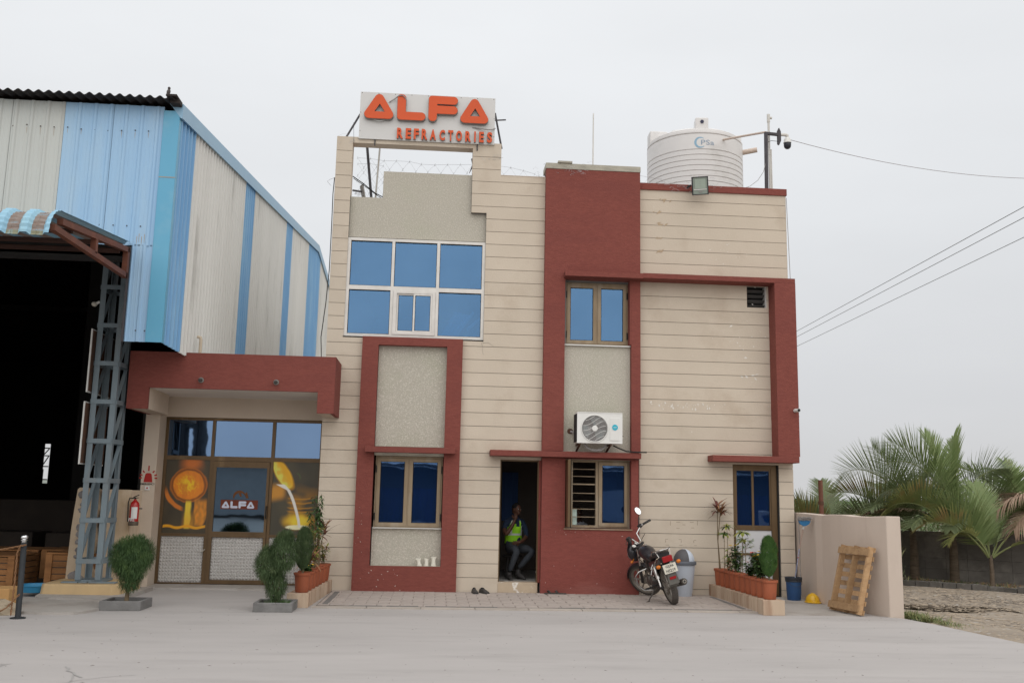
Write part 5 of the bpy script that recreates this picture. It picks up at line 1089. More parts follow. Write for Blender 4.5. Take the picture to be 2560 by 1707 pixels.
tangle(2.15, -.17, 7.5, 22, .2, 1.3); tangle(4.35, -.07, 7.3, 22, .22, 1.2); tangle(4.9, -.06, 7.33, 8, .15); tangle(4.0, -.04, 7.38, 8, .15); tangle(1.85, .05, 7.45, 10, .1); tangle(-1.7, .0, 7.9, 10, .12); tangle(.85, -.02, 7.7, 10, .12, 1.4); tangle(-1.55, .3, 7.0, 14, .1); stuff(m.build('netting', nwm, NT))
q = MB(); q.tube([(-1.68, -.02, 7.86), (-1.70, -.03, 8.25)], .004, 4); q.tube([(.46, .2, 7.75), (.49, .15, 7.62), (.42, .15, 7.45)], [.012, .02, .004], 6); stuff(q.build('hooked_scrap', steel, NT))
# overhead lines at the right and the cable from the camera
blk = pm('overhead_line', (.20, .20, .20)); 
for a, b, lb in (((14.5, 1.0, 9.0), (17.0, 50, 9.0), 'uppermost of the three power lines leaving the office to the right'), ((15.0, 1.0, 9.0), (17.6, 50, 9.0), 'middle one of the three power lines right of the office'), ((16.0, 1.0, 9.0), (19.4, 58, 9.0), 'lowest of the three power lines right of the office')):
    A0 = Vector(a); B0 = Vector(b)
    if 'upper' in lb: p0, p1 = Vector((14.35, 5.16, 9)), Vector((15.4, 23, 9))
    elif 'middle' in lb: p0, p1 = Vector((14.89, 6.02, 9)), Vector((15.93, 24.38, 9))
    else: p0, p1 = Vector((15.99, 7.74, 9)), Vector((16.91, 26.94, 9))
    d = p1 - p0; s_, e_ = p0 - d * .6, p0 + d * 2.2; n = 16
    t = thing('power_line', tuple(p0), lb, 'power line', 'power lines right of the office')
    MB().tube([s_.lerp(e_, k / n) for k in range(n + 1)], .010, 5).build('line_strand', blk, t)
t = thing('long_cable', (6.5, .27, 8.5), 'pale cable sagging from the dome camera out of the picture to the right', 'cable'); p0, p1 = Vector((6.50, .27, 8.46)), Vector((13.0, 3.0, 8.93))
MB().tube([p0.lerp(p1, k / 14) + Vector((0, 0, -.16 * 4 * (k / 14) * (1 - k / 14))) for k in range(15)] + [p1 + (p1 - p0) * .3 + Vector((0, 0, .3))], .006, 5).build('cable_run', pm('faded_cable', (.35, .32, .33)), t)
# building and gantry on the far side of the yard, mirrored in the glass
FB = thing('opposite_building', (0, -45, 0), 'long low dark building across the yard, seen only mirrored in the glass', 'building'); opm = pm('opposite_dark', (.10, .09, .08), (.07, .065, .06), .3)
m = MB(); m.box(-40, 40, -48, -44, 0, 3.4); m.build('block', opm, FB); m = MB(); m.box(-40, 40, -44.8, -43.4, 3.45, 3.65); m.build('roof', opm, FB)
m = MB(); m.box(-16, -9.4, -43.98, -43.9, .2, 3.3); m.box(2, 12, -43.98, -43.9, .3, 2.2); m.build('pale_panel', pm('pale_panel', (.50, .51, .53)), FB)
GT = thing('gantry_frame', (-13.5, -36, 0), 'dark steel gantry across the yard, mirrored in the entrance glass', 'gantry'); m = MB(); m.box(-14.4, -13.7, -36, -35, 0, 5.3); m.box(-14.2, -14.0, -36, -35, 5.3, 9); m.box(-13.8, -13.7, -36, -35, 5.3, 9); m.box(-13.22, -13.0, -36, -35, 0, 12); m.box(-12.95, -12.72, -36, -35, 0, 12); m.box(-13.7, -13.22, -35.9, -35.1, 5.0, 5.25); m.build('frame', opm, GT)
# ------------------------------------------------------------ planters, pots and plants
plm = pm('planter_plaster', (.60, .46, .34), (.50, .385, .28), 2.5, bump=.4, stretch=(3, 3, .35), stain=(.34, .20, .13), stsc=2.2, stlo=.46, sthi=.70, rand=.08)
capm = pm('planter_cap', (.46, .40, .33), (.38, .33, .28), 4, bump=.4)
def long_planter(name, x0, x1, ya, xa0, xa1, yb, z, lb, n):
    t = thing(name, ((x0 + x1) / 2, (ya + yb) / 2, 0), lb, 'planter wall'); 
    def at(s_): return x0 + (xa0 - x0) * s_, x1 + (xa1 - x1) * s_, ya + (yb - ya) * s_
    m = MB(); a = at(0.006); b = at(1); V = []
    for (p, q_, y_) in (a, b): V += [(p + .012, y_, 0), (q_ - .012, y_, 0), (q_ - .012, y_, z - .004), (p + .012, y_, z - .004)]
    m.add(V, [(0, 1, 2, 3), (7, 6, 5, 4), (0, 4, 5, 1), (1, 5, 6, 2), (2, 6, 7, 3), (3, 7, 4, 0)]); m.build('core', plm, t)
    for k in range(n):      # rendered facing slabs on the long sides, each with an open joint
        s0, s1 = k / n + .004, (k + 1) / n - .004; p0, q0, y0 = at(s0); p1, q1, y1 = at(s1); h = rnd.uniform(-.003, .003)
        for (u0, u1, d) in ((q0 - .013, q1 - .013, .013 + h * .5), (p0 + .013, p1 + .013, -.013 - h * .5)):
            m = MB(); V = [(u0, y0, .0), (u0 + d, y0, .0), (u1 + d, y1, .0), (u1, y1, .0), (u0, y0, z - .002), (u0 + d, y0, z - .002), (u1 + d, y1, z - .002), (u1, y1, z - .002)]
            m.add(V, [(0, 3, 2, 1), (4, 5, 6, 7), (0, 1, 5, 4), (1, 2, 6, 5), (2, 3, 7, 6), (3, 0, 4, 7)]); m.build('facing_slab', plm, t)
    m = MB(); m.box(x0 - .01, x1 + .012, ya - .014, ya + .006, 0, z); m.build('end_slab', plm, t, bevel=.005)
    return t
long_planter('planter_wall', -2.06, -1.775, -2.39, -1.98, -1.685, -.02, .20, 'low stained planter wall carrying the pots beside the glazed entrance', 9)
long_planter('planter_wall', 4.80, 5.10, -2.66, 4.75, 5.05, -.02, .215, 'low stained planter wall carrying the pots below the right hand window', 10)
terra = pm('terracotta_plastic', (.36, .105, .05), (.30, .085, .04), 4, rough=.6, bump=.15, bsc=20, stain=(.22, .075, .045), stsc=6, stlo=.55, sthi=.8, rand=.10); soilm = pm('potting_soil', (.06, .04, .03), (.10, .07, .05), 20)
q = MB(); q.lathe([(.0, 0), (.088, 0), (.092, .01), (.098, .06), (.0985, .063), (.103, .12), (.1035, .123), (.108, .18), (.1085, .183), (.112, .235), (.124, .238), (.127, .245), (.127, .272), (.122, .275), (.114, .272), (.110, .235), (.108, .225)], seg=28); potme = q.mesh('pot', terra, True)
q = MB(); q.lathe([(.108, .232), (.06, .240), (0, .238)], seg=16); soilme = q.mesh('soil', soilm, True)
def greens(name, a, b, c=None): return pm(name, a, b, 14, rough=.55, stain=c, stsc=9, stlo=.5, sthi=.7) if c else pm(name, a, b, 14, rough=.55)
gdk = greens('dark_leaf', (.035, .065, .022), (.06, .11, .035)); gmd = greens('mid_leaf', (.06, .12, .03), (.10, .17, .05)); gyl = greens('yellow_green_leaf', (.30, .28, .05), (.14, .20, .04), (.42, .34, .07))
gdr = greens('dry_leaf', (.34, .17, .08), (.22, .10, .05), (.40, .27, .15)); gmr = greens('maroon_leaf', (.09, .022, .022), (.16, .05, .03), (.05, .03, .02)); gcon = pm('conifer_green', (.055, .13, .035), (.11, .21, .055), 11, rough=.7, trans=.25, stain=(.16, .28, .07), stsc=7, stlo=.55, sthi=.75)
gcon2 = pm('conifer_grey_green', (.065, .105, .045), (.11, .165, .07), 11, rough=.75, trans=.25, stain=(.20, .25, .12), stsc=7, stlo=.55, sthi=.75)
stemm = pm('plant_stem', (.20, .15, .09), (.14, .10, .06), 20); flr = pm('red_petal', (.55, .03, .02), (.62, .06, .03), 30); fly = pm('yellow_petal', (.60, .36, .03), (.65, .45, .06), 30)
def blade(m, p, d, l_, w_, droop=.0, seg=3, fold=.0):
    p = Vector(p); d = Vector(d).normalized(); s_ = d.cross(Vector((0, 0, 1)))
    s_ = s_.normalized() if s_.length > 1e-3 else Vector((1, 0, 0)); vs_ = []
    for i in range(seg + 1):
        t = i / seg; ww = w_ * sin(pi * (.12 + .86 * t)) / 2 if seg > 1 else w_ * (1 - t) / 2
        vs_ += [p - s_ * ww, p + s_ * ww]; d = (d + Vector((0, 0, -droop / seg))).normalized(); p = p + d * (l_ / seg)
    m.add(vs_, [(2 * i, 2 * i + 1, 2 * i + 3, 2 * i + 2) for i in range(seg)])
def potted(kind, loc, lb, seed, h=1.0, group='potted plants on the planter walls'):
    r = random.Random(seed); t = thing('potted_plant', (0, 0, 0), lb, 'potted plant', group); link('pot', potme, t); link('soil', soilme, t)
    S = MB(); Lf = {}; 
    def leaf(mt, *a, **k): Lf.setdefault(mt.name, (MB(), mt))[0] and blade(Lf[mt.name][0], *a, **k)
    def rdir(up=.2): a = r.uniform(0, 2 * pi); return Vector((cos(a), sin(a), up))
    if kind == 'dracaena':
        mats = [gmr, gdr, gmr]
        for s_ in range(2 if h > .5 else 1):
            b = Vector((r.uniform(-.03, .03), r.uniform(-.03, .03), .23)); tp = b + Vector((r.uniform(-.05, .12), r.uniform(-.03, .03), h * r.uniform(.75, 1))); md = (b + tp) / 2 + Vector((r.uniform(-.05, -.01), 0, 0)); S.tube([b, md, tp], [.010, .008, .007], 6)
            for k in range(26): leaf(r.choice(mats), tp + Vector((0, 0, -.10 + .12 * k / 26)), rdir(r.uniform(.0, 1.4) + k * .03), r.uniform(.18, .34), .034, r.uniform(.5, 1.6), 4)
    elif kind == 'stalk':   # bare stems with a tuft of pale drooping leaves
        for s_ in range(2):
            b = Vector((r.uniform(-.03, .03), 0, .23)); tp = b + Vector((r.uniform(-.03, .05), 0, h * r.uniform(.8, 1))); S.tube([b, (b + tp) / 2 + Vector((r.uniform(-.02, .02), 0, 0)), tp], [.007, .005, .004], 5)
            for k in range(24): leaf(gyl if k % 3 else gmd, tp + Vector((0, 0, -.05)), rdir(r.uniform(.1, .9)), r.uniform(.12, .21), .04, r.uniform(.6, 1.4), 3)
            for k in range(8): leaf(gmd, b.lerp(tp, r.uniform(.1, .9)), rdir(.2), .07, .03, .6, 3)
    elif kind == 'croton':
        for s_ in range(4):
            b = Vector((r.uniform(-.03, .03), r.uniform(-.03, .03), .23)); tp = b + Vector((r.uniform(-.12, .12), r.uniform(-.08, .08), h * r.uniform(.7, 1))); S.tube([b, tp], [.007, .004], 5)
            for k in range(int(46 * h) + 12): leaf(r.choice([gyl, gyl, gmd, gdr]), b.lerp(tp, .25 + .75 * k / (46 * h + 12)), rdir(r.uniform(.1, 1.0)), r.uniform(.08, .13), .03, r.uniform(.3, 1.2), 3)
    elif kind == 'leafy':
        for s_ in range(5):
            b = Vector((r.uniform(-.03, .03), r.uniform(-.03, .03), .23)); tp = b + Vector((r.uniform(-.22, .22), r.uniform(-.1, .1), h * r.uniform(.75, 1))); md = b.lerp(tp, .5) + Vector((r.uniform(-.03, .03), 0, .05)); S.tube([b, md, tp], [.009, .006, .003], 5)
            for k in range(70):
                q_ = .45 + .55 * k / 70; p = md.lerp(tp, (q_ - .45) / .55); leaf(gdk if k % 4 else gmd, p, rdir(r.uniform(-.3, .7)), r.uniform(.07, .10), .026, r.uniform(.8, 1.6), 3)
    elif kind == 'flower':
        for s_ in range(6):
            b = Vector((r.uniform(-.04, .04), r.uniform(-.04, .04), .23)); tp = b + Vector((r.uniform(-.13, .13), r.uniform(-.1, .1), h * r.uniform(.55, 1))); S.tube([b, tp], [.006, .003], 5)
            for k in range(int(60 * h) + 26): leaf(gdk if k % 3 else gmd, b.lerp(tp, .2 + .8 * r.random()), rdir(r.uniform(-.1, .8)), r.uniform(.055, .095), .04, r.uniform(.2, 1), 3)
            if s_ % 2 == 0 or h > .4:
                fm = flr if 'red' in lb else fly
                for k in range(9): leaf(fm, tp + Vector((r.uniform(-.012, .012), r.uniform(-.012, .012), .01)), rdir(r.uniform(.1, .9)), .035, .03, .3, 2)
    elif kind == 'thin':
        b = Vector((0, 0, .23)); tp = b + Vector((.0, 0, h)); S.tube([b, tp], [.008, .004], 5)
        for k in range(7):
            s0 = b.lerp(tp, r.uniform(.5, .95)); e_ = s0 + Vector((r.uniform(-.18, .18), r.uniform(-.08, .08), r.uniform(.05, .16))); S.tube([s0, e_], [.004, .002], 4)
            for _ in range(26): leaf(gyl if r.random() < .45 else gmd, s0.lerp(e_, r.uniform(.5, 1.05)), rdir(r.uniform(.0, .8)), r.uniform(.04, .07), .02, .6, 2)
    elif kind == 'conifer':
        b = Vector((0, 0, .23)); S.tube([b, b + Vector((.0, 0, .25))], [.016, .012], 7); rx, rz, cz = .125, h / 2, .30 + h / 2; m = MB(); n = 7000
        for k in range(n):
            u = r.uniform(-1, 1); a = r.uniform(0, 2 * pi); rr = sqrt(max(0, 1 - abs(u) ** 2.4)) * r.uniform(.55, 1.0) ** .5; lump = 1 + .22 * noise.noise((cos(a) * 1.6, sin(a) * 1.6, u * 3 + seed))
            p = Vector((cos(a) * rr * rx * lump, sin(a) * rr * rx * lump, cz + u * rz * .95)); d = Vector((cos(a) * .45 + r.uniform(-.3, .3), sin(a) * .45 + r.uniform(-.3, .3), 1.0)); blade(m, p, d, r.uniform(.03, .06), .008, 0, 1)
        Lf['c'] = (m, gcon if seed % 2 else gcon2)
    if S.v: S.build('stem', stemm, t)
    for nm, (m, mt) in Lf.items(): stuff(m.build('petals' if 'petal' in nm else 'foliage', mt, t))
    return place(t, loc)
def plx(s_): return (-2.06 - 1.775) / 2 + .09 * s_ + .02
PL = [('conifer', -2.20, .62, 'small upright dark conifer in the nearest pot of the entrance planter', 2), ('flower', -1.88, .16, 'low sprouting plant in the second pot of the entrance planter', 21), ('dracaena', -1.56, .30, 'short dry reddish strap-leaf plant in the third pot beside the entrance', 4),
      ('croton', -1.24, .72, 'yellow and green speckled croton among the entrance pots', 5), ('leafy', -.92, 1.20, 'tallest leafy dark green shrub rising above the entrance pots', 6), ('dracaena', -.58, .70, 'tall maroon strap-leaf plant in the second last entrance pot', 7), ('croton', -.26, .42, 'short mixed croton in the entrance pot nearest the office wall', 8)]
for i, (k, y_, h, lb, sd) in enumerate(PL): potted(k, (plx((y_ + 2.39) / 2.37), y_, .20), lb, sd, h)
PR = [('conifer', -2.50, .60, 'bright green tear-shaped conifer in the nearest pot of the right planter', 3), ('flower', -2.24, .46, 'dark leafed plant in the second pot of the right planter', 32), ('flower', -1.99, .50, 'red flowering plant behind the bright conifer on the right planter', 33), ('flower', -1.74, .40, 'short red flowering plant in the fourth pot of the right planter', 34),
      ('thin', -1.49, .56, 'thin branching pale green sapling in the middle of the right planter', 35), ('stalk', -1.24, .74, 'bare stalk with drooping yellow tipped leaves on the right planter', 36), ('flower', -.99, .50, 'yellow flowering bush in the middle of the right planter', 37), ('croton', -.74, .42, 'small yellowish croton low in the right planter row', 38), ('stalk', -.49, .82, 'tall thin yellow tufted stalk near the wall end of the right planter', 39), ('dracaena', -.24, 1.08, 'tall reddish strap-leaf plant in the right planter pot nearest the wall', 40)]
for i, (k, y_, h, lb, sd) in enumerate(PR): s_ = (y_ + 2.66) / 2.64; potted(k, (4.95 - .05 * s_, y_, .215), lb, sd, h)
# shrubs in square concrete tubs
tubm = pm('grey_tub_cement', (.20, .195, .19), (.15, .145, .14), 5, bump=.6, bsc=18, stain=(.27, .26, .25), stsc=3, stlo=.5, sthi=.8)
def shrub_tub(cx_, cy_, hw_, lb, blobs, seed, mt, n=19000):
    t = thing('shrub_tub', (cx_, cy_, 0), lb, 'potted shrub', 'shrubs in square cement tubs'); h = .125; w_ = .05
    m = MB(); m.box(cx_ - hw_, cx_ + hw_, cy_ - hw_, cy_ - hw_ + w_, 0, h); m.box(cx_ - hw_, cx_ + hw_, cy_ + hw_ - w_, cy_ + hw_, 0, h); m.box(cx_ - hw_, cx_ - hw_ + w_, cy_ - hw_ + w_, cy_ + hw_ - w_, 0, h); m.box(cx_ + hw_ - w_, cx_ + hw_, cy_ - hw_ + w_, cy_ + hw_ - w_, 0, h); m.build('tub', tubm, t, bevel=.008)
    MB().box(cx_ - hw_ + w_, cx_ + hw_ - w_, cy_ - hw_ + w_, cy_ + hw_ - w_, 0, .06).build('soil', soilm, t)
    r = random.Random(seed); S = MB(); S.tube([(cx_, cy_, .05), (cx_ + .01, cy_, .25), (cx_ - .01, cy_, .45)], [.035, .026, .018], 8)
    for b in blobs: S.tube([(cx_, cy_, .2), (b[0], b[1], b[2] - b[5] * .2)], [.014, .006], 6)
    S.build('trunk', stemm, t); m = MB(); tot = sum(b[3] * b[5] for b in blobs)
    for (bx, by_, bz, rx, ry, rz) in blobs:
        for k in range(int(n * rx * rz / tot)):
            a = r.uniform(0, 2 * pi); u = r.uniform(-1, 1); rr = r.uniform(.35, 1) ** .4; s2 = sqrt(1 - u * u); dv = Vector((cos(a) * s2, sin(a) * s2, u)); lump = 1 + .16 * noise.noise(dv * 2.3 + Vector((seed, bx * 5, 0)))
            p = Vector((bx + dv.x * rx * rr * lump, by_ + dv.y * ry * rr * lump, bz + dv.z * rz * rr * lump))
            d = Vector((dv.x * .6 + r.uniform(-.25, .25), dv.y * .6 + r.uniform(-.25, .25), (.9 if r.random() < .55 else -.7))); blade(m, p, d, r.uniform(.03, .07), .006, r.uniform(.2, .9), 2)
    stuff(m.build('crown', mt, t)); return t
cn = pm('feathery_conifer', (.05, .095, .038), (.10, .17, .058), 9, rough=.75, trans=.25, stain=(.16, .25, .08), stsc=6, stlo=.56, sthi=.75)
shrub_tub(-4.20, -2.70, .275, 'round dense conifer shrub in a cement tub near the lattice column', [(-4.17, -2.70, .66, .27, .26, .30), (-4.07, -2.7, .74, .21, .2, .24), (-4.30, -2.7, .70, .18, .18, .22), (-4.17, -2.7, .38, .15, .15, .16)], 4, cn)
t = shrub_tub(-2.17, -2.70, .265, 'ragged leaning conifer shrub in a cement tub beside the entrance pots', [(-2.30, -2.7, .62, .20, .22, .24), (-2.10, -2.72, .78, .21, .2, .27), (-2.08, -2.7, .95, .13, .13, .13), (-2.18, -2.7, .34, .15, .14, .22)], 9, gcon2, 19000)
m = MB(); r = random.Random(6)
for k in range(420): a = r.uniform(0, 2 * pi); blade(m, (-2.14 + r.gauss(0, .09), -2.72 + r.gauss(0, .07), .06), Vector((cos(a) * .5, sin(a) * .5, 1)), r.uniform(.05, .13), .006, .4, 2)
stuff(m.build('weeds', gmd, t))
# ------------------------------------------------------------ small things by the doors
blkr = pm('worn_black_leather', (.035, .033, .033), (.055, .05, .048), 12, rough=.6)
def shoe(loc, rz, lb, fat=1.0):
    t = thing('shoe', (0, 0, 0), lb, 'shoe', 'pair of black shoes'); secs = [(-.14, .030, .055, .012), (-.125, .036, .075, .0), (-.08, .038, .085, 0), (-.02, .036, .075, 0), (.03, .042, .060, 0), (.08, .046, .045, 0), (.115, .036, .035, 0), (.135, .014, .024, .006)]
    m = MB(); vs_ = []; k_ = 10
    for (y_, w_, h_, z0) in secs:
        for k in range(k_ + 1): a = pi * k / k_; vs_.append((w_ * fat * cos(a), y_, .018 + z0 + (h_ - .018) * sin(a) ** .8))
    n = k_ + 1; m.add(vs_, [(i * n + k, (i + 1) * n + k, (i + 1) * n + k + 1, i * n + k + 1) for i in range(len(secs) - 1) for k in range(k_)] + [tuple(range(n)), tuple(reversed(range((len(secs) - 1) * n, len(secs) * n)))]); m.build('upper', blkr, t, smooth=True)
    m = MB(); P = [(-.145, 0)] + []; out_ = [(w_ * fat * 1.08, y_) for (y_, w_, h_, z0) in secs] + [(-w_ * fat * 1.08, y_) for (y_, w_, h_, z0) in reversed(secs)]; n = len(out_)
    m.add([(p[0], p[1], 0) for p in out_] + [(p[0], p[1], .02) for p in out_], [tuple(reversed(range(n))), tuple(range(n, 2 * n))] + [(i, (i + 1) % n, (i + 1) % n + n, i + n) for i in range(n)]); m.build('sole', pm('grey_sole', (.05, .05, .048)) if 'grey_sole' not in MATS else MATS['grey_sole'], t)
    m = MB(); m.ell((0, -.075, .078), (.026, .05, .012), 12, 6); m.build('opening', darkgap, t); return place(t, loc, rz)
shoe((.705, -.22, .022), radians(188), 'black shoe by the wall left of the doorway, farther from the door'); shoe((.865, -.20, .022), radians(205), 'black shoe by the wall left of the doorway, closer to the door')
slp = pm('dark_rubber_slipper', (.05, .045, .04), (.09, .08, .07), 9)
def slipper(loc, rz, lb):
    t = thing('slipper', (0, 0, 0), lb, 'slipper', 'slippers below the guard window'); P = rounded([(-.045, -.13), (.04, -.13), (.05, .12), (-.05, .12)], [.04, .04, .045, .045]); n = len(P); m = MB()
    m.add([(p[0], p[1], 0) for p in P] + [(p[0], p[1], .02) for p in P], [tuple(reversed(range(n))), tuple(range(n, 2 * n))] + [(i, (i + 1) % n, (i + 1) % n + n, i + n) for i in range(n)]); m.build('sole', slp, t); m = MB(); m.tube([(-.047, .02, .015), (-.03, .05, .055), (.03, .05, .055), (.047, .02, .015)], .012, 6); m.build('strap', slp, t); return place(t, loc, rz)
slipper((1.99, -.12 - .06, .022), radians(105), 'flat dark slipper lying under the guard window, nearer the doorway'); slipper((2.12, -.20, .024), radians(75), 'flat dark slipper lying under the guard window, farther from the doorway')
# three white bags on the ledge
bgm = pm('translucent_white_bag', (.70, .67, .58), (.60, .57, .48), 18, rough=.5, bump=.6, bsc=30)
for i, (x_, w_, lb, an) in enumerate(((-.235, .085, 'white plastic bag on the window bay ledge, leaning leftmost of three', -.35), (-.12, .085, 'white plastic bag standing in the middle of three on the ledge', .05), (-.0, .095, 'taller white plastic bag on the ledge against the red frame', .0))):
    t = thing('plastic_bag', (x_, -.04, .442), lb, 'bag', 'white bags on the ledge'); r = random.Random(i + 3); m = MB(); hgt = .115 + (.03 if i == 2 else 0); V = []; K = 12
    for j in range(6):
        tt = j / 5; rr = (w_ / 2) * (1.0 - .28 * sin(pi * tt * .9)); fl = .035 * (1 - tt * .75)
        for k in range(K): a = 2 * pi * k / K; V.append((x_ + an * hgt * tt * .6 + rr * cos(a) * (1 + r.uniform(-.08, .08)) + (.012 * (1 if cos(a) > 0 else -1) if tt > .8 else 0), -.045 + fl * sin(a), .443 + hgt * tt + (r.uniform(-.01, .015) if tt > .9 else 0)))
    m.add(V, [(j * K + k, j * K + (k + 1) % K, (j + 1) * K + (k + 1) % K, (j + 1) * K + k) for j in range(5) for k in range(K)] + [tuple(reversed(range(K))), tuple(range(5 * K, 6 * K))]); m.build('bag_body', bgm, t, smooth=True)
# swing-top bin
BN = thing('dustbin', (4.245, -.23, .022), 'white plastic dustbin with dark grey swing lid behind the motorcycle', 'dustbin'); bc_ = (4.26, -.235, .022)
MB().lathe([(0, 0), (.125, 0), (.13, .012), (.19, .54), (.19, .55), (0, .55)], bc_, 32).build('bin_body', pm('pale_blue_white_plastic', (.50, .54, .60), (.46, .50, .56), 2, rough=.45, stain=(.38, .40, .42), stsc=3), BN, smooth=True)
MB().lathe([(.186, .52), (.208, .525), (.212, .55), (.205, .575), (.19, .585), (.19, .55)], bc_, 32).build('bin_rim', pm('slate_plastic', (.12, .13, .15), (.10, .11, .13), rough=.5), BN, smooth=True)
m = MB(); K = 24; J = 8; V = []; fs = []
for j in range(J + 1):
    t_ = (pi / 2) * j / J
    for k in range(K): a = 2 * pi * k / K; V.append((bc_[0] + .178 * cos(t_) * cos(a), bc_[1] + .178 * cos(t_) * sin(a), bc_[2] + .58 + .205 * sin(t_)))
for j in range(J):
    for k in range(K):
        a = 2 * pi * (k + .5) / K; fs.append((j * K + k, j * K + (k + 1) % K, (j + 1) * K + (k + 1) % K, (j + 1) * K + k)); m.m.append(1 if (cos(a - radians(205)) > .10 and not (j > 6)) else 0)
m.v = V; m.f = fs; m.build('swing_lid', [pm('white_lid', (.55, .60, .68), rough=.4), pm('dark_flap', (.10, .095, .10), rough=.5)], BN, smooth=True)
# bucket, mop, helmet
BK = thing('bucket', (6.075, -.48, .008), 'blue paint bucket with black rim standing at the office corner', 'bucket'); c = (6.07, -.50, .008)
MB().lathe([(0, 0), (.108, 0), (.113, .01), (.128, .30), (0, .30)], c, 28).build('bucket_body', pm('scuffed_blue', (.025, .07, .19), (.035, .10, .24), 5, rough=.5, stain=(.12, .18, .28), stsc=4, stlo=.55, sthi=.8), BK, smooth=True)
MB().lathe([(.127, .30), (.139, .302), (.142, .315), (.137, .325), (.143, .335), (.144, .372), (.138, .378), (.125, .376), (.12, .345), (0, .34)], c, 28).build('bucket_rim', pm('black_rim_plastic', (.035, .04, .05), rough=.45), BK, smooth=True)
MB().tube([(c[0] + .13 * cos(a), c[1] + .13 * sin(a) - .02, c[2] + .33 - .10 * abs(sin((a + pi) * 1))) for a in [pi + pi * k / 10 for k in range(11)]], .003, 5).build('wire_handle', steel, BK)
MP = thing('mop', (6.10, -.5, .35), 'upturned mop with blue head and grey strings standing in the bucket', 'mop')
MB().tube([(6.085, -.52, .33), (6.13, -.62, .80), (6.135, -.63, .86)], .010, 8).build('lower_handle', pm('blue_patterned_tape', (.04, .10, .30), (.55, .55, .6), 45, rough=.4, stain=(.4, .06, .05), stsc=30, stlo=.58, sthi=.62), MP)
MB().tube([(6.135, -.63, .86), (6.165, -.75, 1.20)], .010, 8).build('upper_handle', pm('mop_pink_tube', (.50, .36, .30), rough=.4), MP); MB().tube([(6.165, -.75, 1.19), (6.17, -.765, 1.245)], .017, 10).build('collar', whitewash, MP)
bl = pm('mop_blue', (.03, .16, .34), rough=.45); P = rounded([(6.075, 1.335), (6.10, 1.27), (6.155, 1.24), (6.19, 1.24), (6.25, 1.27), (6.285, 1.335)], [.01, .03, .01, .01, .03, .01], 4); m = MB(); m.prism(P, -.80, -.76); m.build('mop_head', bl, MP); r = random.Random(5); m = MB()
for k in range(220):
    x_ = 6.075 + .21 * r.random(); p = Vector((x_, -.78 + r.uniform(-.03, .03), 1.33)); d = Vector((r.uniform(-.7, .7), r.uniform(-.5, .3), 1)).normalized(); q_ = p + d * r.uniform(.03, .07); e_ = q_ + Vector((r.uniform(-.05, .05), r.uniform(-.03, .02), r.uniform(-.05, .01))); m.tube([p, q_, e_], .0028, 3)
stuff(m.build('mop_strings', pm('grey_mop_string', (.34, .31, .29), (.22, .2, .19), 30), MP))
HE = thing('safety_helmet', (6.24, -.86, .008), 'yellow safety helmet lying on the slab by the curved wall', 'helmet'); hy = pm('helmet_yellow', (.72, .42, .02), (.66, .38, .018), 2, rough=.3, coat=.3); K = 28; m = MB(); V = []
for j in range(9):
    t_ = (pi / 2) * j / 8
    for k in range(K): a = 2 * pi * k / K; rid = 1 + (.03 if abs(sin(a)) < .12 and j > 1 else 0); V.append((6.24 + .115 * cos(t_) * cos(a), -.88 + .135 * cos(t_) * sin(a), .022 + .135 * sin(t_) * rid))
m.add(V, [(j * K + k, j * K + (k + 1) % K, (j + 1) * K + (k + 1) % K, (j + 1) * K + k) for j in range(8) for k in range(K)]); m.build('shell', hy, HE, smooth=True)
m = MB(); V = []
for k in range(K): a = 2 * pi * k / K; e_ = .012 + .05 * max(0, -sin(a)) ** 3; V += [(6.24 + .112 * cos(a), -.88 + .132 * sin(a), .030), (6.24 + (.118 + e_) * cos(a), -.88 + (.138 + e_) * sin(a), .012), (6.24 + (.118 + e_) * cos(a), -.88 + (.138 + e_) * sin(a), .018)]
m.add(V, [(3 * k, 3 * k + 1, 3 * ((k + 1) % K) + 1, 3 * ((k + 1) % K)) for k in range(K)] + [(3 * k, 3 * ((k + 1) % K), 3 * ((k + 1) % K) + 2, 3 * k + 2) for k in range(K)]); m.build('brim', hy, HE, smooth=True)
m = MB(); m.bar((6.24, -1.0, .09), (6.24, -.88, .16), .02, .012); m.build('ridge', hy, HE)
# curved boundary wall
BW = thing('boundary_wall', (6.5, -1.2, 0), 'smooth beige curved boundary wall running forward from the office corner', 'wall'); bwm = pm('boundary_plaster', (.62, .52, .44), (.56, .465, .39), 1.1, bump=.2, stain=(.47, .385, .32), stsc=1.2, stlo=.55, sthi=.8, stretch=(1, 1, .3)); 
path = [(6.352, 1.2), (6.345, 0), (6.335, -.85), (6.37, -1.05), (6.385, -1.35), (6.42, -1.7), (6.47, -2.0), (6.54, -2.35), (6.655, -2.74)]; V = []; n = len(path)
for i, p in enumerate(path):
    a = Vector(path[max(0, i - 1)]); b = Vector(path[min(n - 1, i + 1)]); d = (b - a).normalized(); nn_ = Vector((-d.y, d.x)); o_ = Vector(p) + nn_ * .19 if i < n - 1 else Vector((6.845, -2.80)); zt = 1.44 + .012 * sin(i * 1.7)
    V += [(p[0], p[1], -.05), (p[0], p[1], zt), (o_.x, o_.y, zt), (o_.x, o_.y, -.05)]
m = MB(); m.add(V, [(4 * i + k, 4 * i + 4 + k, 4 * i + 4 + (k + 1) % 4, 4 * i + (k + 1) % 4) for i in range(n - 1) for k in range(4)] + [(0, 1, 2, 3), (4 * n - 1, 4 * n - 2, 4 * n - 3, 4 * n - 4)]); m.build('wall_body', bwm, BW, bevel=.012)
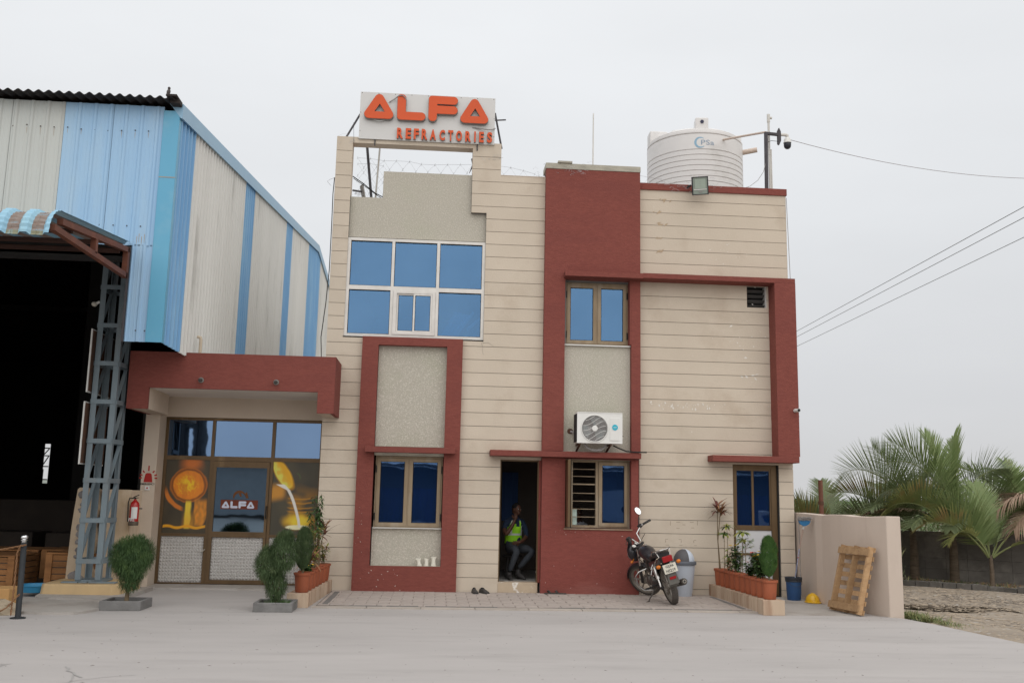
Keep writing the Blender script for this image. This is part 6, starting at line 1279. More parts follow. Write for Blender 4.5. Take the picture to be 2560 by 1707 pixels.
MB().tube([(6.327, -.12, 1.40), (6.33, -.14, .9), (6.325, -.15, .5), (6.32, -.2, .05)], .007, 5).build('drain_cord', cabm, BW)
t = thing('rusty_post', (7.0, .5, -.05), 'rusty iron pipe post standing behind the curved wall', 'post'); MB().tube([(6.995, .5, -.06), (7.005, .5, 1.5), (7.0, .5, 2.04)], [.042, .040, .040], 12).build('pipe', pm('rusty_pipe', (.12, .05, .035), (.20, .09, .06), 9, rough=.9, bump=.5, stretch=(1, 1, .4)), t, smooth=True); MB().tube([(7.0, .5, 1.60), (7.0, .5, 1.66)], .052, 12).build('collar', rust, t)
# pallet
PA_ = thing('wooden_pallet', (6.25, -2.3, 0), 'wooden pallet leaning upright against the curved wall', 'pallet'); wd = pm('pallet_wood', (.45, .29, .155), (.34, .205, .105), 4, bump=.4, stretch=(1, 4, 4), stain=(.17, .09, .05), stsc=3, stlo=.56, sthi=.75, rand=.22)
u = Vector((.20, -.98, 0)).normalized(); O = Vector((6.13, -1.985, .012)); vtop = Vector((6.395, -2.0, .995)); v_ = (vtop - O); v_ = (v_ - u * v_.dot(u)).normalized(); w_ = u.cross(v_).normalized()
if w_.x > 0: w_ = -w_
Mx = Matrix(((u.x, w_.x, v_.x, O.x), (u.y, w_.y, v_.y, O.y), (u.z, w_.z, v_.z, O.z), (0, 0, 0, 1)))
PWd, PH = .70, 1.0
for k, a in enumerate((0, PWd / 2 - .02, PWd - .045)): MB().box(a, a + .038, .0, .085, 0, PH).xf(Mx).build('stringer', wd, PA_)
for z in (.03, PH - .14): MB().box(-.02, PWd + .02, .087, .107, z, z + .10).xf(Mx).build('front_board', wd, PA_)
for k in range(8): z = .005 + k * .132; MB().box(-.01, PWd + .01, -.02, -.002, z, z + .072).xf(Mx).build('deck_board', wd, PA_)
# ------------------------------------------------------------ beyond the wall
OW = thing('old_block_wall', (12, 4.4, 0), 'old dark grey cement wall behind the palms', 'wall'); owm = pm('old_dark_cement', (.15, .138, .125), (.09, .083, .075), 1.6, bump=.8, bsc=10, stain=(.33, .305, .275), stsc=.8, stlo=.52, sthi=.72)
wp = [(8.9, 7.2), (11.0, 5.45), (12.7, 3.95), (14.6, 2.3), (18, -.6)]; 
for a, b in zip(wp, wp[1:]):
    A_, B_ = Vector(a), Vector(b); d = (B_ - A_); Ln = d.length; d.normalize(); nn_ = Vector((-d.y, d.x)); cnt = max(1, round(Ln / .42))
    for row, (z0, z1) in enumerate(((-.1, .2), (.204, .44), (.444, .68), (.684, .92), (.924, 1.04))):
        for k in range(cnt):
            p, q_ = A_ + d * (Ln * k / cnt + .002), A_ + d * (Ln * (k + 1) / cnt - .002); o_ = rnd.uniform(-.006, .006); m = MB()
            V = [(p.x - nn_.x * o_, p.y - nn_.y * o_, z0), (q_.x - nn_.x * o_, q_.y - nn_.y * o_, z0), (q_.x + nn_.x * .2, q_.y + nn_.y * .2, z0), (p.x + nn_.x * .2, p.y + nn_.y * .2, z0)]; V += [(x_, y_, z1) for x_, y_, _z in V]
            m.add(V, [(0, 3, 2, 1), (4, 5, 6, 7), (0, 1, 5, 4), (1, 2, 6, 5), (2, 3, 7, 6), (3, 0, 4, 7)]); m.build('block', owm, OW)
KS = thing('kerb_stones', (10.7, 2.6, 0), 'row of dark rough kerb stones edging the palm bed', 'kerb'); ksm = pm('kerb_stone', (.13, .12, .11), (.09, .085, .075), 6, bump=.9, bsc=14, stain=(.25, .23, .21), stsc=5, stlo=.6, sthi=.8, rand=.2)
kp = [(8.6, 4.6), (9.875, 3.3), (10.675, 2.62), (11.3, 2.0), (12.1, .95), (13.2, -.8)]
for a, b in zip(kp, kp[1:]):
    A_, B_ = Vector(a), Vector(b); Ln = (B_ - A_).length; d = (B_ - A_).normalized(); cnt = max(1, round(Ln / .27))
    for k in range(cnt):
        c = A_ + d * (Ln * (k + .5) / cnt); L2 = Ln / cnt / 2 - .008; hh_ = .13 + rnd.uniform(-.02, .02); an = atan2(d.y, d.x); m = MB(); m.box(-L2, L2, -.07, .07, 0, hh_); m.v = [(v[0] + rnd.uniform(-.01, .01), v[1] + rnd.uniform(-.012, .012), v[2] + rnd.uniform(-.012, .012)) for v in m.v]
        m.xf(Matrix.Translation((c.x, c.y, -.06)) @ Matrix.Rotation(an, 4, 'Z')).build('kerb_stone', ksm, KS)
# palms
pg = pm('palm_green', (.20, .27, .105), (.26, .32, .14), 4, rough=.42, trans=.35, stain=(.29, .31, .15), stsc=2, stlo=.55, sthi=.8); pgd = pm('palm_shaded_green', (.16, .205, .10), (.21, .25, .13), 4, rough=.42, trans=.3, stain=(.22, .24, .13), stsc=2.5); pgy = pm('palm_yellowing', (.30, .30, .11), (.20, .24, .09), 3, rough=.5, trans=.35, stain=(.34, .22, .10), stsc=2.2, stlo=.5, sthi=.7); pbr = pm('palm_dead_brown', (.42, .30, .22), (.30, .20, .14), 4, rough=.8, trans=.2, stain=(.40, .30, .22), stsc=3)  # shade on the lower fronds put into a darker copy of the green
rch = pm('palm_rachis', (.20, .22, .09), (.15, .17, .07), 6); tru = pm('palm_trunk', (.16, .12, .085), (.09, .07, .05), 6, bump=.8, stretch=(1, 1, 4))
def frond(par, base, az, e0, Ln, droop, mt, seed, roll=0.0, leaf=1.0, lfd=.5, dens=1.0, gap0=.16, width=.036):
    r = random.Random(seed); A_ = radians(az); h = Vector((cos(A_), sin(A_), 0)); side0 = Vector((-sin(A_), cos(A_), 0)); p = Vector(base); N_ = 22; Ln *= 1.06; P = [p.copy()]; D = []
    for i in range(N_):
        t = i / N_; el = radians(e0 - droop * t ** 1.5); d = h * cos(el) + Vector((0, 0, sin(el))); d = (d + side0 * .10 * roll * t).normalized(); D.append(d); p = p + d * (Ln / N_); P.append(p.copy())
    D.append(D[-1]); rm = MB(); rm.tube(P, [.022 * (1 - .9 * i / N_) + .002 for i in range(N_ + 1)], 5); fo = rm.build('frond', rch, par); m = MB(); n = int(62 * dens)
    for k in range(n):
        t = gap0 + (1 - gap0) * k / (n - 1); f = t * N_; i = min(int(f), N_ - 1); b = P[i].lerp(P[i + 1], f - i); d = D[i]; up = side0.cross(d).normalized(); up = -up if up.z < 0 else up
        ll = Ln * .40 * leaf * (sin(pi * min(.97, .20 + .72 * (t - gap0) / (1 - gap0))) ** .8) * r.uniform(.88, 1.06); an = radians(16 + 46 * t) 
        for sg in (-1, 1):
            rl = roll * .9; sv = (side0 * sg * cos(rl) + up * (.35 - .2 * t + sg * sin(rl))).normalized(); dd = (sv * cos(an) + d * sin(an)).normalized(); dd = (dd + Vector((r.uniform(-.06, .06), r.uniform(-.06, .06), r.uniform(-.06, .06)))).normalized()
            wv = dd.cross(up + Vector((0, 0, .3))).normalized(); q_ = b.copy(); V = []; SG = 4
            for j in range(SG + 1):
                s_ = j / SG; ww = width * (1 - s_ ** 2.2) / 2 * (.6 + .4 * min(1, s_ * 4)); V += [q_ - wv * ww, q_ + wv * ww + Vector((0, 0, .0))]; dd = (dd + Vector((0, 0, -lfd * s_ / SG * 1.6))).normalized(); q_ = q_ + dd * (ll / SG)
            m.add(V, [(2 * j, 2 * j + 1, 2 * j + 3, 2 * j + 2) for j in range(SG)])
    stuff(m.build('leaflets', mt, fo)); return fo
def palm(loc, cz, lb, fr, seed, tr=.09, group='coconut palms behind the wall'):
    t = thing('coconut_palm', loc, lb, 'palm tree', group); b = Vector(loc); m = MB(); hgt = cz - loc[2]
    m.tube([b + Vector((0, 0, -.05)), b + Vector((.01, 0, hgt * .5)), b + Vector((0, 0, hgt))], [tr * 1.25, tr, tr * .75], 12); m.build('trunk', tru, t, smooth=True)
    for i, f in enumerate(fr):
        az, e0, Ln, dr, mt = f[:5]; kw = f[5] if len(f) > 5 else {}
        frond(t, b + Vector((cos(radians(az)) * .05, sin(radians(az)) * .05, hgt - .05)), az, e0, Ln, dr, mt, seed * 31 + i, **kw)
    return t
# azimuth 0 = right, 90 = away, 180 = left, 270 = towards the camera
palm((11.56, 4.3, -.06), 1.25, 'tallest green palm with fan-like arching fronds behind the wall opening', [(176, 84, 2.25, 116, pg, {'roll': 1.5, 'lfd': .12}), (166, 80, 2.2, 62, pg, {'roll': 1.25, 'lfd': .12}), (60, 84, 2.1, 42, pg, {'roll': -1.2, 'lfd': .12}), (12, 70, 2.0, 76, pgd, {'roll': -1.3, 'lfd': .25}), (120, 86, 2.0, 25, pg, {'lfd': .2}), (190, 50, 2.0, 80, pgd, {'roll': 1.2}), (200, 32, 2.0, 60, pgy, {'roll': 1.0}), (215, 20, 1.7, 55, pgd), (350, 40, 1.8, 70, pgd, {'roll': -1.0}), (240, 30, 1.5, 85, pgd), (185, 12, 1.8, 60, pgd, {'lfd': 1.0}), (165, 24, 1.8, 50, pbr, {'lfd': 1.3})], 1)
palm((11.73, 3.13, -.06), .62, 'young palm with yellowing low fronds in front of the old cement wall', [(150, 78, 1.65, 48, pg, {'roll': 1.1, 'lfd': .15}), (90, 86, 1.5, 30, pg, {'lfd': .2}), (172, 66, 1.6, 60, pg, {'roll': 1.2, 'lfd': .25}), (20, 66, 1.4, 60, pg, {'roll': -1.0, 'lfd': .2}), (187, 50, 1.75, 74, pgy, {'gap0': .35, 'dens': .6, 'roll': .8}), (196, 62, 1.3, 125, pgy, {'gap0': .40, 'dens': .35, 'leaf': .9, 'lfd': .3}), (355, 58, 1.4, 70, pgy, {'gap0': .4, 'dens': .5, 'roll': -.8}), (320, 40, 1.0, 60, pgy, {'gap0': .4, 'dens': .4})], 2, .045)
palm((10.95, 4.9, -.06), 1.12, 'left hand palm with fronds arching over the curved wall', [(178, 78, 2.3, 112, pg, {'roll': 1.5, 'lfd': .12}), (168, 84, 1.95, 44, pg, {'roll': 1.2, 'lfd': .12}), (40, 76, 1.7, 60, pgd, {'roll': -1.2, 'lfd': .2}), (185, 42, 2.1, 54, pgy, {'roll': 1.2, 'lfd': .4}), (190, 24, 2.1, 52, pgd, {'roll': 1.0}), (215, 45, 1.8, 80, pgd), (172, 10, 2.1, 42, pgd, {'lfd': 1.0}), (320, 40, 1.5, 80, pgd), (100, 60, 1.7, 60, pgd), (205, 12, 1.8, 50, pbr, {'lfd': 1.2})], 3)
palm((13.9, 3.6, -.06), 1.15, 'palm with dead brown hanging fronds by the right edge of the view', [(185, 55, 2.0, 110, pbr, {'lfd': 1.9, 'leaf': 1.3}), (200, 40, 1.9, 100, pbr, {'lfd': 1.9, 'leaf': 1.3}), (170, 62, 1.8, 120, pbr, {'lfd': 1.9, 'leaf': 1.2}), (215, 58, 1.6, 120, pbr, {'lfd': 1.8}), (160, 40, 2.0, 90, pgd, {'lfd': 1.0}), (60, 75, 2.2, 40, pg), (250, 45, 1.6, 90, pgy), (330, 50, 1.8, 70, pg)], 4)
palm((14.6, 6.2, -.06), 1.15, 'tall palm reaching in from the right edge behind the brown one', [(180, 60, 2.6, 66, pg, {'lfd': .8}), (195, 42, 2.6, 60, pgd, {'lfd': .8}), (172, 34, 2.9, 62, pgd, {'roll': 1.2, 'lfd': .3}), (100, 80, 1.7, 30, pg), (215, 66, 2.0, 60, pg), (0, 60, 2.0, 60, pg), (230, 20, 2.2, 60, pgd)], 5, .12)
palm((9.9, 6.8, -.06), .72, 'low far palm with drooping dry frond behind the rusty post', [(182, 50, 1.9, 80, pgy, {'roll': 1.2, 'lfd': .3}), (172, 62, 1.5, 60, pgd, {'roll': 1.0, 'lfd': .2}), (350, 50, 1.9, 80, pgy), (200, 36, 1.8, 70, pbr, {'lfd': 1.2}), (90, 80, 1.6, 40, pgd), (20, 40, 1.6, 60, pgd), (250, 50, 1.5, 80, pgd)], 6, .07)
# undergrowth and grass
def tuft(name, n, area, hmax, mts, seed, w_=.008, bush=False, zf=-.04, lb=None):
    r = random.Random(seed); ms = [MB() for _ in mts]
    for _ in range(n):
        x_, y_ = area(r); a = r.uniform(0, 2 * pi); k = r.randrange(len(mts)); z = zf + (r.random() ** .7 * hmax * .7 if bush else 0); blade(ms[k], (x_, y_, z), Vector((cos(a) * .6, sin(a) * .6, r.uniform(.4, 1.4))), hmax * r.uniform(.3, 1) * (.35 if bush else 1), w_, r.uniform(.2, 1.0), 2)
    for m, mt in zip(ms, mts): stuff(m.build(name, mt, center=False))
ugm = pm('hazy_scrub_green', (.17, .21, .11), (.12, .16, .08), 3, trans=.25); dryg = pm('dry_grass', (.30, .27, .12), (.20, .20, .09), 10); grg = pm('weed_green', (.10, .15, .05), (.15, .19, .07), 10)
tuft('weeds', 1300, lambda r: (6.95 + abs(r.gauss(0, .17)), -2.75 + r.uniform(-.25, .6)), .17, [grg, dryg], 3, .009)
tuft('weeds', 420, lambda r: (7.15 + abs(r.gauss(0, .15)), -3.1 + r.gauss(0, .25)), .09, [grg, dryg], 4, .008)
tuft('undergrowth', 14000, lambda r: (r.uniform(8.9, 18), 8.4 + r.uniform(0, 5)), .95, [ugm, dryg, gmd], 5, .016, True)
tuft('undergrowth', 7000, lambda r: (r.uniform(7.0, 9.6), 2.5 + r.uniform(0, 6)), 1.12, [ugm, dryg, ugm], 15, .010, True)
tuft('undergrowth', 26000, lambda r: (r.uniform(8, 60), 14 + r.uniform(0, 16)), 1.35, [ugm, gmd], 6, .06, True)
tuft('undergrowth', 20000, lambda r: (r.uniform(10, 160), 50 + r.uniform(0, 40)), 2.6, [ugm, gmd], 7, .2, True)
tuft('palm_bed_weeds', 1500, lambda r: (lambda s_: (8.8 + 4.4 * s_ + r.uniform(.1, .9), 5.1 - 4.4 * s_ + r.uniform(.1, .9)))(r.random()), .16, [dryg, gdr, gdk], 8, .012)
# ------------------------------------------------------------ motorcycle (built along +X, left side +Y, then leaned, turned and set down)
MBk = thing('motorcycle', (0, 0, 0), 'dusty black motorcycle leaning on its side stand with front wheel turned', 'motorcycle')
def P_(o): return o
tyre = pm('dusty_tyre', (.115, .10, .088), (.07, .062, .055), 12, rough=.95, bump=.5, bsc=60); alloy = pm('dusty_alloy', (.30, .27, .235), (.22, .20, .175), 8, rough=.5, metal=.4); blkp = pm('black_gloss_paint', (.018, .018, .022), (.03, .026, .03), 6, rough=.28, coat=.4, stain=(.07, .055, .045), stsc=6, stlo=.6, sthi=.85)
blkpl = pm('black_plastic', (.025, .024, .024), (.045, .04, .037), 8, rough=.6); eng = pm('engine_metal', (.075, .07, .065), (.12, .105, .09), 14, rough=.5, metal=.4); chr_ = pm('chrome', (.62, .60, .58), (.5, .48, .46), 8, rough=.2, metal=.95)
orgl = pm('amber_lens', (.60, .17, .02), rough=.25); redl = pm('red_lens', (.34, .012, .014), (.26, .01, .012), rough=.25)
WR = .295; WBS = 1.27
def wheel(c, parent, M_, w_, nm):
    m = MB(); prof = []
    for k in range(13): a = -pi / 2 + pi * k / 12 * 1.0; prof.append((WR - .05 + .05 * cos(a), .5 * w_ * sin(a)))
    m.lathe([(WR - .052, -w_ / 2)] + prof + [(WR - .052, w_ / 2)], (0, 0, 0), 40, 'Y', None, False)
    for k in range(44):     # tread blocks
        a = 2 * pi * k / 44
        for s_, off in ((-1, 0), (1, .5), (0, .25)):
            aa = a + off * 2 * pi / 44; y_ = s_ * w_ * .22; rr = WR + (.0 if s_ == 0 else -.006); p = Vector((rr * cos(aa), y_, rr * sin(aa))); m.bar(p - Vector((cos(aa), 0, sin(aa))) * .006, p + Vector((cos(aa), 0, sin(aa))) * .003, .018, .022, up=(0, 1, 0))
    o = m.xf(M_ @ Matrix.Translation(c)).build(nm, tyre, parent, smooth=True)
    m = MB(); m.lathe([(WR - .075, -.028), (WR - .05, -.035), (WR - .05, -.03), (WR - .066, -.024), (WR - .066, .024), (WR - .05, .03), (WR - .05, .035), (WR - .075, .028), (WR - .075, -.028)], (0, 0, 0), 40, 'Y', None, False)
    for k in range(6):
        a = 2 * pi * k / 6 + .2; m.bar((.03 * cos(a), 0, .03 * sin(a)), ((WR - .07) * cos(a + .12), 0, (WR - .07) * sin(a + .12)), .022, .026, up=(0, 1, 0))
    m.xf(M_ @ Matrix.Translation(c)).build('rim', alloy, o); m = MB(); m.lathe([(0, -.05), (.058, -.05), (.062, .03), (.03, .05), (0, .05)], (0, 0, 0), 20, 'Y'); m.xf(M_ @ Matrix.Translation(c)).build('hub', alloy, o, smooth=True); return o
I4 = Matrix.Identity(4)
wheel((0, 0, WR), MBk, I4, .10, 'rear_wheel')
# steering assembly turned to the left about the fork axis
hd = Vector((.98, 0, .80)); ax = Vector((-.44, 0, .90)).normalized(); STEER = Matrix.Translation(hd) @ Matrix.Rotation(radians(42), 4, ax) @ Matrix.Translation(-hd)
fc = Vector((WBS, 0, WR)); wheel(tuple(fc), MBk, STEER, .085, 'front_wheel')
def SB(m, name, mt, parent=None, **k): return m.xf(STEER).build(name, mt, parent or MBk, **k)
m = MB()
for s_ in (-1, 1):
    top_ = hd + ax * .10 + Vector((.045, s_ * .085, 0)); bot = fc + Vector((.0, s_ * .085, 0)); m.tube([top_, top_.lerp(bot, .55)], .017, 8)
SB(m, 'fork_tube', chr_, smooth=True); m = MB()
for s_ in (-1, 1): top_ = hd + ax * .10 + Vector((.045, s_ * .085, 0)); bot = fc + Vector((.0, s_ * .085, 0)); m.tube([top_.lerp(bot, .5), bot], .024, 8)
m.bar(hd + ax * .1 + Vector((.03, -.10, 0)), hd + ax * .1 + Vector((.03, .10, 0)), .05, .03); m.bar(hd - ax * .06 + Vector((.05, -.10, 0)), hd - ax * .06 + Vector((.05, .10, 0)), .05, .035); SB(m, 'fork_leg', blkpl, smooth=False)
m = MB(); V = []
for k in range(15):
    a = radians(18 + 118 * k / 14)
    for j in range(5): y_ = -.062 + .031 * j; rr = WR + .035 - .018 * abs(j - 2) / 2 - (.012 if abs(j - 2) == 2 else 0); V.append((fc.x + rr * cos(a), y_, fc.z + rr * sin(a)))
m.add(V, [(5 * k + j, 5 * k + j + 1, 5 * k + j + 6, 5 * k + j + 5) for k in range(14) for j in range(4)]); o = SB(m, 'front_fender', blkp, smooth=True); s_ = o.modifiers.new('thickness', 'SOLIDIFY'); s_.thickness = .004
m = MB(); hb = hd + ax * .16; 
for s_ in (-1, 1): m.tube([hb + Vector((.03, s_ * .04, 0)), hb + Vector((.06, s_ * .09, .13)), hb + Vector((.0, s_ * .22, .19)), hb + Vector((-.11, s_ * .34, .18))], .011, 8)
SB(m, 'handlebar', chr_, smooth=True)
for s_ in (-1, 1): m = MB(); m.tube([hb + Vector((-.02, s_ * .245, .19)), hb + Vector((-.12, s_ * .365, .178))], .019, 10); SB(m, 'grip', blkpl, smooth=True)
for s_ in (-1, 1):
    m = MB(); m.box(-.03, .03, -.03, .03, -.025, .03); m.xf(Matrix.Translation(hb + Vector((.015, s_ * .21, .19)))); m.tube([hb + Vector((.03, s_ * .2, .19)), hb + Vector((.02, s_ * .32, .175)), hb + Vector((-.03, s_ * .37, .165))], .005, 5); SB(m, 'lever', blkpl)
for s_ in (-1,):
    m = MB(); m.tube([hb + Vector((.02, s_ * .2, .21)), hb + Vector((.03, s_ * .27, .28)), hb + Vector((.0, s_ * .335, .34))], .006, 6); mo = SB(m, 'mirror_stem', blkpl)
    R_ = Matrix.Translation(hb + Vector((-.0, s_ * .345, .40))) @ Matrix.Rotation(radians(-10), 4, 'Z') @ Matrix.Rotation(radians(24), 4, 'Y') @ Matrix.Rotation(radians(-18 * s_), 4, 'X'); m = MB(); m.lathe([(0, .02), (.045, .018), (.062, .0), (.062, -.006)], (0, 0, 0), 20, 'X'); m.v = [(v[0], v[1] * .85, v[2] * 1.15) for v in m.v]; SB(m.xf(R_), 'mirror_shell', blkpl, mo, smooth=True)
    m = MB(); m.lathe([(.058, -.008), (0, -.008)], (0, 0, 0), 20, 'X'); m.v = [(v[0], v[1] * .85, v[2] * 1.15) for v in m.v]; SB(m.xf(R_), 'mirror_glass', pm('mirror_glass', (.9, .9, .9), rough=.02, metal=1) if 'mirror_glass' not in MATS else MATS['mirror_glass'], mo)
# headlamp cowl, visor and meters
m = MB(); m.ell((1.17, 0, .80), (.10, .12, .15), 16, 10); m.v = [(v[0] if v[0] < 1.21 else 1.21 + (v[0] - 1.21) * .5, v[1], v[2]) for v in m.v]; SB(m, 'headlamp_cowl', blkp, smooth=True)
m = MB(); m.lathe([(.085, 0), (.0, .03)], (1.245, 0, .79), 18, 'X'); SB(m, 'headlight', pm('lamp_glass', (.5, .5, .5), rough=.1), smooth=True)
m = MB(); m.add([(1.20, -.085, .90), (1.20, .085, .90), (1.12, .065, 1.0), (1.12, -.065, 1.0), (1.24, 0, .91), (1.15, 0, 1.02)], [(0, 4, 5, 3), (4, 1, 2, 5)]); o = SB(m, 'visor', blkpl); s_ = o.modifiers.new('thickness', 'SOLIDIFY'); s_.thickness = .004
for s_ in (-1, 1):
    m = MB(); m.lathe([(0, 0), (.04, 0), (.042, .035), (0, .04)], (0, 0, 0), 16); R_ = Matrix.Translation((1.07, s_ * .048, .90)) @ Matrix.Rotation(radians(-40), 4, 'Y'); o = SB(m.xf(R_), 'meter', blkpl); m = MB(); m.lathe([(.033, .0405), (0, .0405)], (0, 0, 0), 16); m.v = [(a, b, .0425) for a, b, c_ in m.v]; SB(m.xf(R_), 'meter_face', alwhite, o)
for s_ in (-1, 1): m = MB(); m.tube([(1.15, s_ * .10, .74), (1.14, s_ * .17, .735)], .008, 6); m.ell((1.14, s_ * .19, .735), (.028, .035, .022), 10, 6); SB(m, 'indicator', orgl, smooth=True)
# frame, engine, tank, seat
m = MB()
for pts in ([(.97, 0, .82), (.80, 0, .48), (.74, 0, .28), (.55, 0, .24)], [(.96, 0, .84), (.70, 0, .74), (.42, 0, .66)], [(.42, .07, .66), (.15, .085, .68), (-.15, .09, .70)], [(.42, -.07, .66), (.15, -.085, .68), (-.15, -.09, .70)], [(.42, 0, .66), (.40, 0, .45), (.42, 0, .27)], [(.40, .08, .42), (.05, .09, .66)], [(.40, -.08, .42), (.05, -.09, .66)]): m.tube(pts, .016, 7)
for s_ in (-1, 1): m.tube([(.40, s_ * .09, .31), (.0, s_ * .09, WR)], .018, 7)
m.build('frame', blkpl, MBk)
m = MB(); m.ell((.56, 0, .34), (.19, .12, .11), 18, 10); m.lathe([(.0, -.125), (.09, -.125), (.10, -.11), (.10, .11), (.09, .125), (0, .125)], (.47, 0, .34), 20, 'Y'); m.lathe([(.0, -.13), (.075, -.13), (.085, -.11), (.085, .11), (.075, .13), (0, .13)], (.65, 0, .36), 20, 'Y'); m.build('crankcase', eng, MBk, smooth=True)
m = MB(); R_ = Matrix.Translation((.66, 0, .43)) @ Matrix.Rotation(radians(12), 4, 'Y')
for k in range(9): q = MB(); q.box(-.075, .075, -.075, .075, k * .024, k * .024 + .010); q.xf(R_); m.add(q.v, q.f)
q = MB(); q.box(-.055, .055, -.055, .055, 0, .23); q.xf(R_); m.add(q.v, q.f); m.build('cylinder_block', eng, MBk)
m = MB(); m.tube([(.44, 0, .47), (.60, 0, .50)], .028, 8); m.box(.22, .42, -.06, .06, .42, .60); m.build('airbox', blkpl, MBk)
secs = [(.40, .062, .66, .735), (.50, .10, .64, .80), (.62, .135, .64, .875), (.74, .145, .66, .905), (.85, .125, .69, .895), (.94, .075, .74, .86)]; m = MB(); V = []; K = 16
for (x_, w_, zb2, zt2) in secs:
    for k in range(K): a = 2 * pi * k / K; V.append((x_, w_ * cos(a) * (1 if sin(a) > -.2 else .9), (zb2 + zt2) / 2 + (zt2 - zb2) / 2 * sin(a)))
m.add(V, [(i * K + k, i * K + (k + 1) % K, (i + 1) * K + (k + 1) % K, (i + 1) * K + k) for i in range(len(secs) - 1) for k in range(K)] + [tuple(range(K)), tuple(reversed(range((len(secs) - 1) * K, len(secs) * K)))]); o = m.build('fuel_tank', blkp, MBk, smooth=True); sb_ = o.modifiers.new('smooth', 'SUBSURF'); sb_.levels = 1; sb_.render_levels = 1
MB().lathe([(.03, .90), (.03, .912), (0, .915)], (.70, 0, 0), 14).build('fuel_cap', chr_, MBk)
secs = [(-.24, .09, .775, .835), (-.14, .115, .765, .85), (.02, .125, .745, .835), (.16, .12, .72, .79), (.30, .10, .70, .765), (.44, .065, .70, .76)]; m = MB(); V = []
for (x_, w_, zb2, zt2) in secs:
    for k in range(K): a = 2 * pi * k / K; cs, sn = cos(a), sin(a); V.append((x_, w_ * (abs(cs) ** .6) * (1 if cs > 0 else -1), (zb2 + zt2) / 2 + (zt2 - zb2) / 2 * (abs(sn) ** .6) * (1 if sn > 0 else -1)))
m.add(V, [(i * K + k, i * K + (k + 1) % K, (i + 1) * K + (k + 1) % K, (i + 1) * K + k) for i in range(len(secs) - 1) for k in range(K)] + [tuple(range(K)), tuple(reversed(range((len(secs) - 1) * K, len(secs) * K)))]); m.build('seat', pm('seat_vinyl', (.022, .022, .024), (.04, .036, .034), 6, rough=.5), MBk, smooth=True)
for s_ in (-1, 1):
    m = MB(); m.add([(.40, s_ * .095, .45), (.38, s_ * .11, .66), (.10, s_ * .12, .71), (-.22, s_ * .10, .76), (-.26, s_ * .08, .70), (.05, s_ * .115, .60), (.18, s_ * .11, .47)], [tuple(range(7))]); o = m.build('side_panel', blkp, MBk); q_ = o.modifiers.new('thickness', 'SOLIDIFY'); q_.thickness = .012; q_.offset = 0
m = MB(); m.tube([(.02, -.13, .80), (-.10, -.135, .87), (-.24, -.12, .885), (-.31, -.06, .885), (-.31, .06, .885), (-.24, .12, .885), (-.10, .135, .87), (.02, .13, .80)], .0105, 8); m.tube([(-.22, .12, .885), (-.24, .09, .78)], .008, 6); m.tube([(-.22, -.12, .885), (-.24, -.09, .78)], .008, 6); m.box(-.31, -.19, -.055, .055, .876, .886); m.build('grab_rail', chr_, MBk, smooth=True)
# tail: light, indicators, plate, mudguard flap
m = MB(); m.box(-.345, -.20, -.085, .085, .69, .79); m.build('tail_fairing', blkpl, MBk, bevel=.015)
m = MB(); m.box(-.372, -.346, -.080, .080, .70, .79); m.build('tail_light', redl, MBk, bevel=.008)
for s_ in (-1, 1): m = MB(); m.tube([(-.33, s_ * .085, .66), (-.33, s_ * .135, .66)], .009, 6); m.build('indicator_stem', blkpl, MBk); m = MB(); m.ell((-.335, s_ * .165, .66), (.032, .038, .030), 12, 8); m.build('indicator', orgl, MBk, smooth=True)
plt = pm('dirty_number_plate', (.62, .59, .49), (.54, .50, .42), 9, rough=.5)
Rp = Matrix.Translation((-.365, 0, .60)) @ Matrix.Rotation(radians(12), 4, 'Y')
m = MB(); m.box(-.004, .0, -.105, .105, -.07, .07); m.xf(Rp); PLT = m.build('number_plate', plt, MBk)
Rt = Rp @ Matrix(((0, 0, -1, -.0048), (-1, 0, 0, 0), (0, 1, 0, 0), (0, 0, 0, 1)))
for txt, zz_, wf in (('GJ36', .030, .13), ('H5219', -.033, .15)): text('plate_lettering', txt, None, .06, .0012, bk, PLT, .0012, M_=Rt @ Matrix.Translation((0, zz_, 0)), fit=(wf, .046))
flapm = pm('dusty_mudflap', (.10, .095, .085), (.14, .13, .115), 9); m = MB(); V = []
for k in range(9):
    a = radians(175 - 78 * k / 8)
    for j in range(5): y_ = -.075 + .0375 * j; rr = WR + .045 - .014 * abs(j - 2) / 2; V.append((rr * cos(a), y_, WR + rr * sin(a)))
m.add(V, [(5 * k + j, 5 * k + j + 1, 5 * k + j + 6, 5 * k + j + 5) for k in range(8) for j in range(4)]); o = m.build('rear_fender', flapm, MBk, smooth=True); s_ = o.modifiers.new('thickness', 'SOLIDIFY'); s_.thickness = .005
m = MB(); m.add([(-.355, -.07, .53), (-.355, .07, .53), (-.375, .085, .36), (-.375, -.085, .36), (-.345, -.07, .53), (-.345, .07, .53), (-.365, .085, .36), (-.365, -.085, .36)], [(0, 1, 2, 3), (7, 6, 5, 4), (0, 4, 5, 1), (1, 5, 6, 2), (2, 6, 7, 3), (3, 7, 4, 0)]); m.build('mudflap', flapm, MBk); m = MB(); m.box(-.376, -.368, -.05, .05, .435, .475); m.build('reflector', redl, MBk)
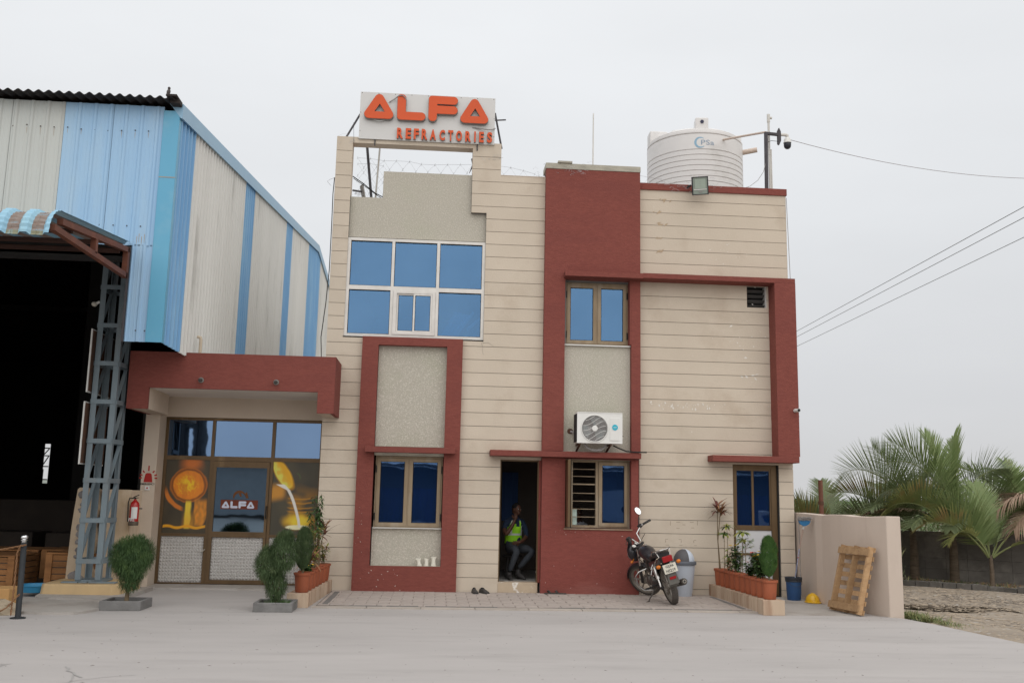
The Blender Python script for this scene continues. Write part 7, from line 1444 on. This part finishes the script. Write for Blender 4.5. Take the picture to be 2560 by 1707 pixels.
# exhaust on the right, shock absorbers, chain case, stand, guards, pegs
m = MB(); m.tube([(.78, -.06, .44), (.80, -.09, .30), (.66, -.14, .20), (.38, -.16, .22)], .019, 9); m.build('exhaust_pipe', chr_, MBk, smooth=True)
m = MB(); m.tube([(.40, -.16, .22), (.30, -.165, .235), (-.02, -.185, .29), (-.22, -.19, .325), (-.25, -.19, .33)], [.025, .042, .05, .052, .046], 16); m.build('silencer', pm('silencer_black', (.045, .04, .036), (.09, .075, .06), 8, rough=.4, metal=.4), MBk, smooth=True); MB().tube([(-.245, -.19, .33), (-.262, -.19, .333)], [.030, .030], 14).build('silencer_tip', alloy, MBk); MB().tube([(-.263, -.19, .333), (-.265, -.19, .3335)], [.016, .016], 10).build('silencer_bore', darkgap, MBk)
for s_ in (-1, 1):
    m = MB(); a, b = Vector((.0, s_ * .125, WR + .02)), Vector((.10, s_ * .125, .66)); m.tube([a, b], .013, 8); m.tube([a.lerp(b, .35 + .05 * k + .012 * (k % 2)) for k in range(12)], .028, 10); m.build('shock_absorber', chr_, MBk)
m = MB(); m.tube([(.42, .115, .33), (0, .115, .30)], .045, 10); m.v = [(v[0], .115 + (v[1] - .115) * .35, v[2]) for v in m.v]; m.build('chain_case', blkpl, MBk)
m = MB(); m.tube([(.46, .10, .24), (.40, .25, .12), (.37, .285, .095)], .011, 7); m.bar((.40, .275, .09), (.33, .32, .10), .035, .012); m.build('side_stand', eng, MBk); m = MB(); m.tube([(.52, -.12, .25), (.42, -.14, .16)], .011, 7); m.tube([(.52, .12, .25), (.42, .14, .17)], .011, 7); m.build('main_stand', eng, MBk)
m = MB(); m.tube([(.84, .03, .52), (.86, .19, .50), (.90, .25, .44), (.86, .26, .30), (.70, .22, .22), (.62, .1, .20)], .0115, 8); m.tube([(.84, -.03, .52), (.86, -.19, .50), (.90, -.25, .44), (.86, -.26, .30), (.70, -.22, .22), (.62, -.1, .20)], .0115, 8); m.build('leg_guard', chr_, MBk, smooth=True)
m = MB(); m.tube([(.08, .13, .66), (.02, .20, .60), (-.12, .21, .62), (-.2, .14, .74)], .008, 7); m.tube([(.08, .13, .66), (.05, .21, .52), (-.08, .21, .52)], .008, 6); m.build('saree_guard', chr_, MBk, smooth=True)
for s_ in (-1, 1): m = MB(); m.tube([(.50, s_ * .10, .26), (.50, s_ * .25, .265)], .016, 8); m.build('footpeg', blkpl, MBk); m = MB(); m.tube([(.18, s_ * .12, .33), (.17, s_ * .21, .34)], .014, 8); m.build('footpeg', blkpl, MBk)
m = MB(); 
for pts in ([(1.05, .05, .84), (.98, .10, .70), (.80, .08, .60), (.70, .05, .52)], [(1.08, -.05, .80), (1.0, -.12, .66), (.85, -.08, .58)], [(hb.x, .1, 1.05), (1.12, .08, .95), (1.05, .05, .80)], [(hb.x, -.1, 1.05), (1.14, -.08, .95), (1.05, -.05, .80)]): m.tube(pts, .005, 5)
m.build('control_cable', blkpl, MBk)
LEAN = Matrix.Rotation(radians(-11), 4, 'X'); 
rx = Matrix.Rotation(radians(-11), 3, 'X')
MBk.rotation_mode = 'QUATERNION'
HEAD = radians(93.5); Mw = Matrix.Translation((3.745, -1.60, .026)) @ Matrix.Rotation(HEAD, 4, 'Z') @ Matrix.Rotation(radians(-17), 4, 'X')
MBk.location = Mw.to_translation(); MBk.rotation_quaternion = Mw.to_quaternion()
# ------------------------------------------------------------ people
skin = pm('dark_skin', (.10, .045, .028), (.085, .038, .023), 20, rough=.5); trs = pm('charcoal_trousers', (.050, .056, .068), (.037, .042, .05), 14, rough=.9, bump=.3); nvy = pm('navy_shirt', (.022, .036, .07), (.015, .026, .05), 12, rough=.9); hair = pm('black_hair', (.012, .011, .011)); hiv = pm('hi_vis_lime', (.36, .78, .03), (.27, .62, .02), 9, rough=.6); rfl = pm('reflective_tape', (.60, .62, .58), rough=.4)
def skinned(name, joints, edges, mats, zones, parent, sub=2, root=0):
    me = bpy.data.meshes.new(name); me.from_pydata([j[0] for j in joints], edges, []); o = bpy.data.objects.new(name, me); SC.collection.objects.link(o)
    sk_ = o.modifiers.new('skin', 'SKIN'); me.update()
    if not me.skin_vertices: 
        bm = bmesh.new(); bm.from_mesh(me); bm.verts.layers.skin.verify(); bm.to_mesh(me); bm.free()
    for i, j in enumerate(joints): rr = j[1]; me.skin_vertices[0].data[i].radius = rr if isinstance(rr, tuple) else (rr, rr); me.skin_vertices[0].data[i].use_root = (i == root)
    ss = o.modifiers.new('sub', 'SUBSURF'); ss.levels = sub; ss.render_levels = sub; bpy.context.view_layer.update()
    nm = bpy.data.meshes.new_from_object(o.evaluated_get(bpy.context.evaluated_depsgraph_get())); bpy.data.objects.remove(o); nm.materials.clear()
    for q_ in mats: nm.materials.append(q_)
    J = [Vector(j[0]) for j in joints]
    for p in nm.polygons:
        c_ = p.center; best = (9, 0)
        for ei, (a, b) in enumerate(edges):
            ab = J[b] - J[a]; t = max(0, min(1, (c_ - J[a]).dot(ab) / ab.length_squared)); dd = (c_ - (J[a] + ab * t)).length / (.02 + (joints[a][1] if not isinstance(joints[a][1], tuple) else joints[a][1][0]))
            if dd < best[0]: best = (dd, zones[ei])
        p.material_index = best[1]
    nm.polygons.foreach_set('use_smooth', [True] * len(nm.polygons)); nm.name = name; return link(name, nm, parent)
GP = thing('person', (1.42, .8, .19), 'seated guard in lime safety vest with hand raised to his face in the doorway', 'person')
J = [((1.42, .90, .72), .135), ((1.42, .87, .90), .125), ((1.42, .83, 1.06), (.13, .13)), ((1.425, .81, 1.18), (.10, .10)), ((1.435, .79, 1.27), .048), ((1.45, .77, 1.36), .075), ((1.46, .76, 1.425), .085), ((1.462, .765, 1.46), .06),
     ((1.285, .80, 1.175), .062), ((1.24, .70, 1.06), .05), ((1.265, .58, .96), .042), ((1.37, .60, 1.11), .036), ((1.42, .62, 1.215), .026), ((1.435, .625, 1.265), .028),
     ((1.575, .84, 1.175), .062), ((1.64, .80, 1.04), .05), ((1.645, .72, .93), .042), ((1.57, .62, .86), .034), ((1.51, .57, .83), .027), ((1.48, .55, .82), .027),
     ((1.35, .78, .72), .10), ((1.42, .52, .72), .075), ((1.455, .44, .68), .066), ((1.39, .48, .50), .058), ((1.335, .52, .33), .044),
     ((1.50, .82, .72), .10), ((1.66, .66, .72), .078), ((1.76, .58, .68), .066), ((1.63, .60, .53), .056), ((1.50, .62, .38), .044)]
E_ = [(0, 1), (1, 2), (2, 3), (3, 4), (4, 5), (5, 6), (6, 7), (3, 8), (8, 9), (9, 10), (10, 11), (11, 12), (12, 13), (3, 14), (14, 15), (15, 16), (16, 17), (17, 18), (18, 19), (0, 20), (20, 21), (21, 22), (22, 23), (23, 24), (0, 25), (25, 26), (26, 27), (27, 28), (28, 29)]
Z_ = [1, 1, 1, 1, 0, 0, 0, 1, 1, 0, 0, 0, 0, 1, 1, 1, 0, 0, 0, 2, 2, 2, 2, 2, 2, 2, 2, 2, 2]
skinned('body', J, E_, [skin, nvy, trs], Z_, GP)
def head(parent, c, face, sc_=1.0, hairm=hair):
    f = Vector(face).normalized(); s_ = f.cross(Vector((0, 0, 1))).normalized(); u_ = s_.cross(f); c = Vector(c); R_ = Matrix((s_, f, u_)).transposed()
    m = MB(); m.ell(c + f * .005, (.070 * sc_, .088 * sc_, .108 * sc_), 20, 14, R_); m.ell(c + f * .055 - u_ * .055, (.042, .038, .045), 14, 8, R_); m.ell(c + f * .092 - u_ * .012, (.013, .020, .024), 10, 6, R_)
    for q_ in (-1, 1): m.ell(c + s_ * q_ * .072 - u_ * .005, (.010, .018, .030), 10, 6, R_)
    o = m.build('head', skin, parent, smooth=True); m = MB()
    m.ell(c - f * .014 + u_ * .024, (.078 * sc_, .090 * sc_, .096 * sc_), 20, 12, R_); vs_ = m.v; keep = [i for i, v in enumerate(vs_) if (Vector(v) - c).dot(u_) > .018 or (Vector(v) - c).dot(f) < -.02]; ks = set(keep); m.f = [q_ for q_ in m.f if all(i in ks for i in q_)]; m.m = [0] * len(m.f); m.build('hair', hairm, o, smooth=True)
    m = MB()
    for q_ in (-1, 1): m.ell(c + s_ * q_ * .030 + f * .080 + u_ * .012, (.012, .008, .007), 8, 5, R_)
    m.build('eyes', rfl, o); m = MB()
    for q_ in (-1, 1): m.ell(c + s_ * q_ * .030 + f * .088 + u_ * .012, (.006, .003, .006), 8, 5, R_); m.ell(c + s_ * q_ * .030 + f * .083 + u_ * .028, (.018, .007, .004), 8, 5, R_)
    m.ell(c + f * .092 - u_ * .052, (.024, .010, .007), 10, 6, R_); m.build('brows_and_mouth', hairm, o); return o
HDo = head(GP, (1.462, .755, 1.405), (.62, -.78, -.06), .95)
def hand(parent, w0, dr, side_, curl=.8, nm='hand'):
    d = Vector(dr).normalized(); s_ = Vector(side_); s_ = (s_ - d * s_.dot(d)).normalized(); n_ = d.cross(s_); w0 = Vector(w0); m = MB(); R_ = Matrix((s_, d, n_)).transposed(); m.ell(w0 + d * .04, (.040, .048, .017), 12, 8, R_)
    for k, l_ in enumerate((.068, .078, .073, .058)):
        b = w0 + d * .078 + s_ * (-.029 + .019 * k); p1 = b + (d * cos(curl * .5) + n_ * sin(curl * .5)) * l_ * .45; p2 = p1 + (d * cos(curl) + n_ * sin(curl)) * l_ * .32; p3 = p2 + (d * cos(curl * 1.5) + n_ * sin(curl * 1.5)) * l_ * .25; m.tube([b, p1, p2, p3], [.0095, .009, .008, .006], 7)
    b = w0 + d * .02 - s_ * .036; p1 = b + (-s_ * .6 + d * .7 + n_ * .3).normalized() * .035; m.tube([b, p1, p1 + (d * .8 + n_ * .5).normalized() * .03], [.012, .010, .007], 7); return m.build(nm, skin, parent, smooth=True)
hand(GP, (1.425, .63, 1.225), (.15, -.1, 1), (1, -.2, 0), .9); hand(GP, (1.52, .575, .835), (-1, -.35, -.15), (.1, -.3, 1), .6)
# safety vest: a shell round the chest, open V at the neck, two tapes, shoulder straps
m = MB(); mt_ = MB(); K = 28; rows = [(.80, .155, .125, 1.42, .88), (.84, .158, .13, 1.42, .875), (.90, .155, .128, 1.42, .865), (.945, .153, .128, 1.42, .86), (.98, .155, .13, 1.42, .852), (1.04, .16, .13, 1.42, .842), (1.10, .165, .125, 1.42, .832), (1.15, .16, .112, 1.422, .822), (1.20, .135, .092, 1.428, .812), (1.235, .10, .07, 1.432, .805)]
V = []
for (z, a_, b_, cx_, cy_) in rows:
    for k in range(K): t = 2 * pi * k / K; V.append((cx_ + a_ * cos(t), cy_ + b_ * sin(t), z))
fs = []; ms = []
for i in range(len(rows) - 1):
    for k in range(K):
        t = 2 * pi * (k + .5) / K; dv = abs((t - radians(292) + pi) % (2 * pi) - pi)
        if i >= 6 and dv < .22 + .16 * (i - 6): continue
        if i in (5, 6, 7) and (abs(cos(t)) > .93 - .01 * i): continue
        fs.append((i * K + k, i * K + (k + 1) % K, (i + 1) * K + (k + 1) % K, (i + 1) * K + k)); ms.append(1 if i == 3 or (i > 3 and abs(dv - .75) < .13) else 0)
m.v = V; m.f = fs; m.m = ms; o = m.build('safety_vest', [hiv, rfl], GP, smooth=True); q_ = o.modifiers.new('thickness', 'SOLIDIFY'); q_.thickness = .006
for (a, b) in (((1.335, .52, .205), (1.345, .44, .20)), ((1.50, .62, .25), (1.56, .55, .215))):
    A_, B_ = Vector(a), Vector(b); d = (B_ - A_).normalized(); m = MB(); m.tube([A_ + Vector((0, .03, .10)), A_ + Vector((0, .01, .03)), A_ + d * .08 + Vector((0, 0, .028)), A_ + d * .19 + Vector((0, 0, .018))], [.047, .05, .045, .024], 12); m.v = [(v[0], v[1], max(v[2], .192)) for v in m.v]; m.build('boot', blkr, GP, smooth=True)
ST = thing('stool', (1.42, .92, .19), 'dark plastic stool under the seated guard', 'stool'); m = MB(); m.lathe([(0, .56), (.17, .56), (.18, .575), (.17, .59), (0, .59)], (1.42, .93, 0), 20); m.build('seat', blkpl, ST)
for a in range(4): t = pi / 4 + a * pi / 2; MB().tube([(1.42 + .12 * cos(t), .93 + .12 * sin(t), .56), (1.42 + .17 * cos(t), .93 + .17 * sin(t), .19)], .018, 8).build('leg', blkpl, ST)
WP_ = thing('person', (2.66, 1.3, .19), 'person in pale shirt sitting in the dark room behind the barred window', 'person')
J2 = [((2.68, 1.35, .68), .13), ((2.68, 1.33, .88), .12), ((2.67, 1.30, 1.04), .13), ((2.66, 1.28, 1.14), .09), ((2.655, 1.26, 1.22), .045), ((2.65, 1.24, 1.31), .075), ((2.65, 1.24, 1.38), .08), ((2.52, 1.28, 1.12), .06), ((2.46, 1.22, .92), .045), ((2.54, 1.02, .86), .035), ((2.58, .95, .86), .028), ((2.80, 1.30, 1.12), .06), ((2.87, 1.24, .92), .045), ((2.80, 1.04, .86), .035), ((2.76, .97, .86), .028), ((2.60, 1.2, .66), .09), ((2.58, .92, .68), .07), ((2.58, .90, .30), .05), ((2.76, 1.2, .66), .09), ((2.78, .92, .68), .07), ((2.78, .90, .30), .05)]
E2 = [(0, 1), (1, 2), (2, 3), (3, 4), (4, 5), (5, 6), (3, 7), (7, 8), (8, 9), (9, 10), (3, 11), (11, 12), (12, 13), (13, 14), (0, 15), (15, 16), (16, 17), (0, 18), (18, 19), (19, 20)]
skinned('body', J2, E2, [skin, pm('pale_shirt', (.50, .50, .52), (.42, .42, .44), 9), trs], [1, 1, 1, 0, 0, 0, 1, 1, 1, 0, 1, 1, 1, 0, 2, 2, 2, 2, 2, 2], WP_); head(WP_, (2.65, 1.235, 1.35), (-.1, -1, -.1), .95)
hand(WP_, (2.58, .95, .86), (.2, -1, 0), (1, .2, 0), .7); hand(WP_, (2.76, .97, .86), (-.2, -1, 0), (1, -.2, 0), .7)
# desk and inner window of the guard room
DK = thing('desk', (2.6, .75, .19), 'dark desk behind the barred guard room window', 'desk'); m = MB(); m.box(2.1, 3.3, .45, .88, .80, .84); m.build('top', interior, DK)
for x_ in (2.12, 3.24): MB().box(x_, x_ + .04, .47, .86, .19, .80).build('side_panel', interior, DK)
m = MB(); m.box(1.34, 1.66, 2.885, 2.899, 1.15, 2.12); m.build('inner_window', pm('blue_lit_curtain', (.05, .10, .26), (.08, .15, .34), 6, stretch=(6, 1, .3)), OB)
